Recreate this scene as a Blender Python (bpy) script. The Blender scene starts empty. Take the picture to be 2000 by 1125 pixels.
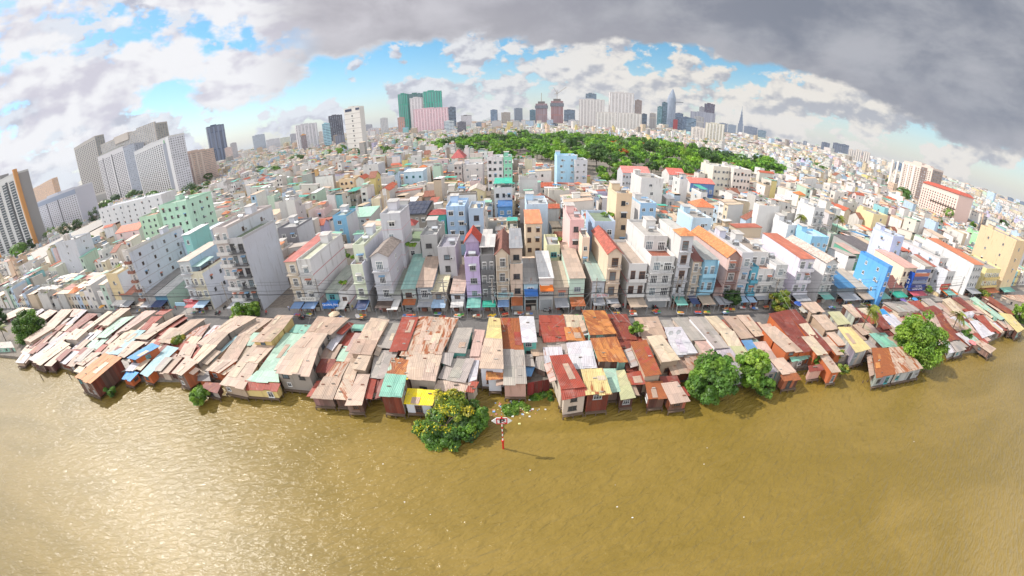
import bpy, math, random
import numpy as np
from mathutils import Vector, Matrix

random.seed(11)
SC = bpy.context.scene
COL = SC.collection
# ------------------------------------------------------------------ camera
H = 45.0
HAZE = 0.00004
F, K, PITCH, ROLL = 716.0, 0.41, math.radians(26.2), math.radians(1.3)

def ray(px, py):
    X = px - 1000; U = 562.5 - py; R = math.hypot(X, U) + 1e-9
    th = math.atan(K * R / F) / K
    x = X / R * math.sin(th); u = U / R * math.sin(th); f = math.cos(th)
    cr, sr = math.cos(ROLL), math.sin(ROLL)
    x, u = x * cr + u * sr, -x * sr + u * cr
    c, s = math.cos(PITCH), math.sin(PITCH)
    return Vector((x, f * c + u * s, -f * s + u * c))

def at(px, py, z=0.0):
    d = ray(px, py); t = (z - H) / d.z
    return Vector((d.x * t, d.y * t, z))

def aty(px, py, y):
    d = ray(px, py); t = y / d.y
    return Vector((d.x * t, y, H + d.z * t))

def azel(px, py):
    d = ray(px, py)
    return math.atan2(d.x, d.y), math.asin(d.z)

def screen(p):
    """direction to a world point in the picture's pixels, None when behind"""
    d = (Vector(p) - Vector((0, 0, H))).normalized()
    c, s = math.cos(PITCH), math.sin(PITCH)
    f = d.y * c - d.z * s; u = d.y * s + d.z * c; x = d.x
    cr, sr = math.cos(ROLL), math.sin(ROLL)
    x, u = x * cr - u * sr, x * sr + u * cr
    th = math.atan2(math.hypot(x, u), f)
    if th > 1.75: return None
    r = F / K * math.tan(K * th); h = math.hypot(x, u) + 1e-9
    return 1000 + x / h * r, 562.5 - u / h * r

cam_d = bpy.data.cameras.new('camera'); cam = bpy.data.objects.new('camera', cam_d); COL.objects.link(cam)
SC.camera = cam
cam_d.type = 'PANO'; cam_d.panorama_type = 'FISHEYE_LENS_POLYNOMIAL'
cam_d.sensor_width = 36; cam_d.sensor_height = 20.25; cam_d.sensor_fit = 'HORIZONTAL'
cam_d.clip_end = 60000; cam_d.clip_start = 0.1; cam_d.fisheye_fov = math.pi
cam_d.fisheye_polynomial_k0 = 0
(cam_d.fisheye_polynomial_k1, cam_d.fisheye_polynomial_k2, cam_d.fisheye_polynomial_k3, cam_d.fisheye_polynomial_k4) = \
    (-0.07754955267056172, -2.48187068114226e-05, 3.116946875359582e-05, -4.4064531848397845e-07)
_fw = ray(1000, 562.5); _rt = (ray(1001, 562.5) - ray(999, 562.5)).normalized(); _up = (ray(1000, 561.5) - ray(1000, 563.5)).normalized()
_m = Matrix((_rt, _up, -_fw)).transposed().to_4x4(); _m.translation = (0, 0, H); cam.matrix_world = _m

# ------------------------------------------------------------------ colour
def lin(c): return c / 12.92 if c <= 0.04045 else ((c + 0.055) / 1.055) ** 2.4
def hx(s, k=1.0):
    return tuple(lin(int(s[i:i + 2], 16) / 255) * k for i in (0, 2, 4))
def soft(c, k=.2):
    l = .3 * c[0] + .55 * c[1] + .15 * c[2]; return tuple(v * (1 - k) + l * k for v in c[:3])
def jit(c, a=0.06):
    f = 1 + random.uniform(-a, a)
    return tuple(max(0.0, min(0.95, v * f * (1 + random.uniform(-a / 3, a / 3)))) for v in c[:3])

# ------------------------------------------------------------------ node helper
class NT:
    def __init__(s, tree): s.t = tree; s.n = tree.nodes; s.l = tree.links
    def new(s, typ, **kw):
        n = s.n.new(typ)
        for k, v in kw.items(): setattr(n, k, v)
        return n
    def set(s, sock, v):
        if isinstance(v, bpy.types.NodeSocket): s.l.new(v, sock)
        elif v is not None:
            if hasattr(sock.default_value, '__len__') and not hasattr(v, '__len__'): v = [v] * len(sock.default_value)
            if hasattr(v, '__len__') and len(sock.default_value) == 4 and len(v) == 3: v = (*v, 1)
            sock.default_value = v
    def m(s, op, a, b=None, c=None, clamp=False):
        n = s.new('ShaderNodeMath', operation=op, use_clamp=clamp)
        for i, v in enumerate((a, b, c)):
            if v is not None: s.set(n.inputs[i], v)
        return n.outputs[0]
    def vm(s, op, a, b=None):
        n = s.new('ShaderNodeVectorMath', operation=op)
        s.set(n.inputs[0], a)
        if b is not None: s.set(n.inputs[1], b)
        return n.outputs[0]
    def ss(s, v, a, b, lo=0.0, hi=1.0):
        n = s.new('ShaderNodeMapRange', interpolation_type='SMOOTHSTEP')
        for i, q in enumerate((v, a, b, lo, hi)): s.set(n.inputs[i], q)
        return n.outputs[0]
    def lr(s, v, a, b, lo=0.0, hi=1.0):
        n = s.new('ShaderNodeMapRange'); n.clamp = True
        for i, q in enumerate((v, a, b, lo, hi)): s.set(n.inputs[i], q)
        return n.outputs[0]
    def mix(s, f, a, b, blend='MIX'):
        n = s.new('ShaderNodeMix', data_type='RGBA', blend_type=blend)
        s.set(n.inputs[0], f); s.set(n.inputs[6], a); s.set(n.inputs[7], b)
        return n.outputs[2]
    def comb(s, x, y, z=0.0):
        n = s.new('ShaderNodeCombineXYZ')
        for i, v in enumerate((x, y, z)): s.set(n.inputs[i], v)
        return n.outputs[0]
    def sep(s, v):
        n = s.new('ShaderNodeSeparateXYZ'); s.set(n.inputs[0], v); return n.outputs
    def noise(s, vec, scale, detail=4.0, rough=0.55, dist=0.0):
        n = s.new('ShaderNodeTexNoise')
        s.set(n.inputs['Vector'], vec); n.inputs['Scale'].default_value = scale
        n.inputs['Detail'].default_value = detail; n.inputs['Roughness'].default_value = rough
        n.inputs['Distortion'].default_value = dist
        return n.outputs[0]
    def white(s, vec):
        n = s.new('ShaderNodeTexWhiteNoise', noise_dimensions='3D'); s.set(n.inputs[0], vec); return n.outputs[0]

MATS = {}
def material(name):
    m = bpy.data.materials.new(name); m.use_nodes = True
    g = NT(m.node_tree); p = m.node_tree.nodes['Principled BSDF']
    MATS[name] = m
    return m, g, p
def attr(g):
    n = g.new('ShaderNodeAttribute', attribute_name='Col'); return n.outputs['Color'], n.outputs['Alpha']
def uvn(g): return g.new('ShaderNodeUVMap', uv_map='UVMap').outputs[0]
def geo(g): return g.new('ShaderNodeNewGeometry').outputs['Position']
def bump(g, p, h, strength=0.4, dist=0.05):
    b = g.new('ShaderNodeBump'); b.inputs['Strength'].default_value = strength; b.inputs['Distance'].default_value = dist
    g.set(b.inputs['Height'], h); g.l.new(b.outputs[0], p.inputs['Normal'])

# plastered, weather-stained walls
m, g, p = material('wall_paint')
c, a = attr(g); P = geo(g)
st = g.noise(g.vm('MULTIPLY', P, (0.9, 0.9, 0.12)), 1.3, 5, 0.6)
big = g.noise(P, 0.35, 4)
c1 = g.mix(g.ss(st, 0.54, 0.75, 0, 0.5), c, (0.30, 0.26, 0.22), 'MULTIPLY')
c1 = g.mix(g.ss(big, 0.35, 0.7, 0.0, 0.22), c1, g.mix(0.5, c, (0.36, 0.33, 0.30)))
g.set(p.inputs['Base Color'], c1); p.inputs['Roughness'].default_value = 0.85
bump(g, p, g.noise(P, 6, 3), 0.15, 0.02)
# far walls that carry a regular window pattern
def facade(name, pw, ph, fw, fh, dark, keep=0.15):
    m, g, p = material(name)
    c, a = attr(g); uv = uvn(g); x, y, z = g.sep(uv)
    cx = g.m('DIVIDE', x, pw); cy = g.m('DIVIDE', y, ph)
    fx = g.m('FRACT', cx); fy = g.m('FRACT', cy)
    mk = g.m('MULTIPLY', g.m('LESS_THAN', g.m('ABSOLUTE', g.m('SUBTRACT', fx, 0.5)), fw / 2),
             g.m('LESS_THAN', g.m('ABSOLUTE', g.m('SUBTRACT', fy, 0.55)), fh / 2))
    cell = g.comb(g.m('FLOOR', cx), g.m('FLOOR', cy), 3.0)
    w = g.white(cell)
    mk = g.m('MULTIPLY', mk, g.m('GREATER_THAN', w, keep))
    glass = g.mix(w, dark, tuple(min(0.8, v * 2.6 + 0.03) for v in dark))
    g.set(p.inputs['Base Color'], g.mix(mk, g.mix(g.ss(g.noise(geo(g), 0.06, 3), 0.4, 0.65, 0, 0.15), c, (0.3, 0.29, 0.28)), glass))
    g.set(p.inputs['Roughness'], g.lr(mk, 0, 1, 0.8, 0.25))
facade('house_facade', 3.1, 3.4, 0.40, 0.42, (0.10, 0.105, 0.12), 0.45)
facade('apartment_facade', 3.6, 3.3, 0.50, 0.50, (0.13, 0.13, 0.145), 0.06)
facade('fine_facade', 6.5, 3.6, 0.42, 0.55, (0.12, 0.14, 0.17), 0.02)
facade('band_facade', 9.0, 3.8, 0.93, 0.55, (0.09, 0.12, 0.16), 0.0)
facade('slot_facade', 2.6, 60.0, 0.45, 0.985, (0.11, 0.12, 0.15), 0.0)
# corrugated roof sheets: colour per sheet, seams, stains, rust in the alpha channel
def tin(name, metal=0.0, rough=0.6):
    m, g, p = material(name)
    c, a = attr(g); uv = uvn(g); x, y, z = g.sep(uv); P = geo(g)
    cell = g.comb(g.m('FLOOR', g.m('DIVIDE', x, 0.95)), g.m('FLOOR', g.m('DIVIDE', g.m('ADD', y, 400.0), 2.3)), 1.0)
    w = g.white(cell)
    col = g.mix(1.0, c, g.comb(g.lr(w, 0, 1, 0.84, 1.12), g.lr(w, 0, 1, 0.85, 1.10), g.lr(w, 0, 1, 0.86, 1.08)), 'MULTIPLY')
    stain = g.noise(g.comb(g.m('MULTIPLY', x, 1.6), g.m('MULTIPLY', y, 0.28), g.sep(P)[0]), 1.0, 6, 0.65)
    blot = g.noise(P, 0.45, 6, 0.65)
    col = g.mix(g.ss(stain, 0.54, 0.8, 0, 0.34), col, (0.20, 0.165, 0.145))
    col = g.mix(g.ss(blot, 0.5, 0.72, 0, 0.25), col, (0.40, 0.33, 0.29))
    # rust runs down the sheet
    rn = g.noise(g.comb(g.m('MULTIPLY', x, 1.1), g.m('MULTIPLY', y, 0.16), g.m('MULTIPLY', w, 3.0)), 1.1, 5, 0.6)
    rf = g.m('MULTIPLY', g.ss(g.m('ADD', rn, g.m('MULTIPLY', a, 0.5)), 0.72, 0.86), g.m('MINIMUM', g.m('MULTIPLY', a, 4.0), 1.0))
    rust = g.mix(g.noise(P, 1.7, 5, 0.7), (0.42, 0.13, 0.035), (0.13, 0.035, 0.018))
    col = g.mix(rf, col, rust)
    ux = g.m('ABSOLUTE', g.m('SUBTRACT', g.m('FRACT', g.m('DIVIDE', x, 0.95)), 0.5))
    uy = g.m('ABSOLUTE', g.m('SUBTRACT', g.m('FRACT', g.m('DIVIDE', g.m('ADD', y, 400.0), 2.3)), 0.5))
    seam = g.m('MAXIMUM', g.m('GREATER_THAN', ux, 0.475), g.m('GREATER_THAN', uy, 0.485))
    col = g.mix(g.m('MULTIPLY', seam, 0.35), col, (0.10, 0.08, 0.07))
    g.set(p.inputs['Base Color'], col); p.inputs['Roughness'].default_value = rough
    p.inputs['Metallic'].default_value = metal
    rib = g.m('SINE', g.m('MULTIPLY', x, 2 * math.pi / 0.317))
    bump(g, p, g.m('ADD', rib, g.m('MULTIPLY', g.noise(P, 0.7, 3), 1.5)), 0.5, 0.03)
tin('corrugated_sheet')
# clay tiles
m, g, p = material('roof_tile')
c, a = attr(g); uv = uvn(g); x, y, z = g.sep(uv)
w = g.white(g.comb(g.m('FLOOR', g.m('DIVIDE', x, 0.5)), g.m('FLOOR', g.m('DIVIDE', y, 0.45)), 0))
col = g.mix(1.0, c, g.comb(g.lr(w, 0, 1, 0.75, 1.15), g.lr(w, 0, 1, 0.72, 1.15), g.lr(w, 0, 1, 0.72, 1.15)), 'MULTIPLY')
g.set(p.inputs['Base Color'], g.mix(g.ss(g.noise(geo(g), 1.1, 5), 0.5, 0.75, 0, 0.4), col, (0.12, 0.08, 0.06)))
p.inputs['Roughness'].default_value = 0.75
bump(g, p, g.m('ADD', g.m('SINE', g.m('MULTIPLY', x, 21.0)), g.m('FRACT', g.m('DIVIDE', y, 0.45))), 0.4, 0.03)
# flat concrete roofs
m, g, p = material('concrete')
c, a = attr(g); P = geo(g)
n1 = g.noise(P, 0.5, 6, 0.65); n2 = g.noise(P, 2.6, 5, 0.6)
col = g.mix(g.ss(n1, 0.42, 0.66, 0, 0.55), c, g.mix(0.6, c, (0.10, 0.09, 0.08)))
col = g.mix(g.ss(n2, 0.45, 0.7, 0, 0.25), col, (0.42, 0.38, 0.34))
g.set(p.inputs['Base Color'], col); p.inputs['Roughness'].default_value = 0.9
# plain small things
m, g, p = material('plain')
c, a = attr(g)
g.set(p.inputs['Base Color'], g.mix(g.ss(g.noise(geo(g), 2.5, 4), 0.45, 0.75, 0, 0.25), c, g.mix(0.5, c, (0.1, 0.09, 0.08)))); p.inputs['Roughness'].default_value = 0.55
m, g, p = material('steel')
c, a = attr(g); g.set(p.inputs['Base Color'], c); p.inputs['Metallic'].default_value = 0.85; p.inputs['Roughness'].default_value = 0.32
g.set(p.inputs['Roughness'], g.lr(g.noise(geo(g), 3, 3), 0.3, 0.7, 0.25, 0.5))
m, g, p = material('glass_pane')
c, a = attr(g); g.set(p.inputs['Base Color'], g.mix(g.white(g.vm('FLOOR', geo(g))), c, g.mix(0.5, c, (0.10, 0.10, 0.11)))); p.inputs['Roughness'].default_value = 0.12
p.inputs['IOR'].default_value = 1.5
m, g, p = material('timber')
c, a = attr(g); P = geo(g)
g.set(p.inputs['Base Color'], g.mix(g.noise(g.vm('MULTIPLY', P, (3, 3, 0.5)), 2, 4), g.mix(0.4, c, (0.05, 0.04, 0.03)), c)); p.inputs['Roughness'].default_value = 0.9
# board and sheet walls of the shacks
m, g, p = material('board_wall')
c, a = attr(g); P = geo(g); uv = uvn(g); x, y, z = g.sep(uv)
w = g.white(g.comb(g.m('FLOOR', g.m('DIVIDE', x, 0.8)), 2.0, 0))
col = g.mix(1.0, c, g.comb(g.lr(w, 0, 1, 0.68, 1.2), g.lr(w, 0, 1, 0.66, 1.15), g.lr(w, 0, 1, 0.66, 1.12)), 'MULTIPLY')
s1 = g.noise(g.vm('MULTIPLY', P, (1.2, 1.2, 0.2)), 1.4, 6, 0.65)
col = g.mix(g.ss(s1, 0.48, 0.72, 0, 0.6), col, (0.12, 0.085, 0.065))
g.set(p.inputs['Base Color'], col); p.inputs['Roughness'].default_value = 0.85
bump(g, p, g.m('SINE', g.m('MULTIPLY', x, 2 * math.pi / 0.3)), 0.4, 0.03)
# leaves
def leaf(name, tr=0.35):
    m, g, p = material(name)
    c, a = attr(g)
    P = geo(g)
    col = g.mix(1.0, c, g.lr(g.noise(P, 0.8, 3), 0.3, 0.7, 1.15, 1.75), 'MULTIPLY')
    g.set(p.inputs['Base Color'], col); p.inputs['Roughness'].default_value = 0.5
    t = g.new('ShaderNodeBsdfTranslucent'); g.set(t.inputs[0], g.mix(1.0, col, (1.2, 1.25, 0.6), 'MULTIPLY'))
    mx = g.new('ShaderNodeMixShader'); mx.inputs[0].default_value = tr
    g.l.new(p.outputs[0], mx.inputs[1]); g.l.new(t.outputs[0], mx.inputs[2])
    g.l.new(mx.outputs[0], m.node_tree.nodes['Material Output'].inputs[0])
leaf('leaf')
m, g, p = material('bark')
c, a = attr(g); g.set(p.inputs['Base Color'], g.mix(g.noise(geo(g), 5, 4), c, (0.06, 0.045, 0.035))); p.inputs['Roughness'].default_value = 0.9
# ground, street, pavement
m, g, p = material('ground'); P = geo(g)
n1 = g.noise(P, 0.08, 6, 0.6); n2 = g.noise(P, 1.2, 5, 0.6)
col = g.mix(g.ss(n1, 0.4, 0.6), (0.17, 0.15, 0.13), (0.24, 0.20, 0.165))
col = g.mix(g.ss(n2, 0.45, 0.7, 0, 0.6), col, (0.09, 0.075, 0.06))
g.set(p.inputs['Base Color'], col); p.inputs['Roughness'].default_value = 0.95
m, g, p = material('asphalt'); P = geo(g)
col = g.mix(g.noise(P, 0.5, 6, 0.65), (0.085, 0.08, 0.08), (0.20, 0.185, 0.175))
col = g.mix(g.ss(g.noise(P, 3, 4), 0.5, 0.7, 0, 0.4), col, (0.05, 0.048, 0.046))
g.set(p.inputs['Base Color'], col); p.inputs['Roughness'].default_value = 0.9
m, g, p = material('pavement'); P = geo(g)
x, y, z = g.sep(P)
gr = g.m('MAXIMUM', g.m('GREATER_THAN', g.m('FRACT', g.m('MULTIPLY', x, 1.25)), 0.95), g.m('GREATER_THAN', g.m('FRACT', g.m('MULTIPLY', y, 1.25)), 0.95))
col = g.mix(g.noise(P, 0.9, 5), (0.22, 0.20, 0.18), (0.36, 0.32, 0.29))
g.set(p.inputs['Base Color'], g.mix(g.m('MULTIPLY', gr, 0.5), col, (0.12, 0.11, 0.10))); p.inputs['Roughness'].default_value = 0.9
# muddy river
m, g, p = material('river_water'); P = geo(g)
warp = g.vm('ADD', P, g.vm('MULTIPLY', g.new('ShaderNodeTexNoise').outputs[1], (0, 0, 0)))
n0 = g.noise(g.vm('MULTIPLY', P, (.35, 1, 1)), 0.06, 5, .6, 1.0)
rot = g.new('ShaderNodeVectorRotate', rotation_type='Z_AXIS'); g.set(rot.inputs['Vector'], P); rot.inputs['Angle'].default_value = math.radians(-24)
pr = rot.outputs[0]
w1 = g.noise(g.vm('MULTIPLY', pr, (0.32, 1.0, 1.0)), 1.35, 3, 0.5, 0.5)
w2 = g.noise(g.vm('MULTIPLY', pr, (0.5, 1.0, 1.0)), 3.4, 3, 0.55, 0.4)
w3 = g.noise(g.vm('MULTIPLY', P, (1.0, 0.5, 1.0)), 0.22, 2, 0.5)
hgt = g.m('ADD', g.m('ADD', g.m('MULTIPLY', w1, 1.35), g.m('MULTIPLY', w2, 0.34)), g.m('MULTIPLY', w3, 0.8))
col = g.mix(g.ss(n0, 0.35, 0.65), (0.185, 0.126, 0.022), (0.235, 0.160, 0.036))
g.set(p.inputs['Base Color'], col); p.inputs['Roughness'].default_value = 0.14; p.inputs['IOR'].default_value = 1.34
p.inputs['Coat Weight'].default_value = 0.5; p.inputs['Coat Roughness'].default_value = 0.45; p.inputs['Coat IOR'].default_value = 1.4
bump(g, p, hgt, 1.0, 0.31)

# ------------------------------------------------------------------ mesh builder
class MB:
    def __init__(s, o=(0, 0, 0)):
        s.v = []; s.f = []; s.c = []; s.mi = []; s.mats = []; s.o = Vector(o); s.T = None
    def mat(s, k):
        if k not in s.mats: s.mats.append(k)
        return s.mats.index(k)
    def tr(s, p):
        if s.T is None: return (p[0], p[1], p[2])
        c, sn, x, y, z = s.T
        return (p[0] * c - p[1] * sn + x, p[0] * sn + p[1] * c + y, p[2] + z)
    def place(s, x, y, z, rz=0.0): s.T = (math.cos(rz), math.sin(rz), x, y, z); return s
    def poly(s, pts, col, mat='wall_paint', a=0.0):
        b = len(s.v)
        for p in pts: s.v.append(s.tr(p))
        s.f.append(tuple(range(b, b + len(pts)))); s.c.append((col[0], col[1], col[2], a)); s.mi.append(s.mat(mat))
    def box(s, x0, x1, y0, y1, z0, z1, col, mat='wall_paint', a=0.0, top=True, bot=True, tcol=None, tmat=None, scol=None):
        A = (x0, y0, z0); B = (x1, y0, z0); C = (x1, y1, z0); D = (x0, y1, z0)
        E = (x0, y0, z1); G = (x1, y0, z1); I = (x1, y1, z1); J = (x0, y1, z1)
        sc = scol or col
        s.poly((A, B, G, E), col, mat, a); s.poly((B, C, I, G), sc, mat, a); s.poly((C, D, J, I), col, mat, a); s.poly((D, A, E, J), sc, mat, a)
        if top: s.poly((E, G, I, J), tcol or col, tmat or mat, a)
        if bot: s.poly((D, C, B, A), col, mat, a)
    def prism(s, low, up, col, mat, a=0.0, top=True, bot=True, tcol=None, tmat=None):
        n = len(low)
        for i in range(n):
            j = (i + 1) % n
            s.poly((low[i], low[j], up[j], up[i]), col, mat, a)
        if top: s.poly(up, tcol or col, tmat or mat, a)
        if bot: s.poly(low[::-1], col, mat, a)
    def tube(s, pts, r, col, mat='plain', n=6, r2=None, cap=True):
        pts = [Vector(p) for p in pts]; rings = []
        for i, p in enumerate(pts):
            d = (pts[min(i + 1, len(pts) - 1)] - pts[max(i - 1, 0)]).normalized()
            u = d.cross(Vector((0, 0, 1)));
            if u.length < 1e-3: u = Vector((1, 0, 0))
            u.normalize(); w = u.cross(d)
            rr = r if r2 is None else r + (r2 - r) * i / (len(pts) - 1)
            rings.append([p + (u * math.cos(2 * math.pi * k / n) + w * math.sin(2 * math.pi * k / n)) * rr for k in range(n)])
        for i in range(len(rings) - 1):
            for k in range(n):
                q = (k + 1) % n
                s.poly((rings[i][q], rings[i][k], rings[i + 1][k], rings[i + 1][q]), col, mat)
        if cap:
            s.poly(rings[0], col, mat); s.poly(rings[-1][::-1], col, mat)
    def build(s, name, parent=None, smooth=False):
        me = bpy.data.meshes.new(name)
        nf = len(s.f)
        V = np.array(s.v, dtype=np.float64).reshape(-1, 3)
        W = V - np.array(s.o)
        cnt = np.array([len(f) for f in s.f], dtype=np.int32)
        me.vertices.add(len(V)); me.vertices.foreach_set('co', W.astype(np.float32).ravel())
        nl = int(cnt.sum()); me.loops.add(nl)
        me.loops.foreach_set('vertex_index', np.arange(nl, dtype=np.int32))
        st = np.zeros(nf, dtype=np.int32)
        if nf: st[1:] = np.cumsum(cnt)[:-1]
        me.polygons.add(nf); me.polygons.foreach_set('loop_start', st); me.polygons.foreach_set('loop_total', cnt)
        me.polygons.foreach_set('material_index', np.array(s.mi, dtype=np.int32))
        if smooth: me.polygons.foreach_set('use_smooth', np.ones(nf, dtype=bool))
        # metric uv: u along the face's horizontal, v down its slope
        p0 = V[st]; p1 = V[st + 1]; p2 = V[st + 2]
        nrm = np.cross(p1 - p0, p2 - p0); ln = np.linalg.norm(nrm, axis=1, keepdims=True); nrm = nrm / np.maximum(ln, 1e-9)
        hd = np.stack([-nrm[:, 1], nrm[:, 0], np.zeros(nf)], 1); hl = np.linalg.norm(hd, axis=1)
        flat = hl < 0.03
        hd[flat] = (1, 0, 0); hl[flat] = 1; hd /= hl[:, None]
        sd = np.cross(nrm, hd); sd[flat] = (0, 1, 0)
        H3 = np.repeat(hd, cnt, axis=0); S3 = np.repeat(sd, cnt, axis=0)
        uv = np.stack([(V * H3).sum(1), (V * S3).sum(1)], 1).astype(np.float32)
        ul = me.uv_layers.new(name='UVMap'); ul.data.foreach_set('uv', uv.ravel())
        ca = me.color_attributes.new('Col', 'FLOAT_COLOR', 'CORNER')
        ca.data.foreach_set('color', np.repeat(np.array(s.c, dtype=np.float32).reshape(-1, 4), cnt, axis=0).ravel())
        for k in s.mats: me.materials.append(MATS[k])
        me.update(calc_edges=True)
        o = bpy.data.objects.new(name, me); COL.objects.link(o)
        if parent is not None: o.parent = parent
        return o

def tag(o, label, cat, group=None, kind=None):
    if label: o['label'] = label
    if cat: o['category'] = cat
    if group: o['group'] = group
    if kind: o['kind'] = kind
    return o
def thing(name, label, cat, loc, rz=0.0, group=None):
    o = bpy.data.objects.new(name, None); COL.objects.link(o)
    o.location = loc; o.rotation_euler = (0, 0, rz); o.empty_display_size = 0.5
    return tag(o, label, cat, group)
def structure(name, mb, label=None, kind='structure'):
    o = mb.build(name); o['kind'] = kind
    if label: o['label'] = label
    return o
def ref(name, data, parent, loc, rz=0.0, scale=(1, 1, 1)):
    o = bpy.data.objects.new(name, data); COL.objects.link(o); o.parent = parent
    o.location = loc; o.rotation_euler = (0, 0, rz); o.scale = scale
    return o
def template(mb, name):
    o = mb.build(name); d = o.data; bpy.data.objects.remove(o); return d
GZ = 1.9                                   # street level above the river
def street_y(x): return 73.9 - 0.022 * x    # shop-front line

# ------------------------------------------------------------------ setting
bank = [(-3900, 30), (-500, 36), (-230, 40), (-160, 45), (-100, 44), (-60, 49), (-20, 51), (10, 50), (45, 49), (75, 48), (102, 47), (138, 41), (150, 44), (178, 46), (230, 50), (500, 52), (3900, 60)]
w = MB()
for x0, x1 in ((-6900, -400), (-400, 400), (400, 6900)):
    w.poly([(x0, -1500, 0), (x1, -1500, 0), (x1, 80, 0), (x0, 80, 0)], (0, 0, 0), 'river_water')
structure('river_water', w, 'muddy ochre river rippling in the sun')
g_ = MB()
for (xa, ya), (xb, yb) in zip(bank, bank[1:]):
    g_.poly([(xa, ya, -1.5), (xb, yb, -1.5), (xb, yb, 1.1), (xa, ya, 1.1)], (.2, .17, .14), 'ground')
    g_.poly([(xa, ya, 1.1), (xb, yb, 1.1), (xb, 66, GZ), (xa, 66, GZ)], (.2, .17, .14), 'ground')
    g_.poly([(xa, 66, GZ), (xb, 66, GZ), (xb, 6900, GZ), (xa, 6900, GZ)], (.2, .17, .14), 'ground')
g_.poly([(-6900, 66, GZ), (-3900, 66, GZ), (-3900, 6900, GZ), (-6900, 6900, GZ)], (.2, .17, .14), 'ground')
g_.poly([(3900, 66, GZ), (6900, 66, GZ), (6900, 6900, GZ), (3900, 6900, GZ)], (.2, .17, .14), 'ground')
structure('ground', g_)
r_ = MB(); pv = MB()
xs = list(range(-420, 421, 20))
for xa, xb in zip(xs, xs[1:]):
    ya, yb = street_y(xa), street_y(xb)
    r_.poly([(xa, ya - 8.6, GZ + .006), (xb, yb - 8.6, GZ + .006), (xb, yb - 2.2, GZ + .006), (xa, ya - 2.2, GZ + .006)], (.1, .1, .1), 'asphalt')
    pv.box(xa, xb, 0, 0, 0, 0, (.3, .3, .3), 'pavement') if False else None
    lo = [(xa, ya - 2.2, GZ), (xb, yb - 2.2, GZ), (xb, yb + 3, GZ), (xa, ya + 3, GZ)]
    pv.prism(lo, [(q[0], q[1], GZ + .13) for q in lo], (.3, .28, .26), 'pavement', bot=False)
structure('street', r_, 'grey asphalt street behind the riverside shacks')
structure('pavement', pv)

# ------------------------------------------------------------------ window templates (unit size, facing -y)
WHITE = (0.78, 0.77, 0.75); DARKF = (0.06, 0.055, 0.05); BROWN = (0.17, 0.075, 0.035); GREY = (0.42, 0.42, 0.42); TEALF = (0.05, 0.35, 0.36)
def win_tpl(col, bars, door=False):
    b = MB(); t = 0.075
    b.box(-.5, -.5 + t, -.07, .01, 0, 1, col, 'plain'); b.box(.5 - t, .5, -.07, .01, 0, 1, col, 'plain')
    b.box(-.5 + t, .5 - t, -.07, .01, 1 - t, 1, col, 'plain'); b.box(-.5 + t, .5 - t, -.07, .01, 0, t, col, 'plain')
    for i in range(1, bars + 1):
        x = -.5 + i / (bars + 1); b.box(x - .022, x + .022, -.06, .01, t, 1 - t, col, 'plain')
    if not door: b.box(-.56, .56, -.14, .01, -.07, -.003, tuple(v * .8 for v in col), 'plain')
    b.box(-.5 + t, .5 - t, -.06, .01, .62, .66, col, 'plain')
    return template(b, 'window_frame')
pb = MB(); pb.box(-.43, .43, -.03, .0, .07, .93, (.028, .032, .04), 'glass_pane'); PANE = template(pb, 'pane')
pb = MB(); pb.box(-.43, .43, -.03, .0, .07, .93, (.16, .22, .25), 'glass_pane'); PANE2 = template(pb, 'pane')
WT = {'white': win_tpl(WHITE, 1), 'white3': win_tpl(WHITE, 3), 'dark': win_tpl(DARKF, 1), 'brown': win_tpl(BROWN, 2), 'grey': win_tpl(GREY, 2), 'teal': win_tpl(TEALF, 1),
      'door': win_tpl(WHITE, 3, True), 'bdoor': win_tpl(BROWN, 3, True)}
sb = MB()
for i in range(12): sb.box(-.5, .5, -.05 - .02 * (i % 2), 0, i / 12, (i + 1) / 12, (.36, .37, .38), 'plain')
SHUTTER = template(sb, 'roller_shutter')
sb = MB(); sb.box(-.5, .5, -.03, .0, 0, 1, (.025, .022, .02), 'plain'); sb.box(-.5, -.44, -.06, .0, 0, 1, (.4, .38, .35), 'plain'); sb.box(.44, .5, -.06, .0, 0, 1, (.4, .38, .35), 'plain')  # near-black sheet stands in for the dark of the shop interior
sb.box(-.40, -.05, -.35, -.03, 0, .33, (.3, .12, .08), 'plain'); sb.box(.05, .38, -.30, -.03, 0, .42, (.5, .46, .40), 'plain'); sb.box(-.43, .43, -.2, -.03, .62, .67, (.35, .3, .25), 'plain')
SHOPFRONT = template(sb, 'shop_front')
HOODS = []
for hc in ((.5, .5, .5), (.45, .16, .1), (.2, .34, .5), (.6, .56, .5)):
    ab = MB(); ab.prism([(-.5, -.6, -.05), (.5, -.6, -.05), (.5, -.02, .22), (-.5, -.02, .22)], [(-.5, -.6, 0), (.5, -.6, 0), (.5, -.02, .27), (-.5, -.02, .27)], hc, 'plain'); HOODS.append(template(ab, 'window_hood'))
ab = MB(); ab.box(-.42, .42, -.36, -.03, 0, .58, (.62, .62, .6), 'plain'); ab.box(-.3, .12, -.375, -.361, .08, .5, (.08, .08, .08), 'plain'); ACU = template(ab, 'air_conditioner')
def window(parent, kind, loc, w_, h_, rz=0.0, name='window'):
    o = ref(name, WT[kind], parent, loc, rz, (w_, 1, h_))
    ref('pane', PANE if random.random() < .75 else PANE2, o, (0, 0, 0))
    return o

# ------------------------------------------------------------------ roofs, houses
def ring(b, x0, x1, y0, y1, z0, z1, t, col, mat='wall_paint', front=True):
    b.box(x0, x0 + t, y0, y1, z0, z1, col, mat); b.box(x1 - t, x1, y0, y1, z0, z1, col, mat)
    b.box(x0 + t, x1 - t, y1 - t, y1, z0, z1, col, mat)
    if front: b.box(x0 + t, x1 - t, y0, y0 + t, z0, z1, col, mat)

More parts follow.
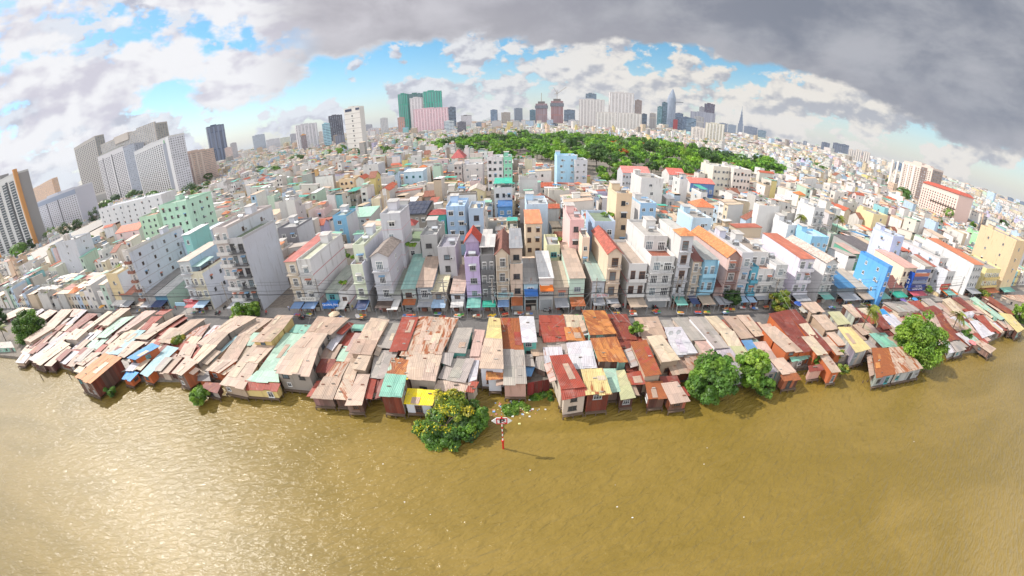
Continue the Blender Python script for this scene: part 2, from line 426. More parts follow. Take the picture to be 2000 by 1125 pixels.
def railing(b, x0, x1, y, z, h, col, n=None):
    b.box(x0, x1, y, y + .05, z + h - .06, z + h, col, 'plain'); b.box(x0, x1, y, y + .05, z, z + .06, col, 'plain')
    n = n or max(3, int((x1 - x0) / .35))
    for i in range(n + 1):
        x = x0 + (x1 - x0 - .05) * i / n
        b.box(x, x + .05, y, y + .05, z + .06, z + h - .06, col, 'plain')

TANKC = (.62, .63, .64)
def tank(b, x, y, z, s=1.0):
    b.box(x - .6 * s, x + .6 * s, y - .3 * s, y - .22 * s, z, z + .5 * s, (.3, .3, .3), 'plain'); b.box(x - .6 * s, x + .6 * s, y + .22 * s, y + .3 * s, z, z + .5 * s, (.3, .3, .3), 'plain')
    b.tube([(x - .8 * s, y, z + 1.0 * s), (x + .8 * s, y, z + 1.0 * s)], .5 * s, TANKC, 'steel', 10)

def shell(B, S):
    """walls and roof of a tube house; B maps a part name to its mesh builder; local axes: x across, y to the back, z up"""
    w, d, h, fl = S['w'], S['d'], S['h'], S['floors']; x0, x1 = -w / 2, w / 2
    col = S['col']; side = S.get('side') or col; sb_ = S.get('setback', 0); fh = h / fl
    wl = B['wall']; rf = B['roof']; roof = S.get('roof', 'flat'); rc = S.get('rcol', (.5, .48, .45)); wm = S.get('wmat', 'wall_paint')
    hb = h
    if sb_:
        hf = h - fh
        wl.box(x0, x1, 0, sb_, 0, hf, col, wm, top=True, bot=False, scol=side, tcol=S.get('tcol', (.35, .2, .15)), tmat='concrete')
        wl.box(x0, x0 + .15, .15, sb_, hf, hf + .9, side, wm); wl.box(x1 - .15, x1, .15, sb_, hf, hf + .9, side, wm)
        wl.box(x0, x1, 0, .15, hf, hf + .8, col, wm)
        wl.box(x0, x1, sb_, d, 0, h, col, wm, top=False, bot=False, scol=side)
    else:
        wl.box(x0, x1, 0, d, 0, h, col, wm, top=False, bot=False, scol=side)
    ym = sb_
    if roof == 'flat':
        ph = S.get('parapet', .7)
        rf.poly([(x0, ym, h - .002), (x1, ym, h - .002), (x1, d, h - .002), (x0, d, h - .002)], rc, 'concrete')
        ring(wl, x0, x1, ym, d, h, h + ph, .15, S.get('pcol', col), wm)
        if S.get('bulk', True) and d > 7:
            bw = min(2.6, w * .6); by = d * S.get('bulky', .68); bx = x0 + .25 if S.get('bulkl', 1) else x1 - bw - .25
            k = B['stair_house']
            k.box(bx, bx + bw, by, by + 2.8, h, h + 2.3, S.get('bcol', side), wm, top=False, bot=False)
            k.prism([(bx - .25, by - .35, h + 2.3), (bx + bw + .25, by - .35, h + 2.3), (bx + bw + .25, by + 3.0, h + 2.55), (bx - .25, by + 3.0, h + 2.55)],
                    [(bx - .25, by - .35, h + 2.38), (bx + bw + .25, by - .35, h + 2.38), (bx + bw + .25, by + 3.0, h + 2.63), (bx - .25, by + 3.0, h + 2.63)], S.get('btin', (.5, .47, .44)), 'corrugated_sheet', S.get('rust', .15))
        if S.get('tank', True) and d > 6: tank(B['water_tank'], x0 + w * S.get('tx', .7), d * S.get('ty', .4), h + .02)
        if S.get('clutter'):
            for (u, v, a_, b_, c_, cc) in S['clutter']:
                xx, yy = x0 + .3 + u * (w - .6 - a_), ym + .3 + v * (d - ym - .6 - b_)
                if c_ > 1.5:
                    for px_ in (xx, xx + a_ - .08): rf.box(px_, px_ + .08, yy, yy + .08, h, h + c_, (.5, .5, .5), 'plain', bot=False); rf.box(px_, px_ + .08, yy + b_ - .08, yy + b_, h, h + c_, (.5, .5, .5), 'plain', bot=False)
                    q = [(xx - .1, yy - .1, h + c_), (xx + a_ + .1, yy - .1, h + c_), (xx + a_ + .1, yy + b_ + .1, h + c_ + .25), (xx - .1, yy + b_ + .1, h + c_ + .25)]
                    rf.prism(q, [(k[0], k[1], k[2] + .06) for k in q], cc, 'corrugated_sheet', .15)
                else: rf.box(xx, xx + a_, yy, yy + b_, h, h + c_, cc, 'plain', bot=False)
        if S.get('cover'):
            c0, c1, cc = S['cover']
            for xx in (x0 + .15, x1 - .25):
                for yy in (ym + d * c0 + .1, d * c1 - .2): rf.box(xx, xx + .1, yy, yy + .1, h, h + 2.2, (.5, .5, .5), 'plain')
            q = [(x0 - .1, ym + d * c0, h + 2.2), (x1 + .1, ym + d * c0, h + 2.2), (x1 + .1, d * c1, h + 2.6), (x0 - .1, d * c1, h + 2.6)]
            rf.prism(q, [(a[0], a[1], a[2] + .07) for a in q], cc, 'corrugated_sheet', .2)
    elif roof == 'tin':
        rs = S.get('rise', .06) * d
        q = [(x0 - .15, ym - .45, h + .02), (x1 + .15, ym - .45, h + .02), (x1 + .15, d + .2, h + rs + .02), (x0 - .15, d + .2, h + rs + .02)]
        wl.poly([(x1, ym, h), (x1, d, h), (x1, d, h + rs)], side, wm); wl.poly([(x0, ym, h), (x0, d, h + rs), (x0, d, h)], side, wm)
        rf.prism(q, [(a[0], a[1], a[2] + .09) for a in q], rc, 'corrugated_sheet', S.get('rust', .2))
    elif roof in ('gable', 'gablex'):
        rh = S.get('rise', .35) * (w if roof == 'gable' else (d - ym)) * .9
        o = .35
        if roof == 'gable':
            wl.poly([(x0, ym, h), (x1, ym, h), (0, ym, h + rh)], col, wm); wl.poly([(x1, d, h), (x0, d, h), (0, d, h + rh)], col, wm)
            for sgn in (-1, 1):
                e = x1 * sgn + o * sgn; k = rh * (1 + o / x1)
                q = [(e, ym - o, h + rh - k), (e, d + o, h + rh - k), (0, d + o, h + rh), (0, ym - o, h + rh)]
                if sgn < 0: q = [q[1], q[0], q[3], q[2]]
                rf.prism([(a[0], a[1], a[2] + .02) for a in q], [(a[0], a[1], a[2] + .14) for a in q], rc, S.get('rmat', 'roof_tile'))
        else:
            yc = (ym + d) / 2
            wl.poly([(x1, ym, h), (x1, d, h), (x1, yc, h + rh)], side, wm); wl.poly([(x0, d, h), (x0, ym, h), (x0, yc, h + rh)], side, wm)
            for (ye, sg) in ((ym - o, 1), (d + o, -1)):
                k = rh * (1 + o / ((d - ym) / 2))
                q = [(x0 - o, ye, h + rh - k), (x1 + o, ye, h + rh - k), (x1 + o, yc, h + rh), (x0 - o, yc, h + rh)]
                if sg < 0: q = [q[1], q[0], q[3], q[2]]
                rf.prism([(a[0], a[1], a[2] + .02) for a in q], [(a[0], a[1], a[2] + .14) for a in q], rc, S.get('rmat', 'roof_tile'))
    elif roof == 'hip':
        o = .5; rh = S.get('rise', .4) * w
        yb = min(d, ym + S.get('hipd', w)); yc = (ym + yb) / 2
        E_ = [(x0 - o, ym - o, h + .02), (x1 + o, ym - o, h + .02), (x1 + o, yb + o, h + .02), (x0 - o, yb + o, h + .02)]
        ra = (0, yc, h + rh) if abs(yb - ym - w) < 1.5 else None
        if ra:
            for i in range(4): rf.poly([E_[i], E_[(i + 1) % 4], ra], rc, 'roof_tile')
        else:
            a, b_ = (0, ym + w / 2, h + rh), (0, yb - w / 2, h + rh)
            if yb - ym < w: a, b_ = (x0 + (yb - ym) / 2, yc, h + rh), (x1 - (yb - ym) / 2, yc, h + rh)
            if yb - ym < w:
                rf.poly([E_[0], E_[1], b_, a], rc, 'roof_tile'); rf.poly([E_[1], E_[2], b_], rc, 'roof_tile'); rf.poly([E_[2], E_[3], a, b_], rc, 'roof_tile'); rf.poly([E_[3], E_[0], a], rc, 'roof_tile')
            else:
                rf.poly([E_[0], E_[1], a], rc, 'roof_tile'); rf.poly([E_[1], E_[2], b_, a], rc, 'roof_tile'); rf.poly([E_[2], E_[3], b_], rc, 'roof_tile'); rf.poly([E_[3], E_[0], a, b_], rc, 'roof_tile')
        rf.poly(E_[::-1], rc, 'plain')
        if yb < d - .5:
            rf.poly([(x0, yb, h - .002), (x1, yb, h - .002), (x1, d, h - .002), (x0, d, h - .002)], (.45, .43, .4), 'concrete')
    if S.get('bands'):
        for f in range(1, fl):
            z = f * fh
            wl.box(x0 - .04, x1 + .04, -.06, d * .995, z - .16, z + .02, S['bands'], wm, bot=True)

PARTS = ('wall', 'roof', 'stair_house', 'water_tank')
def rot(x, y, rz): c, s = math.cos(rz), math.sin(rz); return x * c - y * s, x * s + y * c

def win_spots(S):
    """(x, y, z, rz, w, h) of the windows on the front and, a few, on the side walls, in the house's local axes"""
    w, d, fl = S['w'], S['d'], S['floors']; fh = S['h'] / fl; out = []
    for f in range(S.get('from', 1), fl):
        if S.get('setback') and f == fl - 1: yy = S['setback']
        else: yy = 0
        n = S.get('nwin') or max(1, int(w / 2.2))
        for i in range(n):
            ww = min(1.5, w / n * .5) * random.uniform(.8, 1.1); out.append((-w / 2 + (i + .5 + random.uniform(-.08, .08)) * w / n, yy, f * fh + random.uniform(.6, .85), 0, ww, min(1.5, fh - 1.2) * random.uniform(.8, 1.05)))
        for sd in S.get('sides', ()):
            k = S.get('nside', 2)
            for i in range(k):
                y = d * (i + .7) / (k + .4)
                out.append(((w / 2) * sd, y, f * fh + .9, math.pi / 2 * sd, .9, 1.1))
    return out

def house(name, label, cat, S, group=None):
    x, y, rz = S['x'], S['y'], S.get('rz', 0.0)
    root = thing(name, label, cat, (x, y, GZ), 0.0, group)
    B = {k: MB((x, y, GZ)).place(x, y, GZ, rz) for k in PARTS}
    shell(B, S)
    w, d, fl = S['w'], S['d'], S['floors']; fh = S['h'] / fl; x0, x1 = -w / 2, w / 2
    def L(a, b_, c): q = rot(a, b_, rz); return (q[0], q[1], c)
    front = S.get('front', 'window')
    if front == 'blank': S['nwin'] = 1
    for (a, b_, c, r, ww, hh) in win_spots(S):
        kind = S.get('win', 'white')
        if r == 0 and front == 'balcony': window(root, S.get('bwin', 'door'), L(a, b_, c - .5), min(ww * 1.25, w / 2.1), min(2.3, fh - .7), rz + r, 'balcony_door')
        else: window(root, kind, L(a, b_, c), ww, hh, rz + r)
        if random.random() < .22: ref('window_hood', HOODS[int(random.random() * 4)], root, L(a, b_, c + hh + .02), rz + r, (ww * 1.25, 1, 1))
        if random.random() < .22: ref('air_conditioner', ACU, root, L(a + (ww * .5 + .5) * math.cos(r), b_ + (ww * .5 + .5) * math.sin(r), c + random.uniform(-.3, .9)), rz + r)
    if front == 'balcony':
        for f in range(S.get('from', 1), fl - (1 if S.get('setback') else 0)):
            z = f * fh; k = MB((x, y, GZ)).place(x, y, GZ, rz); bd = S.get('bdep', 1.0); bc = S.get('balc', S['col'])
            k.box(x0 + .05, x1 - .05, -bd, 0, z - .12, z + .03, bc)
            if S.get('brail', 'rail') == 'rail':
                railing(k, x0 + .05, x1 - .05, -bd, z + .03, .95, S.get('brc', (.25, .25, .26)))
                k.box(x0 + .05, x0 + .1, -bd + .05, 0, z + .9, z + .96, S.get('brc', (.25, .25, .26)), 'plain'); k.box(x1 - .1, x1 - .05, -bd + .05, 0, z + .9, z + .96, S.get('brc', (.25, .25, .26)), 'plain')
            else:
                k.box(x0 + .05, x1 - .05, -bd, -bd + .1, z + .03, z + .85, bc); k.box(x0 + .05, x0 + .15, -bd + .1, 0, z + .03, z + .85, bc); k.box(x1 - .15, x1 - .05, -bd + .1, 0, z + .03, z + .85, bc)
            if S.get('fins'):
                k.box(x0, x0 + .14, -bd - .02, 0, z + .03, z + fh - .12, S['fins']); k.box(x1 - .14, x1, -bd - .02, 0, z + .03, z + fh - .12, S['fins'])
            k.build('balcony', root)
    if S.get('shop', True):
        o = ref('shop_front' if S.get('shopk', 'open') == 'open' else 'roller_shutter', SHOPFRONT if S.get('shopk', 'open') == 'open' else SHUTTER, root, L(0, -.02, .13), rz, (w * .86, 1, min(2.7, fh * .85)))
    if S.get('aw'):
        ac, ad, az = S['aw']; ad += 1.0
        k = MB((x, y, GZ)).place(x, y, GZ, rz)
        q = [(x0 + .1, -ad, az - .55), (x1 - .1, -ad, az - .55), (x1 - .1, -.03, az), (x0 + .1, -.03, az)]
        k.prism(q, [(a[0], a[1], a[2] + .07) for a in q], ac, S.get('awm', 'corrugated_sheet'), .12)
        for xx in (x0 + .2, x1 - .28): k.box(xx, xx + .08, -ad + .1, -ad + .18, .13, az - .53, (.35, .35, .36), 'plain')
        k.build('awning', root)
    for k in PARTS:
        if B[k].f: B[k].build(k, root)
    return root
# ------------------------------------------------------------------ riverside shacks, left to right
CROP = {1: (0, 560), 2: (340, 580), 3: (660, 590), 4: (960, 590), 5: (1300, 580), 6: (1600, 540)}
def cp(c, x, y): o = CROP[c]; return o[0] + x / 4.6875, o[1] + y / 4.6875
k_ = .72
RC = {'be': hx('d2b8a4', k_), 'bd': hx('c2a692', k_), 'gr': hx('b5aca4', k_), 'dg': hx('8f8a86', k_), 'pk': hx('d0b0a4', k_), 'cr': hx('dcc8ae', k_), 'rd': hx('a84a38', k_), 'rb': hx('8c4236', k_),
      'or': hx('d08a4c', k_), 'gn': hx('b4d4c0', k_), 'lb': hx('a8cdd4', k_), 'bl': hx('3f9fe0', k_), 'wh': hx('d8d4da', k_), 'ye': (.82, .60, .008), 'yc': hx('e4cf90', k_), 'lv': hx('c2b8be', k_), 'yg': hx('c8c49a', k_), 'tq': hx('8cc6b2', k_), 'mb': hx('6c9cc8', k_)}
WC = {'brown': (hx('6a4038', .7), 'board_wall'), 'tin': (hx('8c7468', .8), 'board_wall'), 'grey': (hx('a49a90', .8), 'wall_paint'), 'beige': (hx('c0a68e', .8), 'wall_paint'), 'plaster': (hx('c8b8a8', .85), 'wall_paint'), 'orange': (hx('cc6a34', .75), 'wall_paint'),
      'yellow': (hx('e4c884', .85), 'wall_paint'), 'white': (hx('dcdce2', .9), 'wall_paint'), 'teal': (hx('6cc0b4', .85), 'wall_paint'), 'rust': (hx('84402c', .75), 'board_wall'), 'pink': (hx('d4a898', .85), 'wall_paint'), 'mint': (hx('9ccab8', .85), 'board_wall'), 'brick': (hx('b06848', .8), 'board_wall'), 'silver': (hx('b0b4b4', .85), 'board_wall')}
# (label, wall, [(crop, BL, BR, FR, FL corners, back height, front height, colour, rust)])
RIV = [
 ('long brown plank shed with pale roof left of the round riverside tree', 'brown', [(1, 50,255, 190,188, 310,200, 60,305, 5.0,4.6,'be',.1)]),
 ('small shed with lavender grey roof behind the round riverside tree', 'brown', [(1, 290,255, 385,200, 405,215, 340,262, 4.6,4.4,'lv',.0)]),
 ('brown plank shed with beige roof just above the round riverside tree', 'brown', [(1, 350,270, 455,212, 525,225, 420,300, 4.8,4.6,'be',.1)]),
 ('low mint green hut on stilts at the left edge beside the coconut palm', 'mint', [(1, -60,520, 100,505, 130,555, -60,570, 4.2,3.8,'gr',.1)]),
 ('plaster house with small blue window right beside the round riverside tree', 'beige', [(1, 560,208, 665,208, 505,370, 400,372, 5.4,5.2,'be',.1), (1, 400,372, 500,375, 285,505, 215,490, 6.0,5.8,'bd',.1), (1, 225,560, 300,560, 265,610, 190,600, 3.2,3.0,'be',.1), (1, 215,600, 290,615, 215,700, 145,695, 3.2,2.8,'wh',.0)]),
 ('narrow shack with a rusty red roof strip between two pale roofs at far left', 'tin', [(1, 670,203, 800,215, 720,270, 640,275, 4.8,4.6,'pk',.3), (1, 530,365, 628,322, 310,612, 262,605, 4.6,4.3,'rb',.5)]),
 ('shack with long lavender grey roof strip running to the water at far left', 'tin', [(1, 750,222, 800,215, 650,350, 605,345, 5.2,4.9,'lv',.0), (1, 590,420, 628,425, 320,685, 262,662, 4.4,4.0,'lv',.1)]),
 ('shack with dark red back roof and wide pale cream front roof over the water', 'brown', [(1, 800,250, 893,250, 672,412, 620,402, 5.2,5.0,'rb',.3), (1, 565,500, 640,528, 385,718, 298,690, 4.6,4.2,'cr',.1), (1, 618,540, 648,562, 478,722, 412,717, 4.2,3.9,'be',.1)]),
 ('two storey house with cream strip roof and dark open balcony in the left shacks', 'plaster', [(1, 985,228, 1028,236, 800,405, 770,385, 6.0,5.8,'cr',.0), (1, 700,388, 800,402, 700,490, 588,470, 6.6,6.0,'be',.1), (1, 720,520, 790,510, 690,590, 640,590, 3.6,3.4,'lv',.0)]),
 ('beige ridge roofed house near the street in the left shacks', 'beige', [(1, 1100,200, 1190,202, 990,355, 908,347, 6.4,6.2,'be',.1)]),
 ('long shack with pale green roof and brown and white plank side wall', 'brown', [(1, 1090,292, 1232,270, 968,470, 885,462, 5.4,5.2,'gn',.0), (1, 650,580, 762,565, 690,612, 572,622, 3.8,3.4,'rd',.3), (1, 828,490, 905,492, 805,642, 745,632, 4.0,3.7,'gn',.0)]),
 ('low patchwork shack of tan and cream sheets left of the tall brown house', 'tin', [(1, 985,490, 1050,440, 1000,500, 900,530, 4.2,4.0,'rd',.2), (1, 690,620, 760,625, 680,730, 620,720, 4.0,3.6,'bd',.2), (1, 840,610, 930,610, 770,720, 700,700, 4.2,3.9,'be',.4), (1, 760,690, 820,690, 740,790, 680,775, 3.6,3.2,'cr',.1)]),
 ('wide pinkish roofed house with a red strip behind the pale blue roof', 'plaster', [(1, 1320,225, 1440,218, 1182,392, 1062,428, 5.6,5.4,'pk',.1), (1, 1475,212, 1575,212, 1490,262, 1430,245, 5.8,5.6,'rd',.1), (1, 1388,280, 1492,268, 1345,395, 1285,392, 5.0,4.8,'rd',.2)]),
 ('long shack with cream and pale blue roof halves reaching towards the brown house', 'tin', [(1, 1165,402, 1248,402, 1095,565, 975,558, 4.8,4.6,'cr',.0), (1, 1250,400, 1330,405, 1082,628, 963,612, 4.8,4.4,'lb',.0)]),
 ('tall dark brown plank house with orange striped roof standing over the water', 'rust', [(1, 955,615, 1108,655, 835,888, 688,830, 7.6,7.0,'or',.25)]),
 ('long grey beige shack with plank side behind the bright blue roof', 'brown', [(1, 1610,272, 1700,252, 1352,482, 1228,476, 5.2,5.0,'be',.1), (1, 1210,500, 1330,512, 1142,645, 1078,632, 5.0,4.7,'be',.1)]),
 ('orange house with bright blue roof and two small windows on the left bank', 'orange', [(1, 1385,525, 1452,548, 1247,664, 1168,648, 7.2,6.9,'bl',.0), (1, 1165,775, 1268,793, 1200,866, 1122,845, 3.6,3.2,'bl',.0)]),
 ('long shack with grey beige roof running back from the bright blue roof', 'grey', [(1, 1740,310, 1875,300, 1560,520, 1455,500, 5.6,5.4,'bd',.1)]),
 ('shack with long pale blue roof over an orange base right of the blue roof', 'orange', [(1, 1528,550, 1632,570, 1362,818, 1288,797, 4.8,4.3,'lb',.0)]),
 ('two storey orange brick shack with patched beige roof and open river front', 'brick', [(2, 180,300, 330,250, 205,430, 60,410, 4.6,4.4,'pk',.5), (2, 100,430, 205,440, 150,560, 30,545, 5.0,4.8,'be',.2), (2, 110,560, 215,600, 78,708, -10,685, 7.2,6.6,'be',.2)]),
 ('long grey brown house with green tinted roof end at the street', 'grey', [(2, 560,175, 755,190, 500,330, 360,318, 6.6,6.4,'be',.1), (2, 355,322, 500,335, 380,452, 205,430, 6.5,6.3,'be',.0), (2, 280,436, 388,452, 218,612, 160,582, 6.2,5.8,'cr',.0)]),
 ('low shack with a narrow light blue gutter roof and tan sheets', 'beige', [(2, 765,200, 900,205, 700,345, 590,340, 5.0,4.8,'be',.1), (2, 595,345, 712,350, 560,600, 420,582, 4.6,4.3,'bd',.1), (2, 560,362, 588,366, 368,582, 342,572, 4.4,4.1,'lb',.0)]),
 ('small orange walled shack with sagging beige roof above the water', 'orange', [(2, 400,580, 572,582, 412,692, 303,667, 5.0,4.4,'be',.1), (2, 220,690, 310,680, 330,760, 220,760, 3.4,3.2,'dg',.0)]),
 ('tiny red roofed hut on stilts beside the small green bush', 'brown', [(2, 290,785, 432,792, 402,872, 248,832, 3.6,3.2,'rb',.4)]),
 ('tall yellow sided house with brown grey roof near the street', 'yellow', [(2, 945,172, 1088,177, 1005,290, 840,280, 7.4,7.3,'bd',.0), (2, 838,282, 1005,292, 888,412, 718,402, 7.2,7.0,'bd',.0)]),
 ('long low beige house reaching the water in front of the yellow sided house', 'beige', [(2, 735,435, 915,457, 770,612, 600,590, 5.0,4.8,'be',.0), (2, 598,592, 768,614, 640,840, 428,797, 4.7,4.3,'be',.1)]),
 ('long pale green roofed house with a red tiled river porch', 'yellow', [(2, 1112,262, 1252,265, 1192,332, 1060,318, 5.4,5.2,'tq',.0), (2, 1020,337, 1202,346, 942,682, 765,682, 5.2,4.9,'gn',.0), (2, 762,684, 946,688, 962,786, 665,766, 4.9,4.6,'gn',.0), (2, 655,778, 965,797, 945,862, 630,842, 4.3,3.4,'rd',.0)]),
 ('large two storey house with wide plain beige roof and stained river wall', 'grey', [(2, 1318,183, 1602,197, 1440,340, 1215,325, 7.4,7.3,'bd',.0), (2, 1213,328, 1405,340, 1316,480, 1070,470, 7.3,7.2,'be',.0), (2, 1068,474, 1318,484, 1240,717, 933,692, 7.2,6.8,'be',.0)]),
 ('shack with white roof edged in red and cluttered yard beside the large beige house', 'tin', [(2, 1530,262, 1622,270, 1450,492, 1398,462, 5.2,4.8,'wh',.1), (2, 1550,455, 1632,460, 1602,587, 1488,577, 4.0,3.8,'gn',.0), (2, 1640,260, 1740,265, 1720,310, 1630,310, 4.0,3.8,'tq',.0)]),
 ('low patchwork tin shack over the water right of the large beige house', 'tin', [(2, 1480,600, 1600,602, 1530,742, 1385,738, 4.4,4.2,'be',.4), (2, 1375,742, 1532,746, 1452,932, 1253,922, 4.2,3.8,'bd',.2), (2, 1602,602, 1690,640, 1590,942, 1468,936, 4.2,3.7,'be',.4), (2, 1680,712, 1792,716, 1722,987, 1568,987, 4.4,3.8,'be',.1)]),
 ('beige house with brown lean-to roof beside the red roofs near mid bank', 'beige', [(3, 300,150, 468,165, 362,355, 205,335, 6.2,6.0,'be',.0), (3, 150,350, 362,355, 306,477, 113,462, 6.8,6.4,'bd',.0), (3, 198,478, 306,482, 252,622, 128,602, 6.0,5.6,'be',.1)]),
 ('grey roofed low house between the beige house and the plain red roof', 'grey', [(3, 445,195, 562,200, 482,417, 358,407, 5.0,4.8,'gr',.0), (3, 345,450, 552,457, 422,692, 298,687, 4.6,4.3,'gr',.1), (3, 298,697, 412,702, 387,817, 263,827, 3.6,3.0,'rb',.3)]),
 ('house with plain red brown metal roof near the street', 'rust', [(3, 588,145, 737,150, 627,447, 473,442, 6.0,5.6,'rd',.0)]),
 ('wide house with rust marked beige ribbed roof reaching down to the water', 'plaster', [(3, 740,140, 800,142, 690,502, 568,492, 5.6,5.2,'be',.6), (3, 802,140, 1102,150, 950,477, 700,472, 6.6,6.3,'be',.45), (3, 698,474, 952,480, 890,722, 648,702, 6.2,5.8,'be',.2)]),
 ('shack with orange rust roof splashed with yellow paint beside the wide beige roof', 'tin', [(3, 490,525, 595,530, 522,680, 448,665, 5.0,4.7,'gn',.7), (3, 545,532, 690,540, 625,688, 512,680, 5.1,4.8,'or',.6), (3, 665,572, 700,575, 640,705, 605,700, 5.0,4.8,'ye',.0)]),
 ('two storey shack with mint green roof at the water beside the yellow roof', 'rust', [(3, 440,670, 626,682, 582,877, 383,862, 7.2,6.6,'tq',.0)]),
 ('small house with bright yellow painted roof above the flowering mound', 'white', [(3, 640,797, 906,817, 862,948, 608,932, 4.6,3.9,'ye',.0)]),
 ('pale grey roofed house with small teal box room near mid bank', 'teal', [(3, 1058,245, 1228,246, 1167,468, 1008,458, 5.8,5.5,'gr',.1), (3, 960,470, 1058,475, 1032,572, 943,547, 5.8,5.5,'gr',.0)]),
 ('low grey beige house with wide awning behind the flowering mound', 'plaster', [(3, 1008,520, 1245,532, 1165,742, 918,702, 4.8,4.6,'gr',.0), (3, 920,732, 1212,742, 1170,828, 888,797, 4.2,3.5,'be',.2), (3, 1212,738, 1282,742, 1240,832, 1172,828, 4.2,3.5,'rd',.3)]),
 ('narrow low shack with tan sheets squeezed left of the white river house', 'pink', [(3, 1253,255, 1345,262, 1292,502, 1208,502, 4.8,4.6,'pk',.1), (3, 1215,545, 1292,540, 1270,700, 1195,720, 4.4,4.2,'wh',.2)]),
 ('narrow white house with tall white river wall and lattice window', 'white', [(3, 1383,150, 1483,155, 1502,342, 1353,332, 8.4,8.2,'yc',.0), (3, 1345,342, 1502,346, 1514,602, 1298,594, 8.0,7.6,'be',.1), (3, 1365,640, 1508,640, 1505,700, 1362,700, 5.6,5.2,'or',.6)]),
 ('house with heavily rusted back roof and grey ribbed front roof right of the white house', 'pink', [(3, 1484,155, 1662,150, 1702,447, 1508,442, 6.4,6.1,'rd',.8), (3, 1512,442, 1702,447, 1727,747, 1518,747, 6.0,5.5,'gr',.0)]),
 ('turquoise walled house with pale ribbed roof near the street', 'teal', [(3, 1660,135, 1792,140, 1822,367, 1688,367, 7.2,6.8,'wh',.0)]),
 ('heap of small white and grey sheds in the gap behind the dark red fence', 'tin', [(3, 1705,480, 1775,485, 1800,590, 1718,580, 4.4,4.2,'gr',.0), (3, 1820,480, 1880,480, 1900,640, 1800,600, 3.6,3.4,'gr',.0), (3, 1720,600, 1800,600, 1770,670, 1720,670, 3.4,3.2,'mb',.0)]),
 ('house with dark red street roof and rust patched edge right of the turquoise house', 'plaster', [(4, 438,130, 657,130, 692,302, 438,302, 5.6,5.3,'rd',.3), (4, 470,312, 692,312, 690,362, 478,367, 5.0,4.8,'rd',.2)]),
 ('cream roofed house with orange rust porch roof near the street', 'beige', [(4, 660,125, 832,125, 812,238, 680,238, 5.2,5.0,'cr',.1), (4, 668,240, 817,240, 857,352, 690,352, 5.4,5.2,'or',.5)]),
 ('tall house with bright orange rust ribbed roofs stepping down from the street', 'mint', [(4, 830,85, 1037,80, 1142,287, 898,300, 7.8,7.4,'or',.6), (4, 812,210, 882,205, 922,297, 850,302, 6.0,5.8,'wh',.0), (4, 908,342, 1142,332, 1242,537, 983,547, 7.0,6.6,'or',.55)]),
 ('long low shack under a dark red sheet roof right of the orange roofs', 'rust', [(4, 1060,115, 1237,120, 1330,345, 1145,332, 5.2,5.0,'rb',.3), (4, 1145,335, 1332,348, 1410,640, 1235,620, 4.8,4.4,'rb',.3)]),
 ('house with gleaming white lavender ribbed roof above the big red roof', 'plaster', [(4, 690,382, 907,366, 962,602, 730,607, 5.8,5.4,'wh',.0)]),
 ('big two storey corner house with patchy red roof and balcony over the water', 'plaster', [(4, 535,500, 697,490, 852,772, 638,792, 7.8,7.4,'rd',.15), (4, 640,802, 862,787, 872,852, 650,887, 6.9,6.3,'rd',.0)]),
 ('two storey board shack on stilts with yellow straw coloured roof', 'rust', [(4, 825,625, 1012,612, 1055,720, 850,735, 7.3,7.0,'yc',.4), (4, 850,738, 1055,722, 1092,832, 868,852, 7.0,6.6,'yc',.4)]),
 ('small shack with pale green patched roof between two stilt shacks', 'tin', [(4, 1018,622, 1132,617, 1172,807, 1078,812, 5.0,4.4,'gn',.1)]),
 ('shack with yellow green strip roof and tangled timber front', 'tin', [(4, 1138,637, 1218,630, 1312,867, 1183,882, 5.0,4.4,'yg',.1), (4, 1240,662, 1362,642, 1407,737, 1268,747, 5.0,4.8,'rd',.5)]),
 ('two storey beige house with red orange striped rust roof on the right shacks', 'beige', [(4, 1273,377, 1417,357, 1552,662, 1408,677, 7.0,6.7,'rd',.7)]),
 ('cream house with plain pale roof above the orange panelled balcony', 'beige', [(4, 1423,322, 1562,315, 1722,522, 1558,547, 6.6,6.3,'cr',.0)]),
 ('small rusty roofed stilt shack with an orange door over the water', 'rust', [(4, 1408,742, 1562,732, 1602,872, 1438,892, 4.6,4.2,'or',.9)]),
 ('small beige roofed hut on thin stilts left of the big waterside trees', 'brick', [(4, 1545,692, 1697,682, 1722,740, 1560,755, 4.6,4.4,'rb',.3), (4, 1558,757, 1702,742, 1807,892, 1638,917, 4.6,4.0,'be',.0)]),
 ('brown concrete roofed house with a small tree on its corner', 'grey', [(4, 1308,152, 1522,136, 1602,332, 1388,352, 5.2,5.2,'bd',.0)]),
 ('white flat roofed house with two satellite dishes', 'white', [(5, -10,290, 142,280, 292,512, 78,527, 5.6,5.6,'wh',.0)]),
 ('long grey and pink roofed house beside the white flat roof', 'plaster', [(5, 58,197, 202,190, 378,392, 243,402, 5.6,5.4,'gr',.0), (5, 262,407, 384,402, 502,602, 388,582, 5.0,4.8,'pk',.0)]),
 ('shack with a red patched grey roof behind the big waterside tree', 'white', [(5, 170,540, 360,515, 420,620, 220,690, 4.6,4.2,'bd',.4)]),
 ('long house with blue grey roof and pale pink end behind the big trees', 'white', [(5, 213,190, 362,186, 577,462, 453,467, 6.4,6.1,'gr',.0), (5, 458,477, 582,462, 757,692, 640,712, 5.4,5.0,'lv',.0)]),
 ('long cream roofed house fading to pale green towards the trees', 'beige', [(5, 363,186, 472,180, 617,316, 498,327, 5.8,5.6,'cr',.0), (5, 498,328, 627,320, 702,455, 583,457, 5.6,5.4,'cr',.0), (5, 585,458, 704,456, 812,602, 698,592, 5.4,5.1,'yg',.0)]),
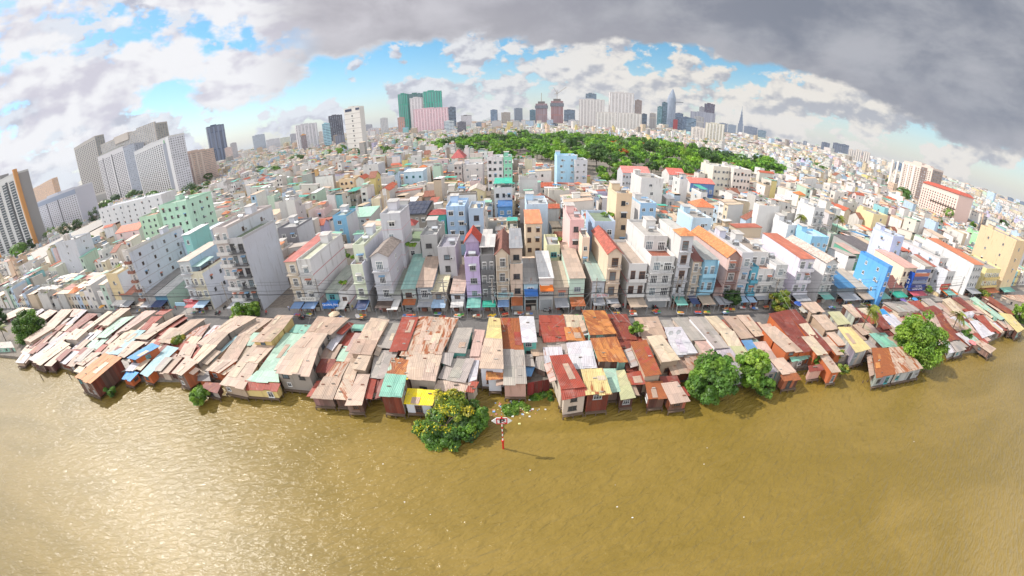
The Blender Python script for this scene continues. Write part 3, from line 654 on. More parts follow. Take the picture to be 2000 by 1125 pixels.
 ('brown patched roof house with a light blue square left of the orange wall', 'tin', [(5, 528,182, 652,176, 722,272, 610,280, 5.6,5.4,'bd',.1), (5, 652,176, 762,170, 902,342, 812,352, 5.6,5.4,'be',.3), (5, 612,282, 722,274, 806,372, 690,384, 5.4,5.2,'bd',.0)]),
 ('long low shack with slate blue and pink roof halves beside the trees', 'plaster', [(5, 698,405, 792,400, 922,612, 828,607, 4.8,4.4,'mb',.0), (5, 805,420, 912,415, 1012,562, 922,577, 4.8,4.5,'pk',.0), (5, 878,622, 962,610, 1047,682, 918,692, 4.4,4.1,'lv',.0)]),
 ('waterside shack with beige ribbed roof and rusty striped awning', 'brick', [(5, 958,572, 1082,566, 1197,692, 1063,712, 5.2,4.9,'be',.0), (5, 1050,717, 1197,702, 1232,747, 1080,772, 4.6,3.9,'or',.9)]),
 ('house with a bright orange side wall and tan ribbed roof', 'orange', [(5, 883,287, 1002,272, 1120,378, 985,400, 7.0,6.8,'be',.0), (5, 985,402, 1122,380, 1242,492, 1103,512, 6.8,6.5,'be',.1)]),
 ('large house under a wide dark red roof with tan patches on the right bank', 'orange', [(5, 943,162, 1102,132, 1352,492, 1240,502, 6.6,6.3,'rb',.0), (5, 1102,132, 1192,120, 1522,487, 1398,502, 6.5,6.2,'rb',.0), (5, 1228,256, 1300,248, 1392,372, 1335,372, 6.75,6.5,'cr',.0), (5, 1248,370, 1352,366, 1482,517, 1378,527, 6.7,6.45,'cr',.0)]),
 ('shack with torn dark green netting over its yard on the right bank', 'tin', [(5, 1110,512, 1272,500, 1300,560, 1160,600, 4.2,4.0,'tq',.0), (5, 1275,502, 1390,492, 1405,540, 1310,552, 4.2,4.0,'gn',.0)]),
 ('narrow orange and white stilt house with pale striped roof on the right bank', 'orange', [(5, 1408,537, 1482,527, 1602,682, 1518,697, 5.4,5.0,'be',.1)]),
 ('small brick pink river hut with flat red brown roof beside the orange stilt house', 'pink', [(5, 1308,642, 1422,622, 1442,662, 1318,682, 4.2,4.1,'rb',.0)]),
 ('box shaped tan house at the street beside the wide dark red roof', 'beige', [(5, 1238,62, 1372,52, 1452,132, 1338,142, 7.0,6.8,'be',.0)]),
 ('tan roofed house with barred windows right of the wide dark red roof', 'beige', [(5, 1343,172, 1462,166, 1567,292, 1463,302, 6.4,6.2,'be',.0)]),
 ('house with pale green cream roof set between tan roofs on the right bank', 'silver', [(5, 1488,142, 1592,136, 1692,242, 1578,257, 7.0,6.8,'yg',.0)]),
 ('long tan strip roofs with orange gables left of the pale yellow roof', 'orange', [(5, 1478,332, 1547,330, 1662,437, 1578,447, 5.4,5.2,'be',.0), (5, 1438,382, 1492,377, 1622,522, 1558,527, 5.0,4.7,'be',.0)]),
 ('tall silver sided house with pale yellow roof and blue front on the right bank', 'silver', [(5, 1578,287, 1692,280, 1872,472, 1738,502, 7.2,6.8,'yc',.0)]),
 ('silver sheet house with tan roof near the leaning coconut palm', 'silver', [(5, 1618,77, 1702,70, 1792,182, 1738,192, 6.8,6.6,'be',.0)]),
 ('big stilt house with rust patchwork roof standing over the water on the right', 'silver', [(6, 480,662, 640,655, 700,890, 520,922, 5.4,4.7,'or',.8), (6, 640,655, 792,650, 952,842, 700,890, 5.4,4.7,'be',.5)]),
 ('low shack with spotted pale green roof behind the big rust patchwork roof', 'tin', [(6, 458,532, 602,516, 717,642, 580,652, 4.6,4.4,'tq',.35)]),
 ('wide shed with grey and red sheet roof near the street on the right', 'plaster', [(6, 583,242, 802,226, 922,312, 730,332, 5.6,5.4,'gr',.2), (6, 808,232, 912,224, 962,282, 905,302, 5.6,5.4,'rd',.1), (6, 912,300, 1052,270, 1132,322, 1010,352, 5.4,5.2,'rb',.1)]),
 ('brown roofed shack with a bright blue tarpaulin beside the coconut palm', 'rust', [(6, 540,312, 592,305, 692,412, 640,432, 4.8,4.5,'bl',.0), (6, 480,352, 560,350, 657,472, 590,492, 4.8,4.5,'rb',.2)]),
 ('long patchwork shack of grey, green and red sheets right of the big round tree', 'tin', [(6, 955,325, 1060,345, 1187,590, 1090,560, 5.0,4.6,'pk',.3), (6, 1062,342, 1122,336, 1287,572, 1180,592, 5.0,4.5,'rb',.5)]),
 ('shed with toothed concrete edge by the street on the right', 'plaster', [(6, 935,212, 1012,205, 1132,297, 1060,302, 5.4,5.2,'gr',.0)]),
 ('long shack with pale and dark red roof strips on the right', 'beige', [(6, 1128,217, 1202,196, 1312,332, 1250,342, 5.6,5.4,'cr',.0), (6, 1213,197, 1292,190, 1442,312, 1390,322, 5.2,5.0,'rb',.2)]),
 ('white boxy upper room among the tin roofs right of the second palm', 'white', [(6, 1325,335, 1400,322, 1425,345, 1345,362, 6.2,6.1,'wh',.0)]),
 ('waterside shack with pale sheets and red edged strips at the right bend', 'tin', [(6, 1380,415, 1450,402, 1602,522, 1490,562, 4.8,4.3,'wh',.1), (6, 1430,372, 1502,352, 1617,502, 1570,507, 4.8,4.5,'rd',.3), (6, 1335,325, 1420,318, 1530,352, 1480,345, 5.0,4.8,'pk',.1)]),
 ('long mint and cream roofed house on stilts at the far right bend', 'mint', [(6, 1378,202, 1432,190, 1692,382, 1650,397, 5.6,5.3,'gn',.0), (6, 1640,330, 1760,350, 1877,482, 1812,512, 5.2,4.8,'yc',.0), (6, 1690,390, 1745,380, 1780,490, 1740,490, 4.6,4.3,'be',.2)]),
 ('shack with rusty red roof beside the mint roofed house at far right', 'rust', [(6, 1488,192, 1562,182, 1802,342, 1738,352, 5.4,5.1,'rb',.5)]),
 ('stained plaster shed with red striped roof at the right edge', 'plaster', [(6, 1668,172, 1880,170, 1960,262, 1740,205, 5.6,5.4,'be',.5)]),
 ('grey sheet shack on the muddy bank right of the big round tree', 'silver', [(6, 1195,602, 1262,590, 1342,662, 1258,687, 4.0,3.7,'gr',.1), (6, 1160,630, 1200,625, 1250,690, 1190,710, 3.2,3.0,'wh',.0)]),
 ('low shack with torn grey and white roof at the end of the mud bank', 'tin', [(6, 1418,602, 1482,590, 1612,662, 1562,702, 3.9,3.5,'be',.3), (6, 1330,560, 1420,540, 1470,600, 1420,610, 4.0,3.8,'gn',.1)]),
 # darker lean-to roofs in the gaps
 ('low sheet lean-to in the gap behind the tall dark brown house', 'tin', [(1, 1100,690, 1160,640, 1200,760, 1110,780, 3.4,3.2,'gr',.2)]),
 ('low patched roof behind the two storey orange brick shack', 'tin', [(2, 60,330, 180,300, 60,410, -30,420, 4.0,3.8,'rb',.2)]),
 ('low tan shed between the yellow sided house and the street', 'beige', [(2, 760,195, 920,205, 830,280, 700,270, 4.6,4.4,'pk',.4)]),
 ('low grey sheds behind the gleaming white ribbed roof', 'tin', [(4, 600,370, 690,365, 700,480, 560,490, 4.0,3.8,'gr',.3)]),
 ('low brown sheet sheds right of the coconut palm beside the street', 'tin', [(6, 330,290, 480,300, 560,350, 380,360, 4.4,4.2,'rb',.2)]),
]

def plan_inset(q, t):
    c = sum((Vector((p.x, p.y)) for p in q), Vector((0, 0))) / 4
    out = []
    for p in q:
        d = c - Vector((p.x, p.y)); out.append(Vector((p.x, p.y)) + d.normalized() * t)
    return out
def bank_y(x):
    for (xa, ya), (xb, yb) in zip(bank, bank[1:]):
        if xa <= x <= xb: return ya + (yb - ya) * (x - xa) / (xb - xa)
    return 50
st_ = MB(); st_.tube([(0, 0, 0), (0, 0, 1)], .11, hx('6a5648'), 'timber', 6); STILT = template(st_, 'stilt')

def shack(label, wall, secs, i):
    rnd = random.Random(i * 7 + 3)
    Q = []
    for s in secs:
        pts = [cp(s[0], s[1 + 2 * k], s[2 + 2 * k]) for k in range(4)]
        zb, zf = 1 + (s[9] - 1) * .70, 1 + (s[10] - 1) * .68
        q = [at(*pts[0], zb), at(*pts[1], zb), at(*pts[2], zf), at(*pts[3], zf)]
        c_ = sum(q, Vector()) / 4
        q = [p + Vector((p.x - c_.x, p.y - c_.y, 0)).normalized() * .16 + Vector((0, 0, rnd.uniform(-.10, .12))) for p in q]
        Q.append(q)
    ALLQ.extend(Q); allp = [p for q in Q for p in q]
    cx = sum(p.x for p in allp) / len(allp); fy = min(p.y for p in allp)
    o = (cx, fy, 1.0)
    root = thing('riverside_shack', label, 'shack', o, 0, 'shacks along the river bank')
    wcol, wmat = WC[wall]
    for s, q in zip(secs, Q):
        col, ru = RC[s[11]], s[12]
        rf = MB(o)
        th = .10
        wd = (q[1] - q[0]).length; ln = (q[3] - q[0]).length
        B2 = lambda u, v: (q[0] * (1 - u) + q[1] * u) * (1 - v) + (q[3] * (1 - u) + q[2] * u) * v
        ns = max(1, int(wd / rnd.uniform(1.3, 2.1)))
        for k in range(ns):
            cuts = [-rnd.uniform(.0, .22) / ln] + ([rnd.uniform(.42, .58)] if ln > 6 else []) + [1 + rnd.uniform(-.12, .38) / ln]
            for j in range(len(cuts) - 1):
                u0, u1 = k / ns, (k + 1) / ns + (.06 / wd if k < ns - 1 else 0); v0, v1 = cuts[j], cuts[j + 1] + (.12 / ln if j < len(cuts) - 2 else 0)
                zo = Vector((0, 0, (.02 if (k + j) % 2 else .045) + rnd.uniform(0, .02))); z1 = zo + Vector((0, 0, .05))
                lo = [B2(u0, v1), B2(u1, v1), B2(u1, v0), B2(u0, v0)]
                rf.prism([p + zo for p in lo], [p + z1 for p in lo], jit(col, .07), 'corrugated_sheet', max(0, ru + rnd.uniform(-.1, .12)) if ru else (.12 if rnd.random() < .2 else 0))
        # odd replacement sheets laid on top
        n = (q[1] - q[0]).cross(q[3] - q[0]).normalized(); n = n if n.z > 0 else -n
        for _ in range(int(wd * ln / 40 + rnd.random())):
            u0 = rnd.uniform(.03, .7); v0 = rnd.uniform(.03, .6); du = min(.95 - u0, rnd.uniform(.8, 2.2) / wd); dv = min(.95 - v0, rnd.uniform(1.5, 5) / ln)
            f = lambda u, v: (q[0] * (1 - u) + q[1] * u) * (1 - v) + (q[3] * (1 - u) + q[2] * u) * v
            z0 = n * (th + .03); z1 = n * (th + .06)
            c2, r2 = rnd.choice(((jit(col, .12), .0), (jit(col, .15), .1), (jit(col, .2), .15), (col, .35), (jit(col, .2), .0), (RC['cr'], .1), (RC['bd'], .1)))
            lo = [f(u0, v0 + dv), f(u0 + du, v0 + dv), f(u0 + du, v0), f(u0, v0)]
            rf.prism([p + z0 for p in lo], [p + z1 for p in lo], c2, 'corrugated_sheet', r2, bot=False)
        for _ in range(rnd.randint(0, 2)):     # bricks and timbers that hold the sheets down
            u, v = rnd.uniform(.1, .9), rnd.uniform(.1, .9); p = (q[0] * (1 - u) + q[1] * u) * (1 - v) + (q[3] * (1 - u) + q[2] * u) * v
            rf.box(p.x - .3, p.x + .3, p.y - .08, p.y + .08, p.z + th + .02, p.z + th + .2, rnd.choice(((.25, .12, .08), (.4, .36, .32), (.2, .17, .14))), 'plain')
        rf.build('roof', root)
        # a lower lean-to sheet along one side closes the gap to the neighbour
        if ln > 3 and rnd.random() < .8:
            e0, e1 = (q[1], q[2]) if (rnd.random() < .5) else (q[0], q[3]); out = Vector((e0.x - (q[0].x + q[1].x) / 2, 0, 0)).normalized() * rnd.uniform(.9, 1.7)
            t0, t1 = rnd.uniform(0, .3), rnd.uniform(.6, .97); a0, a1 = e0.lerp(e1, t0), e0.lerp(e1, t1); dz = Vector((0, 0, -min(1.0, (min(e0.z, e1.z) - 1.6) * .35))); lt = MB(o)
            lo = [a0 + dz * .6, a0 + out + dz, a1 + out + dz, a1 + dz * .6]
            nn_ = (lo[1] - lo[0]).cross(lo[3] - lo[0])
            if nn_.z < 0: lo = lo[::-1]
            lt.prism(lo, [p + Vector((0, 0, .06)) for p in lo], jit(rnd.choice((RC['be'], RC['bd'], RC['gr'], RC['rb'], RC['pk'], RC['rd'], RC['cr'])), .12), 'corrugated_sheet', rnd.choice((0, .1, .4)))
            lt.build('lean_to_roof', root)
        # walls
        ins = plan_inset(q, .46); low = []; hi = []
        for p, z in zip(ins, q):
            by = bank_y(p.x); base = .85 if p.y < by + .4 else 1.0
            low.append(Vector((p.x, p.y, base))); hi.append(Vector((p.x, p.y, z.z - .03)))
        wl = MB(o); order = [3, 2, 1, 0]
        for k in range(4):
            a, b = order[k], order[(k + 1) % 4]
            A, B_, C_, D_ = low[a], low[b], hi[b], hi[a]
            L_ = (B_ - A).length
            if wmat == 'board_wall' and L_ > 1.5:
                u = 0.0
                while u < 1:
                    e = min(1.0, u + rnd.uniform(1.0, 3.2) / L_)
                    if 1 - e < .4 / L_: e = 1.0
                    cc = rnd.choice((wcol, wcol, jit(wcol, .3), hx('9c8478', .7), hx('6c4438', .7), hx('c4bab0', .7), hx('7a5a4c', .7)))
                    wl.poly((A.lerp(B_, u), A.lerp(B_, e), D_.lerp(C_, e), D_.lerp(C_, u)), cc, wmat); u = e
            else: wl.poly((A, B_, C_, D_), jit(wcol, .04), wmat)
        wl.poly([low[3], low[2], low[1], low[0]][::-1], wcol, wmat)
        wl.build('wall', root)
        # windows and doors on the faces that look out on the river and sideways
        for (a, b) in ((3, 2), (2, 1) if cx < 0 else (0, 3)):
            A, B_ = low[a], low[b]; d = B_ - A; d.z = 0; L_ = d.length
            top = min(hi[a].z, hi[b].z)
            if L_ < 2.2 or top - A.z < 1.6: continue
            frontf = (a, b) == (3, 2)
            if not frontf and rnd.random() < .35: continue
            nf = 2 if top - A.z > 3.6 else 1
            rz = math.atan2(d.y, d.x)
            nrm = Vector((d.y, -d.x, 0)).normalized()
            for fl in range(nf):
                nw = min(4, max(1, int(L_ / (2.6 if frontf else 4.5))))
                for kk in range(nw):
                    if rnd.random() < .25: continue
                    t = (kk + .5 + rnd.uniform(-.12, .12)) / nw; P_ = A + d * t
                    zz = A.z + fl * 2.0 + (.75 if rnd.random() < .75 else .1)
                    hh = .95 if zz - A.z - fl * 2.0 > .5 else 1.8
                    if zz + hh > top - .15: hh = top - .2 - zz
                    if hh < .5: continue
                    window(root, rnd.choice(('brown', 'dark', 'grey', 'white', 'brown', 'grey', 'dark', 'dark', 'teal')), (P_.x + nrm.x * .01 - o[0], P_.y + nrm.y * .01 - o[1], zz - o[2]), rnd.uniform(.9, 1.5), hh, rz)
        # stilts and a plank deck where the floor stands over the water
        fr = [low[3], low[2]]
        if min(p.y for p in fr) < bank_y((fr[0].x + fr[1].x) / 2) + .3:
            d = fr[1] - fr[0]; L_ = d.length; nst = max(2, int(L_ / 1.7) + 1)
            dk = MB(o); nn = Vector((d.y, -d.x, 0)).normalized()
            e0, e1 = fr[0] + nn * .45, fr[1] + nn * .45
            dq = [e0, e1, fr[1] - nn * .3, fr[0] - nn * .3]
            dk.prism([Vector((p.x, p.y, .62)) for p in dq], [Vector((p.x, p.y, .83)) for p in dq], hx('7a6452', .7), 'timber')
            dk.build('deck', root)
            for kk in range(nst):
                for off in (.3, -2.4):
                    p = fr[0].lerp(fr[1], kk / (nst - 1)) + nn * off
                    ref('stilt', STILT, root, (p.x - o[0], p.y - o[1], -1.5 - o[2]), 0, (1, 1, .65 + 1.5))
    return root
ALLQ = []
SHACKS = [shack(l, w_, s, i) for i, (l, w_, s) in enumerate(RIV)]

def covered(x, y, m=.4):
    for q in ALLQ:
        xs_ = [p.x for p in q]; ys_ = [p.y for p in q]
        if not (min(xs_) - m < x < max(xs_) + m and min(ys_) - m < y < max(ys_) + m): continue
        ok = True; c = sum(q, Vector()) / 4
        for i in range(4):
            a, b = q[i], q[(i + 1) % 4]; cr = (b.x - a.x) * (y - a.y) - (b.y - a.y) * (x - a.x); cc = (b.x - a.x) * (c.y - a.y) - (b.y - a.y) * (c.x - a.x)
            if cr * cc < -m * abs(cc) * .1: ok = False; break
        if ok: return True
    return False
# low lean-to sheds fill the slits between the houses
RL = random.Random(31); LEAN = []
CNM = {'be': 'beige', 'bd': 'tan', 'gr': 'grey', 'rb': 'dark red', 'pk': 'pinkish', 'rd': 'red', 'cr': 'cream', 'lb': 'pale blue', 'wh': 'white', 'gn': 'pale green'}
SHN = [(o.location.x, o.location.y + 6, o['label']) for o in SHACKS]
def lean_shed(x, y, w, d, z, key):
    near = min(SHN, key=lambda t: (t[0] - x) ** 2 + (t[1] - y) ** 2); l = near[2]
    for cut in (' with ', ' left ', ' right ', ' behind ', ' beside ', ' between ', ' among ', ' under ', ' in the ', ' on stilts', ' near ', ' at the', ' above ', ' running ', ' reaching ', ' over ', ' fading ', ' set ', ' cut ', ' squeezed ', ' stepping ', ' just ', ' standing '): l = l.split(cut)[0]
    LEAN.append((x, y, w, d, z, key, ' '.join(l.split()[:5]), 'left of' if x < near[0] else 'right of'))
x = -168.0
while x < 182:
    y = bank_y(x) + 1.0
    while y < min(63.5, street_y(x) - 9.2):
        if not covered(x, y) and not covered(x + .8, y) and not covered(x - .8, y) and not any(abs(x - q[0]) < (q[2] + 1.5) / 2 and abs(y - q[1]) < (q[3] + 1.5) / 2 for q in LEAN):
            if not (0 < x < 11 and y < 53): lean_shed(x, y + 1.2, RL.uniform(2.6, 4.6), RL.uniform(3.5, 6.5), RL.uniform(2.9, 3.6), RL.choice(('be', 'bd', 'gr', 'rb', 'pk', 'rd', 'cr', 'wh', 'gn', 'be')))
        y += 1.6
    x += 1.3
cnt = {}
for q in LEAN: cnt.setdefault((q[5], q[6], q[7]), []).append(q)
OW = ['first', 'second', 'third', 'fourth', 'fifth', 'sixth', 'seventh', 'eighth']
for (key, l, side), L_ in cnt.items():
    for i, (x, y, w, d, z, *_r) in enumerate(sorted(L_, key=lambda t: t[1])):
        root = thing('sheet_shed', 'low %s sheet lean-to %s the %s%s' % (CNM[key], side, l, (', %s from the river' % OW[min(i, 7)]) if len(L_) > 1 else ''), 'shed', (x, y, 1.0), 0, 'low sheds between the riverside shacks')
        b = MB((x, y, 1.0)); col = RC[key]; ns = max(2, int(w / 1.1))
        for k in range(ns):
            xa, xb = x - w / 2 + w * k / ns, x - w / 2 + w * (k + 1) / ns + (.04 if k < ns - 1 else 0); e = RL.uniform(-.25, .25); zo = .03 * (k % 2)
            lo = [(xa, y - d / 2 + e, z - .25 + zo), (xb, y - d / 2 + e, z - .25 + zo), (xb, y + d / 2, z + .15 + zo), (xa, y + d / 2, z + .15 + zo)]
            b.prism(lo, [(p[0], p[1], p[2] + .05) for p in lo], jit(col, .1), 'corrugated_sheet', RL.choice((0, .1, .35)))
        b.build('roof', root); b = MB((x, y, 1.0)); b.box(x - w / 2 + .25, x + w / 2 - .25, y - d / 2 + .5, y + d / 2 - .2, .9, z - .3, WC[RL.choice(('brown', 'tin', 'grey', 'plaster', 'rust'))][0], 'board_wall'); b.build('wall', root)
print('LEAN', len(LEAN))
# ------------------------------------------------------------------ tube houses along the street and in the quarter behind
ZC = {'Q4': (1640, 430, 5.358), 'Q5': (200, 400, 5.114), 'Q6': (860, 420, 5.627), 'Q7': (1120, 400, 5.114), 'Q8': (1420, 400, 5.113), 'Q3': (1640, 290, 5.358),
      'R1': (0, 180, 3.75), 'R2': (500, 150, 3.75), 'R3': (1000, 150, 3.75), 'R4': (1500, 220, 3.75), 'R5': (0, 400, 3.75), 'R6': (500, 400, 3.75), 'R7': (1000, 400, 3.75), 'R8': (1500, 400, 3.75), 'P': (0, 0, 1.0)}
def zc(k, x, y): o = ZC[k]; return o[0] + x / o[2], o[1] + y / o[2]
LOWZ = []
FOOT = []                                   # taken plots (x0, x1, y0, y1)
def clear_plot(x0, x1, y0, y1, m=0.3): FOOT.append((x0 - m, x1 + m, y0 - m, y1 + m))
WH = hx('e4e0dc', .78); WH2 = hx('d8d8de', .78); CRM = hx('e6dcc0', .85); GRY = hx('b8b6b4', .8); LGR = hx('cccac8', .85); PCH = hx('e8c8a4', .88); MNT = hx('c0dcc8', .88); PBL = hx('bcd6ea', .88); LIL = hx('c8aee0', .88)
TER = hx('c8583c', .75); ORG = hx('e88830', .8); REDT = hx('b83c34', .75); BRT = hx('9a5c48', .75); CNC = hx('b8aea4', .7)
AWC = {'blue': hx('7c9cc8', .7), 'grey': hx('a8aab0', .7), 'teal': hx('7cc0b4', .7), 'green': hx('2ca890', .75), 'orange': hx('e87828', .8), 'white': hx('e0dcd8', .8), 'rust': hx('b8683c', .7), 'navy': hx('3c4c78', .7), 'lblue': hx('a4c0dc', .75), 'tan': hx('c0ac98', .7)}

def on_street(crop, a, b, back=0.0):
    pa, pb_ = zc(crop, *a), zc(crop, *b); ys = street_y(0) + back
    for _ in range(4):
        A = aty(*pa, ys); B_ = aty(*pb_, ys); ys = street_y((A.x + B_.x) / 2) + back
    return A.x, B_.x, ys, (A.z + B_.z) / 2 - GZ

def st_house(label, crop, a, b, d, floors, cat='tube house', back=1.6, name='tube_house', **S):
    for k in ('col', 'side', 'rcol', 'balc', 'bands', 'fins'):
        if k in S: S[k] = soft(S[k], .22)
    x0, x1, ys, h = on_street(crop, a, b, back)
    h -= S.pop('dh', 0)
    S.update(x=(x0 + x1) / 2, y=ys, w=max(2.4, x1 - x0 - .06), d=d, h=h, floors=floors)
    clear_plot(x0, x1, ys - 2, ys + d)
    return house(name, label, cat, S, 'tube houses along the street')

STREET = []
def SH(*a, **k): STREET.append(st_house(*a, **k)); return STREET[-1]
# centre, left to right
lilac = SH('tall lilac tube house with red gabled roof pavilion', 'Q6', (262, 492), (430, 492), 14, 4, col=LIL, side=hx('b8a0cc', .8), win='grey', nwin=1, roof='flat', bulk=False, tx=.5, ty=.12, rcol=CNC, aw=(AWC['teal'], 3.0, 3.6), shopk='roller')
k = MB(lilac.location).place(lilac.location.x, lilac.location.y, GZ, 0); bx_ = [Vector(v.co) for v in [c for c in lilac.children if c.name.startswith('wall')][0].data.vertices]; lw = max(v.x for v in bx_); lh = max(v.z for v in bx_) - .7
for sg in (-1, 1):
    q = [(lw * 1.15 * sg, 2.2, lh + 3.1), (lw * 1.15 * sg, 8.2, lh + 3.1), (0, 8.2, lh + 5.6), (0, 2.2, lh + 5.6)]
    if sg < 0: q = [q[1], q[0], q[3], q[2]]
    k.prism(q, [(a[0], a[1], a[2] + .14) for a in q], hx('c84c38', .8), 'roof_tile')
k.poly([(-lw, 2.6, lh + 3.2), (lw, 2.6, lh + 3.2), (0, 2.6, lh + 5.45)], hx('c8b4d4', .8)); k.build('gabled_roof', lilac)
k = MB(lilac.location).place(lilac.location.x, lilac.location.y, GZ, 0); k.box(-lw * .9, lw * .9, 2.8, 8, lh, lh + 3.2, hx('b8a4c8', .8), bot=False, top=False); k.build('roof_room', lilac)
SH('dark grey modern tube house with open stair bays beside the lilac house', 'Q6', (436, 470), (598, 470), 15, 4, col=hx('8c8c90', .7), side=LGR, win='dark', nwin=2, front='balcony', balc=hx('707074', .7), brail='solid', cover=(.05, .6, hx('d8d4d0', .75)), aw=(AWC['green'], 2.4, 3.4))
r = SH('cream tube house with brown gabled attic balcony right of the dark grey house', 'Q6', (606, 425), (748, 425), 14, 4, col=hx('e0c8ac', .85), side=LGR, win='white3', front='balcony', roof='gable', rise=.55, rcol=BRT, balc=hx('e8d8c0', .85), fins=hx('e8d8c0', .85), aw=(AWC['blue'], 2.4, 3.4))
SH('plain beige tube house with glazed top balcony', 'Q6', (762, 400), (904, 400), 16, 4, col=hx('dcc0a8', .85), side=LGR, win='dark', nwin=1, setback=2.4, tcol=hx('88a8b0'), roof='tin', rcol=AWC['grey'], rise=.02, aw=(AWC['rust'], 2.2, 3.6), shopk='roller')
SH('low house with pale blue pediment and blue awning', 'Q6', (915, 748), (1076, 748), 12, 2, col=hx('a8ccd8', .85), side=GRY, roof='tin', rcol=hx('b4b0ac', .7), rise=.1, win='grey', front='balcony', balc=GRY, aw=(hx('3c78c8', .75), 1.6, 5.6), awm='plain')
SH('low house with white sheet roof and vivid orange awning', 'Q6', (1085, 690), (1244, 690), 13, 2, col=WH, side=GRY, roof='tin', rcol=hx('dcdad8', .8), rise=.12, win='dark', front='balcony', balc=GRY, aw=(AWC['orange'], 1.3, 6.6), awm='plain', shopk='roller')
SH('low tan roofed house between the orange awning and the mint house', 'Q6', (1247, 790), (1408, 790), 12, 2, col=hx('c8b4a0', .8), side=GRY, roof='tin', rcol=hx('d0b89c', .7), rise=.12, win='grey', aw=(AWC['grey'], 2.6, 3.2))
SH('long mint sided house with potted plants along its roof edge', 'Q6', (1420, 690), (1592, 690), 19, 2, col=MNT, side=MNT, roof='tin', rcol=hx('d0b49c', .7), rise=.10, win='grey', nwin=1, bands=hx('d8786c', .8), aw=(AWC['rust'], 2.6, 3.4))
SH('narrow grey blue house with a teal sheet roof left of the peach house', 'Q7', (190, 758), (316, 756), 16, 2, col=hx('c8ccd4', .85), side=hx('c8b0ac', .8), roof='tin', rcol=hx('a8c4b8', .7), rise=.06, win='grey', aw=(AWC['grey'], 2.0, 3.2))
SH('tall peach tube house with curved balconies and small tiled gable', 'Q7', (350, 482), (488, 484), 17, 4, col=hx('ecd0b0', .80), side=hx('ecd0ac', .80), win='grey', front='balcony', bwin='bdoor', roof='gable', rise=.45, rcol=TER, balc=hx('e4c4a4', .85), aw=(AWC['grey'], 1.4, 3.3))
SH('white tube house with pink edging and plants on both balconies', 'Q7', (556, 612), (738, 618), 17, 3, col=WH, side=LGR, win='brown', front='balcony', bwin='bdoor', balc=WH, brail='solid', bands=hx('d8506c', .85), rcol=hx('c8b09c', .7), bulk=False, tank=False, aw=(AWC['tan'], 3.2, 3.2))
SH('big white house with magenta framed balcony and roof terrace garden', 'Q7', (790, 415), (1034, 415), 20, 5, col=WH, side=hx('e8e4e0', .80), win='grey', nwin=2, front='balcony', balc=hx('e0dcd8', .85), setback=5.5, tcol=hx('a8583c', .7), rcol=hx('c8c0b8', .7), bdep=.9, tx=.6, ty=.55, shopk='roller', aw=(AWC['white'], .8, 3.4), bulkl=0)
SH('white tower house topped by a bright orange pyramid roof', 'Q7', (1080, 308), (1205, 306), 14, 5, col=WH2, side=WH, win='grey', front='balcony', bwin='bdoor', balc=WH2, roof='hip', rcol=ORG, rise=.42, hipd=4.0, aw=(AWC['teal'], 2.8, 3.2))
SH('cream house with planted balconies between the white tower and the sky blue house', 'Q7', (1200, 562), (1286, 562), 14, 4, col=hx('d8c0a4', .8), side=LGR, win='brown', front='balcony', balc=hx('d8c8b0', .8), roof='tin', rcol=hx('8c4c40', .7), rise=.25, aw=(AWC['navy'], 2.4, 3.2))
SH('sky blue house with green and orange shutters', 'Q7', (1302, 542), (1442, 546), 12, 3, col=hx('8ccce8', .88), side=hx('8ccce8', .88), win='white', nwin=2, front='balcony', balc=hx('8ccce8', .88), brail='solid', fins=hx('8ccce8', .88), roof='tin', rcol=hx('b4b8b4', .7), rise=.04, aw=(AWC['tan'], 2.8, 3.2))
SH('low house with dark red roof right of the sky blue house', 'Q7', (1420, 800), (1520, 830), 12, 1, col=hx('b09088', .8), roof='tin', rcol=hx('7c4038', .7), rise=.25, aw=(AWC['grey'], 2.6, 2.9), shopk='roller')
SH('pink and brown tube house with orange tiled gable', 'Q7', (1542, 516), (1672, 520), 20, 4, col=hx('b08478', .8), side=hx('ecc4bc', .80), win='white', front='balcony', balc=hx('9c5c50', .8), fins=hx('dcb4a8', .85), roof='gable', rise=.45, rcol=ORG, aw=(AWC['grey'], 2.4, 3.2))
SH('lavender white tube house with lattice panel next to the pink and brown house', 'Q7', (1684, 500), (1796, 503), 18, 4, col=WH2, side=hx('d0d0e4', .88), win='white3', front='balcony', balc=WH2, rcol=GRY, aw=(AWC['lblue'], 2.2, 3.2), shopk='roller')
SH('narrow turquoise balcony house', 'Q8', (246, 640), (312, 650), 12, 3, col=hx('3cacc8', .85), side=hx('40b0cc', .85), win='dark', nwin=1, front='balcony', balc=hx('3cacc8', .85), brail='solid', rcol=GRY, bulk=False, tank=False, aw=(AWC['lblue'], 2.0, 3.0))
SH('big white house with arched doorway and roof balustrade', 'Q8', (345, 535), (490, 568), 20, 4, col=WH, side=WH, win='grey', front='balcony', balc=WH, brail='solid', setback=4, rcol=hx('b09c8c', .7), aw=(AWC['grey'], 1.6, 3.4))
SH('grey white house with long balconies beside the white arched house', 'Q8', (495, 610), (606, 636), 16, 4, col=LGR, side=hx('dcdce4', .88), win='white3', front='balcony', balc=WH, rcol=GRY, aw=(AWC['navy'], 2.4, 3.2))
SH('pale lilac house with rounded balconies and hanging plants', 'Q8', (735, 522), (874, 552), 18, 4, col=hx('dcd4e4', .88), side=hx('e4d8e8', .88), win='dark', front='balcony', balc=hx('dcd8e0', .88), brail='solid', roof='tin', rcol=hx('d87048', .75), rise=.05, aw=(AWC['grey'], 2.6, 3.2))
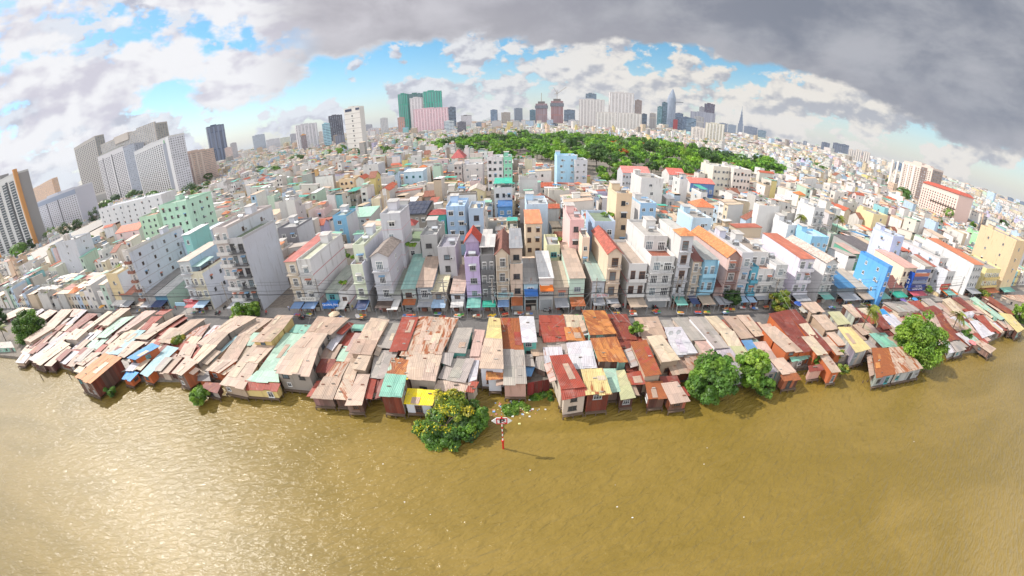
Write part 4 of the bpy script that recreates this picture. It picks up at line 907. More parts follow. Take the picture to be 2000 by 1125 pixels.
SH('plain white house with two windows high on its long side wall', 'Q8', (1004, 562), (1106, 590), 19, 4, col=LGR, side=hx('e8e6e4', .80), sides=(-1,), nside=2, win='grey', front='balcony', balc=WH, roof='gable', rise=.3, rcol=hx('d8c4b4', .75), aw=(AWC['teal'], 2.2, 3.2))
SH('low open fronted house under a blue sheet roof', 'Q8', (1118, 800), (1268, 858), 10, 1, col=hx('7a8a94', .8), roof='tin', rcol=hx('3088c0', .75), rise=.14, aw=(AWC['grey'], 3.0, 3.0))
SH('low shop with pale tan roof right of the blue sheet roof', 'Q4', (190, 700), (290, 730), 12, 1, col=hx('b0a498', .8), roof='tin', rcol=hx('d0c0ac', .7), rise=.1, aw=(AWC['tan'], 3.0, 3.0))
SH('low white shop with sloping cream roof in front of the bright blue house', 'Q4', (330, 690), (460, 745), 11, 1, col=hx('c0c0bc', .8), roof='tin', rcol=hx('dcd0bc', .75), rise=.1, aw=(AWC['teal'], 3.0, 3.0))
SH('low shop with maroon tiled roof left of the blue sign building', 'Q4', (535, 690), (650, 730), 9, 1, col=hx('b0a090', .8), roof='gablex', rise=.3, rcol=hx('8c4c44', .75), aw=(AWC['green'], 2.6, 3.0))
sign_house = SH('narrow shop building wrapped in dark blue sign panels', 'Q4', (770, 560), (905, 592), 9, 3, col=hx('d8d4cc', .85), side=hx('d8d0c4', .85), nwin=1, rcol=CNC, bulk=False, tank=False, aw=(hx('c85868', .8), 2.4, 3.2))
SH('low house with red and green sign in front of the cream boundary wall', 'Q4', (1040, 760), (1160, 770), 8, 1, col=hx('dcc088', .85), roof='tin', rcol=GRY, rise=.05, aw=(AWC['orange'], 2.4, 3.0))
SH('white house with set back top floor beside the cream boundary wall', 'Q4', (1160, 470), (1240, 470), 24, 4, col=LGR, side=hx('dce0ea', .80), sides=(-1,), nside=4, win='grey', setback=5, rcol=GRY, aw=(AWC['teal'], 3.0, 3.2))
SH('pale grey house with orange roof strip along its depth', 'Q4', (1420, 440), (1500, 490), 26, 4, col=LGR, side=hx('dcdcdc', .88), win='grey', roof='tin', rcol=hx('e07838', .8), rise=.05, aw=(AWC['grey'], 3.0, 3.2))
SH('yellow house with banded balconies at the right', 'Q4', (1545, 500), (1680, 545), 16, 3, col=hx('ecd888', .88), side=hx('ecd888', .88), win='white', front='balcony', balc=hx('e8c860', .85), brail='solid', rcol=CNC, aw=(AWC['rust'], 2.6, 3.0))
SH('tall plain apricot house cut by the right edge', 'Q4', (1850, 225), (1960, 240), 20, 5, col=hx('ecc890', .88), side=hx('eccc98', .80), win='grey', nwin=1, sides=(-1,), nside=2, rcol=CNC, aw=(AWC['teal'], 2.6, 3.0))
# left of centre, towards the left edge
SH('white house with wavy pink trim lines and open planted top balcony', 'R6', (836, 378), (962, 378), 20, 4, col=WH2, side=hx('e0dce4', .80), win='white3', front='balcony', balc=WH2, bands=hx('d8bcc0', .85), roof='gable', rise=.3, rcol=hx('a8988c', .7), sides=(1,), nside=2, aw=(hx('5c4c44', .7), 2.6, 3.4))
SH('narrow pale green tube house with planted roof balcony', 'R6', (672, 345), (760, 342), 18, 4, col=hx('dce4c4', .88), side=hx('d4d8e4', .88), win='white', front='balcony', balc=hx('d8e0c0', .85), setback=3, rcol=hx('c8d0b8', .7), aw=(AWC['navy'], 2.4, 3.2))
SH('white tube house with red stripes painted along its long side', 'R6', (296, 418), (398, 418), 20, 4, col=WH, side=hx('e8e4e4', .80), win='white', front='balcony', balc=WH, bands=hx('d87878', .85), rcol=hx('d8d8b8', .7), tank=False, aw=(AWC['blue'], 2.6, 3.2))
SH('cream tube house with rounded planted balconies left of the red striped house', 'R6', (208, 412), (292, 416), 20, 4, col=hx('e0ccb0', .85), side=LGR, win='brown', front='balcony', balc=hx('e0ccb0', .85), roof='tin', rcol=hx('d87060', .75), rise=.03, aw=(AWC['blue'], 2.6, 3.2))
SH('low shop with teal lattice front under a grey roof', 'R6', (505, 640), (600, 640), 15, 2, col=hx('6cb0a8', .8), side=GRY, roof='tin', rcol=hx('a8b0a0', .7), rise=.06, win='teal', aw=(hx('3878c0', .75), 2.4, 3.2))
SH('low white shop with red edge beside the teal lattice front', 'R6', (605, 655), (672, 655), 12, 2, col=WH, roof='flat', bulk=False, tank=False, bands=hx('c8404c', .8), win='brown', rcol=CNC, aw=(AWC['white'], 2.4, 3.0))
SH('low house with long teal sheet roof right of the wavy trimmed house', 'R6', (1066, 612), (1168, 612), 16, 2, col=hx('b0c0b8', .8), side=GRY, roof='tin', rcol=hx('94c8bc', .75), rise=.2, win='brown', aw=(AWC['rust'], 1.2, 3.4), shopk='roller')
SH('low house with peach tan sheet roof and blue gutter', 'R6', (1176, 600), (1292, 600), 16, 2, col=hx('a0a8b0', .8), side=hx('98a8b8', .8), roof='tin', rcol=hx('d0b098', .7), rise=.2, win='grey', front='balcony', balc=GRY, aw=(AWC['grey'], 1.8, 3.2))
SH('low house with pale yellow sheet roof beside a plaster shop sign', 'R6', (1284, 632), (1394, 632), 12, 2, col=hx('b8a898', .8), roof='tin', rcol=hx('e0d4a8', .75), rise=.12, win='brown', aw=(AWC['lblue'], 2.2, 3.2))
SH('low white house with a brown door left of the lilac house', 'R6', (1425, 645), (1525, 645), 13, 2, col=hx('d8dce4', .88), roof='tin', rcol=hx('d8b8a4', .7), rise=.12, win='brown', aw=(AWC['white'], 2.0, 3.2))
SH('low house with grey roof beneath the pale green tube house', 'R6', (762, 660), (832, 660), 10, 1, col=GRY, roof='tin', rcol=hx('9c9490', .7), rise=.08, aw=(AWC['blue'], 2.6, 3.0))
SH('low house with grey green sheet roof left of the teal roof', 'R6', (975, 655), (1060, 655), 14, 1, col=GRY, roof='tin', rcol=hx('b0b4a4', .7), rise=.16, aw=(AWC['white'], 3.0, 3.2))
SH('tall grey house of dark glass bays with a high blank east wall', 'Q5', (1252, 375), (1398, 335), 15, 6, col=hx('c8c8cc', .8), side=hx('d0d4e0', .88), win='grey', nwin=2, front='balcony', balc=hx('4c4c50', .7), bwin='dark', bulk=False, tank=False, rcol=hx('8c9c78', .7), aw=(AWC['white'], 3.2, 3.4))
SH('tall pale house with wide windows joined to the dark glass bays', 'Q5', (1100, 265), (1240, 235), 22, 7, col=hx('d8ccc8', .85), side=hx('d8dce4', .88), win='brown', nwin=2, sides=(1,), nside=2, front='balcony', balc=WH, brail='solid', rcol=hx('d8c8c0', .75), aw=(AWC['grey'], 3.2, 3.4))
SH('cream fronted house with grey side wall and sheltered roof garden', 'Q5', (878, 690), (998, 690), 15, 3, col=hx('e0d8b8', .85), side=hx('c8ccd8', .86), sides=(1,), nside=3, win='dark', front='balcony', balc=hx('d8d0b4', .8), cover=(.0, .45, hx('a8ccc4', .75)), rcol=hx('a8785c', .7), bulk=False, aw=(AWC['lblue'], 3.0, 3.4))
SH('pale house with blue balcony side left of the cream fronted house', 'Q5', (752, 565), (868, 560), 15, 4, col=hx('c8d0d4', .85), side=hx('a8c8e0', .86), win='white', front='balcony', balc=WH2, roof='tin', rcol=hx('d8c4b0', .75), rise=.03, aw=(hx('d05860', .75), 3.0, 3.4))
SH('low terrace of grey sheet roofs and blue fronts', 'Q5', (520, 905), (640, 905), 16, 1, col=hx('4c98b8', .8), side=hx('b8d0b8', .8), roof='tin', rcol=hx('d0ccc8', .75), rise=.1, aw=(AWC['navy'], 2.8, 3.2))
SH('low grey sheet roofed house right of the big white slab house', 'Q5', (410, 900), (515, 900), 18, 1, col=GRY, roof='tin', rcol=hx('a49c98', .7), rise=.1, aw=(AWC['grey'], 2.6, 3.0))
SH('big white six storey slab house with brown rounded balconies', 'Q5', (205, 482), (268, 492), 26, 6, col=hx('d8d0c8', .85), side=hx('e0e2ee', .80), sides=(1,), nside=4, win='brown', front='balcony', balc=hx('a06048', .8), brail='solid', bands=hx('c8bcc0', .8), rcol=LGR, aw=(AWC['tan'], 2.2, 3.2))
SH('yellow fronted house with blank white side wall', 'Q5', (40, 720), (145, 690), 14, 3, col=hx('e8cc90', .85), side=hx('d0d8dc', .88), nwin=1, win='grey', rcol=hx('d8d0b0', .7), bulk=False, aw=(AWC['white'], 2.2, 3.2))
SH('low house with terracotta roof and roof plants left of the white slab house', 'Q5', (180, 900), (300, 890), 12, 1, col=hx('a0a098', .8), roof='tin', rcol=hx('c86c48', .75), rise=.2, aw=(AWC['grey'], 2.6, 3.0))

# houses further back: front roof edge and height above the street
SPEC = []
def SPH(label, crop, a, b, z, d, floors, cat='house', name='house', **S):
    for k in ('col', 'side', 'rcol', 'balc'):
        if k in S: S[k] = soft(S[k], .2)
    A = at(*zc(crop, *a), GZ + z); B_ = at(*zc(crop, *b), GZ + z)
    rz = 0.0
    y = (A.y + B_.y) / 2; x0, x1 = A.x, B_.x
    S.update(x=(x0 + x1) / 2, y=y, w=x1 - x0, d=d, h=z, floors=floors)
    S.setdefault('shop', False)
    clear_plot(x0, x1, y - 1, y + d); kk = 1 - 26 / max(60, y); LOWZ.append((min(x0, x0 * kk) - 1, max(x1, x1 * kk) + 1, y - 30, y, 2))
    SPEC.append(house(name, label, cat, S, 'houses in the quarter behind the street'))
    return SPEC[-1]
SPH('white rear tower block behind the wavy trimmed house', 'R6', (905, 90), (1058, 75), 21, 9, 6, col=WH2, side=hx('e0dce4', .80), nwin=1, rcol=LGR, tank=False, bands=hx('d8bcc0', .85))
SPH('grey blank walled house with a shuttered window and vine terrace', 'R6', (1207, 235), (1322, 240), 14.5, 12, 4, col=hx('bcbab8', .8), nwin=1, win='dark', rcol=GRY)
SPH('square grey house with open flat roof left of the lilac house', 'R6', (1332, 325), (1458, 330), 13, 10, 4, col=hx('c4c2c2', .85), front='blank', win='dark', rcol=hx('a8a4b4', .7), bulk=False)
SPH('white house with green roof garden behind the wavy trimmed house', 'R6', (1072, 290), (1200, 290), 12, 12, 3, col=WH, nwin=1, rcol=hx('8ca878', .6), bulk=False, tank=False)
SPH('light blue walled house with red roofed neighbour left of centre', 'R6', (562, 95), (660, 88), 13, 10, 4, col=hx('7cc0e8', .88), side=hx('e4e4ec', .80), nwin=1, rcol=hx('b8c8c0', .7))
SPH('house with wide mint green sheet roof below the radio mast', 'R6', (678, 95), (838, 85), 9.5, 12, 3, col=LGR, roof='tin', rcol=hx('a8dcc0', .8), rise=.1, rust=0)
SPH('turquoise house with red hipped roof', 'R6', (1260, 78), (1388, 66), 13, 9, 3, col=hx('2cc0a8', .85), side=hx('2cb8a4', .85), win='white3', nwin=3, roof='hip', rcol=REDT, rise=.22)
solar = SPH('house whose roof carries a large solar panel array', 'R6', (1078, 60), (1232, 90), 13.5, 13, 4, col=hx('a89c90', .75), roof='tin', rcol=hx('3c4048', .6), rise=.12, rust=0)
sb_ = [Vector(v.co) for v in [c for c in solar.children if c.name.startswith('roof')][0].data.vertices]; x0_, x1_, y0_, y1_, z0_, z1_ = min(v.x for v in sb_) + .5, max(v.x for v in sb_) - .5, min(v.y for v in sb_) + .6, max(v.y for v in sb_) - .6, min(v.z for v in sb_), max(v.z for v in sb_)
for i in range(5):
    for j in range(3):
        k = MB(); xa_, xb_ = x0_ + (x1_ - x0_) * i / 5, x0_ + (x1_ - x0_) * (i + .94) / 5; t0, t1 = j / 3, (j + .95) / 3; zf_ = lambda t: z0_ + (z1_ - z0_) * t + .3
        q = [(xa_, y0_ + (y1_ - y0_) * t0, zf_(t0)), (xb_, y0_ + (y1_ - y0_) * t0, zf_(t0)), (xb_, y0_ + (y1_ - y0_) * t1, zf_(t1)), (xa_, y0_ + (y1_ - y0_) * t1, zf_(t1))]
        k.prism(q, [(a[0], a[1], a[2] + .06) for a in q], (.035, .045, .08), 'glass_pane'); k.build('solar_panel', solar)
SPH('pale blue house with open roof frames right of the turquoise house', 'R6', (1390, 30), (1530, 20), 16, 12, 5, col=hx('a8ccf0', .9), side=hx('b4d0f0', .9), nwin=2, rcol=PBL)
SPH('white pavilion with a red pyramid roof', 'R6', (1068, 150), (1155, 152), 13.5, 6, 3, col=WH, roof='hip', rise=.45, rcol=REDT)
SPH('charcoal and white house with roof plants left of centre', 'R6', (168, 180), (290, 178), 12, 12, 3, col=hx('94929a', .75), side=WH2, nwin=2, rcol=GRY)
SPH('cream orange house with rows of small brown windows', 'R2', (605, 762), (716, 750), 14, 12, 4, col=hx('f0cc98', .9), win='brown', nwin=3, rcol=hx('d8c8b0', .7))
SPH('plain white block house beside the dark pines left of centre', 'R2', (782, 655), (892, 645), 19, 14, 5, col=WH, side=WH2, nwin=1, rcol=LGR)
SPH('white six storey house joined to a mint house before the park', 'R2', (1690, 600), (1808, 592), 22, 14, 6, col=hx('ece4e4', .80), side=hx('ecd4d4', .80), nwin=3, win='dark', rcol=LGR)
SPH('mint green six storey house joined to a white house before the park', 'R2', (1812, 596), (1876, 592), 22, 14, 6, col=hx('84dcb4', .88), side=hx('7cd4b0', .88), nwin=2, win='white', rcol=LGR)
SPH('white stepped house with wide roofs left of the park', 'R2', (1512, 655), (1660, 645), 16, 13, 4, col=WH, side=hx('e4e0e8', .80), nwin=2, rcol=LGR)
SPH('low hall with a tall red pyramid spire roof', 'R2', (1425, 600), (1525, 592), 11, 20, 2, col=hx('d8b8a4', .8), roof='hip', rise=.62, rcol=hx('d85c58', .8), hipd=24)
SPH('white house under a wide bright teal roof cover', 'R2', (1745, 830), (1876, 815), 16, 12, 4, col=WH, win='dark', nwin=3, cover=(0, .95, hx('3cc4a8', .8)), rcol=LGR)
SPH('blue roofed house below the teal roof cover', 'R2', (1770, 960), (1876, 940), 11, 9, 3, col=hx('4c98d8', .85), roof='tin', rcol=hx('2c78c0', .8), rise=.06, rust=0)
SPH('yellow cream house with pitched roof near the teal roof cover', 'R2', (1560, 830), (1668, 850), 12, 12, 3, col=hx('ecd8a0', .88), roof='gable', rise=.25, rcol=hx('d8c8b8', .75))
SPH('pale blue house with white flat roof left of centre', 'R2', (1080, 700), (1220, 690), 14, 12, 3, col=hx('c0dcf0', .9), nwin=3, win='teal', roof='tin', rcol=hx('e0e4e8', .85), rise=.03)
SPH('amber framed house among the grey roofs at left', 'R2', (405, 705), (470, 700), 12, 10, 3, col=hx('e4b05c', .85), nwin=2, win='brown', rcol=CNC)
SPH('light blue tall house before the park', 'R3', (340, 592), (462, 578), 21, 12, 6, col=hx('a4d8f4', .9), side=hx('b0dcf4', .9), nwin=2, rcol=PBL)
SPH('white stepped house right of the light blue tall house', 'R3', (470, 620), (545, 612), 19, 12, 5, col=WH2, side=WH, nwin=2, rcol=LGR)
SPH('long school wing with salmon pink tiled roof beside the park', 'R3', (812, 700), (1010, 708), 12, 12, 3, col=WH2, roof='gablex', rise=.3, rcol=hx('e8887c', .85), nwin=9, win='grey', name='school_wing', cat='school')
SPH('middle school wing with red tiled roof and white ridges', 'R3', (1130, 705), (1290, 730), 12, 12, 3, col=WH, roof='gablex', rise=.3, rcol=hx('e86c58', .85), nwin=7, win='grey', name='school_wing', cat='school')
SPH('blue and white arcaded school front under a coral roof', 'R3', (1312, 778), (1478, 785), 12, 11, 2, col=hx('5c8cd0', .85), side=WH, roof='gablex', rise=.22, rcol=hx('ec7864', .85), nwin=4, win='white3', front='balcony', balc=hx('4c80d0', .85), name='school_wing', cat='school')
SPH('beige office block with glazed stair bay', 'R3', (1475, 660), (1600, 672), 20, 16, 5, col=hx('e4dcc8', .88), nwin=4, win='grey', rcol=LGR)
SPH('beige L shaped block beside the glazed office block', 'R3', (1602, 672), (1780, 700), 20, 18, 5, col=hx('e8dcd0', .88), side=hx('e8dcd0', .88), nwin=5, sides=(-1,), nside=3, win='dark', rcol=LGR)
SPH('narrow tan tower house with orange base band', 'R3', (772, 872), (876, 868), 22, 10, 6, col=hx('ecc89c', .88), side=hx('f0d0a4', .9), nwin=1, win='dark', sides=(1,), rcol=CNC, shop=False)
SPH('big plain white house with stepped top near the phone mast', 'R3', (940, 745), (1120, 760), 19, 14, 5, col=hx('ece6e2', .80), side=WH, front='blank', rcol=CNC)
SPH('sky blue house with white roof near the phone mast', 'R3', (933, 930), (1068, 945), 13, 11, 4, col=hx('9ccaf0', .9), side=WH, nwin=2, rcol=LGR)
SPH('temple pavilion with a bright orange hipped roof', 'R3', (1362, 955), (1474, 955), 12, 8, 3, col=hx('e0d4c8', .85), roof='hip', rise=.35, rcol=hx('f07830', .85))
SPH('pale blue house with orange patio roof behind the centre row', 'R3', (102, 930), (272, 965), 15, 13, 4, col=hx('c4dcf0', .9), side=hx('c0dcf4', .9), nwin=1, rcol=hx('c8ccd0', .7))
SPH('cream house with bright orange sheet roof behind the beige tube house', 'R7', (98, 130), (222, 142), 13, 11, 4, col=hx('ecd4b4', .88), win='brown', roof='tin', rcol=hx('f08848', .85), rise=.12, rust=0)
SPH('tall narrow rose pink house behind the mint sided house', 'R7', (422, 120), (534, 134), 17, 13, 5, col=hx('f0b8b4', .9), side=hx('f4c4bc', .9), front='blank', win='dark', rcol=hx('d8a8a0', .75))
SPH('grey blue house with a lush roof garden behind the peach house', 'R7', (605, 138), (758, 140), 15.5, 12, 4, col=hx('b8c8e0', .88), side=hx('a4c8ec', .88), nwin=2, rcol=hx('90a888', .6), bulk=False, tank=False)
SPH('pale sky blue house with open roof room right of the orange pyramid', 'R7', (1312, 100), (1478, 122), 13.5, 12, 4, col=hx('cce4f4', .9), side=hx('b8dcf4', .9), front='blank', rcol=CNC)
SPH('pale yellow green house with a teal door behind the mint sided house', 'R7', (255, 310), (352, 312), 10.5, 9, 3, col=hx('e0dca8', .88), front='blank', win='teal', rcol=GRY, bulk=False)
SPH('peach block house behind the peach tube house', 'R7', (515, 255), (572, 260), 14, 14, 4, col=hx('f0d0b4', .9), front='blank', rcol=CNC, bulk=False)
SPH('light blue three bay house with white window frames on the right', 'R8', (278, 222), (488, 272), 11.5, 9, 3, col=hx('8ccdf0', .9), side=hx('8ccdf0', .9), nwin=3, win='white3', rcol=hx('b8dcf4', .75), tank=False)
SPH('tall white house with planted front balconies on the right', 'R8', (330, 25), (428, 42), 16.5, 11, 5, col=WH, side=hx('ecebec', .80), front='balcony', balc=LGR, rcol=LGR)
SPH('long white blank walled house left of the light blue three bay house', 'R8', (85, 128), (278, 195), 12.5, 9, 4, col=hx('ecebec', .80), front='blank', rcol=LGR)
SPH('tall lavender blue house with a blank wall on the right', 'R8', (888, 228), (1026, 262), 17, 10, 5, col=hx('bccaf0', .88), side=hx('ccd4f8', .9), front='blank', sides=(-1,), nside=1, rcol=LGR)
SPH('bright azure house with four white windows on the right', 'R8', (870, 460), (922, 472), 13, 12, 4, col=hx('3098ec', .88), side=hx('48aef4', .9), nwin=1, sides=(-1,), nside=2, win='white', rcol=hx('d8c8b0', .75), bulk=False, tank=False)
SPH('low jade green house right of centre behind the street', 'R8', (596, 345), (708, 372), 7.5, 10, 2, col=hx('5cb494', .85), front='blank', roof='tin', rcol=hx('d8b0a0', .75), rise=.05)
SPH('yellow walled house among white houses on the right', 'R8', (765, 72), (888, 92), 14, 12, 4, col=hx('f0d898', .9), side=hx('f0d898', .9), front='blank', rcol=CNC)
SPH('house under a large dark slate roof beside the bright azure house', 'R8', (700, 350), (960, 420), 7, 22, 2, col=GRY, roof='tin', rcol=hx('7c7478', .65), rise=.04, rust=0)
SPH('lime green house on the far right', 'R8', (1540, 225), (1610, 235), 13, 9, 4, col=hx('98ec98', .88), side=hx('a0f0a0', .9), front='blank', rcol=LGR)
SPH('blue roofed row house at the far right', 'R8', (1620, 300), (1738, 335), 9, 9, 2, col=hx('6cacd8', .85), roof='tin', rcol=hx('3890e0', .85), rise=.1, rust=0)
SPH('cream and red roofed house behind the blue sign building', 'R8', (965, 440), (1130, 480), 11, 14, 3, col=hx('f0d8b4', .9), side=hx('f0dcbc', .9), win='brown', roof='tin', rcol=hx('e0a898', .8), rise=.05)
SPH('white building with rows of tiny windows below the white left towers', 'R1', (760, 850), (1135, 770), 24, 16, 6, col=hx('ecebec', .80), nwin=9, win='dark', rcol=WH2, name='apartment_house')
SPH('tall pale green apartment house at left', 'R1', (1145, 850), (1380, 798), 27, 16, 8, col=hx('b4e4c4', .88), side=hx('c0ecd0', .9), nwin=4, win='dark', sides=(1,), nside=3, rcol=hx('a8c8b0', .7), name='apartment_house')
SPH('pale green lower apartment wing left of the tall green house', 'R1', (1025, 925), (1142, 905), 20, 14, 6, col=hx('bce4c0', .88), nwin=3, win='dark', rcol=hx('d8a080', .7), name='apartment_house')
twin = SPH('plain white windowless tower house at left with twin roof chimneys', 'R5', (408, 290), (545, 262), 22, 10, 6, col=WH2, side=hx('d8dce8', .9), front='blank', rcol=LGR, sides=(1,), nside=1)
for cx_ in (-2.5, 1.5): k = MB(); k.box(cx_, cx_ + 1.6, 1.0, 2.6, 22, 25.6, hx('dcd4cc', .8), bot=False); k.build('chimney', twin)
SPH('pink house with coral tiled gables at left', 'R5', (868, 200), (992, 190), 13, 12, 4, col=hx('f0d0cc', .9), side=WH, nwin=2, win='brown', roof='gablex', rise=.25, rcol=hx('f07850', .85))
SPH('cream house with balconies and brown shutters at left', 'R5', (325, 490), (440, 450), 11, 18, 3, col=hx('dcdcc0', .85), side=hx('dcdcc4', .88), win='brown', front='balcony', balc=LGR, rcol=GRY)
SPH('pale blue house with brick shuttered window behind the cream fronted house', 'R5', (1300, 290), (1420, 250), 15, 22, 4, col=hx('c8dcf0', .9), side=hx('cce0f4', .9), win='brown', nwin=1, roof='tin', rcol=hx('dce8f0', .85), rise=.02)
SPH('aqua house with white canopy roof behind the cream fronted house', 'R5', (1300, 240), (1420, 200), 20, 10, 5, col=hx('8cd4cc', .85), roof='tin', rcol=hx('e8e8e8', .80), rise=.04)

# long market sheds at the far left
def shed(label, q, z, col):
    pts = [at(*p, GZ + z) for p in q]; c = sum(pts, Vector()) / 4
    root = thing('market_shed', label, 'shed', (c.x, c.y, GZ), 0, 'market sheds at far left')
    b = MB((c.x, c.y, GZ)); b.prism([pts[3], pts[2], pts[1], pts[0]], [p + Vector((0, 0, .3)) for p in (pts[3], pts[2], pts[1], pts[0])], col, 'corrugated_sheet', .1); b.build('roof', root)
    b = MB((c.x, c.y, GZ)); ins = plan_inset(pts, .8); lo = [Vector((p.x, p.y, GZ)) for p in ins]; hi = [Vector((p.x, p.y, GZ + z - .03)) for p in ins]
    b.prism([lo[3], lo[2], lo[1], lo[0]], [hi[3], hi[2], hi[1], hi[0]], hx('a8a49c', .8), 'wall_paint', top=False); b.build('wall', root)
    xs_ = [p.x for p in pts]; ys_ = [p.y for p in pts]; clear_plot(min(xs_), max(xs_), min(ys_), max(ys_), -2)
shed('long grey market shed below the orange finned tower', [(60, 495), (205, 425), (208, 436), (70, 512)], 7, hx('a49c94', .6))
shed('long market shed with teal roof strip at far left', [(30, 515), (95, 485), (105, 492), (35, 528)], 6, hx('7cb0a4', .65))
shed('pale second market shed behind the white windowless tower house', [(75, 510), (215, 435), (225, 445), (85, 528)], 6.5, hx('b8a898', .62))
# ------------------------------------------------------------------ towers of the skyline
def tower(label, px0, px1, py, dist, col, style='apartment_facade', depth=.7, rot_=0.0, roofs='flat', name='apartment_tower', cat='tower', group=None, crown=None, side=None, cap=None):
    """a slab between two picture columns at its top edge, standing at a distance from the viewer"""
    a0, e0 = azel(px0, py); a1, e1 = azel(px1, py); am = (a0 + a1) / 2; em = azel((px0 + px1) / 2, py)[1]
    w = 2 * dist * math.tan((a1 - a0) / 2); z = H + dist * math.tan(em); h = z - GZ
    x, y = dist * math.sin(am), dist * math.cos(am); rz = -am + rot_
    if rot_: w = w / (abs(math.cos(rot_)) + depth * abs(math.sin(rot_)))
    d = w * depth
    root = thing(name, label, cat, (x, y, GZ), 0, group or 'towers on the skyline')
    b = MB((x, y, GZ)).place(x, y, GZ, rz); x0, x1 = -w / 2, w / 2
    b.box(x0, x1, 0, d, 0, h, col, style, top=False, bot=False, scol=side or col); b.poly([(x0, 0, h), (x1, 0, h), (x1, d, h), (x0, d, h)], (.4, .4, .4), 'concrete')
    b.build('wall', root)
    b = MB((x, y, GZ)).place(x, y, GZ, rz); cc = cap or tuple(v * .9 for v in col)
    t = max(.3, w * .02); ph = max(1.2, h * .015)
    if roofs == 'flat':
        ring(b, x0, x1, 0, d, h, h + ph, t, cc, 'plain')
        b.box(x0 + w * .25, x0 + w * .6, d * .3, d * .7, h, h + max(3, h * .045), cc, 'plain', bot=False)
        b.box(x0 + w * .65, x0 + w * .8, d * .35, d * .6, h, h + max(2, h * .03), tuple(v * .7 for v in col), 'plain', bot=False)
    elif roofs == 'hip':
        b.poly([(x0 - 1, -1, h), (x1 + 1, -1, h), (x1 - w * .08, d / 2, h + h * .06), (x0 + w * .08, d / 2, h + h * .06)], cap, 'roof_tile'); b.poly([(x1 + 1, d + 1, h), (x0 - 1, d + 1, h), (x0 + w * .08, d / 2, h + h * .06), (x1 - w * .08, d / 2, h + h * .06)], cap, 'roof_tile')
        b.poly([(x1 + 1, -1, h), (x1 + 1, d + 1, h), (x1 - w * .08, d / 2, h + h * .06)], cap, 'roof_tile'); b.poly([(x0 - 1, d + 1, h), (x0 - 1, -1, h), (x0 + w * .08, d / 2, h + h * .06)], cap, 'roof_tile')
    b.build('roof', root)
    r_ = max(w, d) / 2; clear_plot(x - r_, x + r_, y - r_ * .6, y + r_ * 1.6)
    return root, (x, y, rz, w, d, h)

def ribs(root, T, n, col, depth=.6, rec=None, z0=0):
    """pilasters or balcony stacks that run the height of a tower front"""
    x, y, rz, w, d, h = T
    for i in range(n):
        b = MB((x, y, GZ)).place(x, y, GZ, rz); u = -w / 2 + (i + .5) * w / n
        b.box(u - w / n * .17, u + w / n * .17, -depth, 0.05, z0, h * .985, col, 'plain' if rec is None else rec, bot=False)
        b.build('balcony_stack' if rec else 'pilaster', root)

grW = hx('c0b8b0', .85)
# --- near left group, standing on ground points read off the photograph
def slab(label, A, B_, top, depth, col, side, style, style2=None, name='apartment_tower', group='towers at the left', side_left=False, cap=None, zt=None):
    """front between the ground points under pixels A and B; TOP is the pixel of the roof corner above B (or above A when side_left)"""
    a = at(*A, GZ); b0 = at(*B_, GZ); c = a if side_left else b0
    dr = ray(*top); t = math.hypot(c.x, c.y) / math.hypot(dr.x, dr.y); h = zt or (H + dr.z * t - GZ)
    v = b0 - a; w = v.length; rz = math.atan2(v.y, v.x)
    root = thing(name, label, 'tower', (a.x, a.y, GZ), 0, group)
    b = MB((a.x, a.y, GZ)).place(a.x, a.y, GZ, rz)
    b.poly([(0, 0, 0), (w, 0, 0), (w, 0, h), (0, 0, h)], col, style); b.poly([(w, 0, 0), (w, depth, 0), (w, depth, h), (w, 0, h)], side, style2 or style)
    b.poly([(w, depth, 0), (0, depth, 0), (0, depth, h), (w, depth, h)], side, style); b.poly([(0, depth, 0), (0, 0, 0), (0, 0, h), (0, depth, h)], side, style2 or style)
    b.poly([(0, 0, h), (w, 0, h), (w, depth, h), (0, depth, h)], (.42, .41, .4), 'concrete'); b.build('wall', root)
    b = MB((a.x, a.y, GZ)).place(a.x, a.y, GZ, rz); cc = cap or tuple(q * .9 for q in col); ring(b, 0, w, 0, depth, h, h + 2.2, .6, cc, 'plain')
    b.box(w * .2, w * .5, depth * .3, depth * .7, h, h + 5, cc, 'plain', bot=False); b.box(w * .6, w * .8, depth * .3, depth * .6, h, h + 4, cc, 'plain', bot=False); b.build('roof', root)
    P = [Vector((a.x + p[0] * math.cos(rz) - p[1] * math.sin(rz), a.y + p[0] * math.sin(rz) + p[1] * math.cos(rz))) for p in ((0, 0), (w, 0), (w, depth), (0, depth))]
    clear_plot(min(p.x for p in P), max(p.x for p in P), min(p.y for p in P), max(p.y for p in P), -3)
    xa_, xb_, ya_, yb_ = min(p.x for p in P), max(p.x for p in P), min(p.y for p in P), max(p.y for p in P)
    for t in (.97, .92, .86, .80, .74): LOWZ.append((min(xa_, xb_) * t - 12, max(xa_, xb_) * t + 12, ya_ * t - 25, yb_ * t + 10, 1))
    return root, (a.x, a.y, rz, w, depth, h)
def fbox(root, T, name, x0, x1, y0, y1, z0, z1, col, mat='plain', label=None):
    x, y, rz, w, d, h = T; b = MB((x, y, GZ)).place(x, y, GZ, rz); b.box(x0, x1, y0, y1, z0, z1, col, mat); o = b.build(name, root)
    if label: o['label'] = label
    return o
fw_ = MB(); fw_.box(-.5, .5, -.12, 0, 0, 1, (.05, .052, .06), 'glass_pane'); fw_.box(-.56, .56, -.35, 0, -.12, -.01, (.45, .43, .41), 'plain'); FARWIN = template(fw_, 'window')
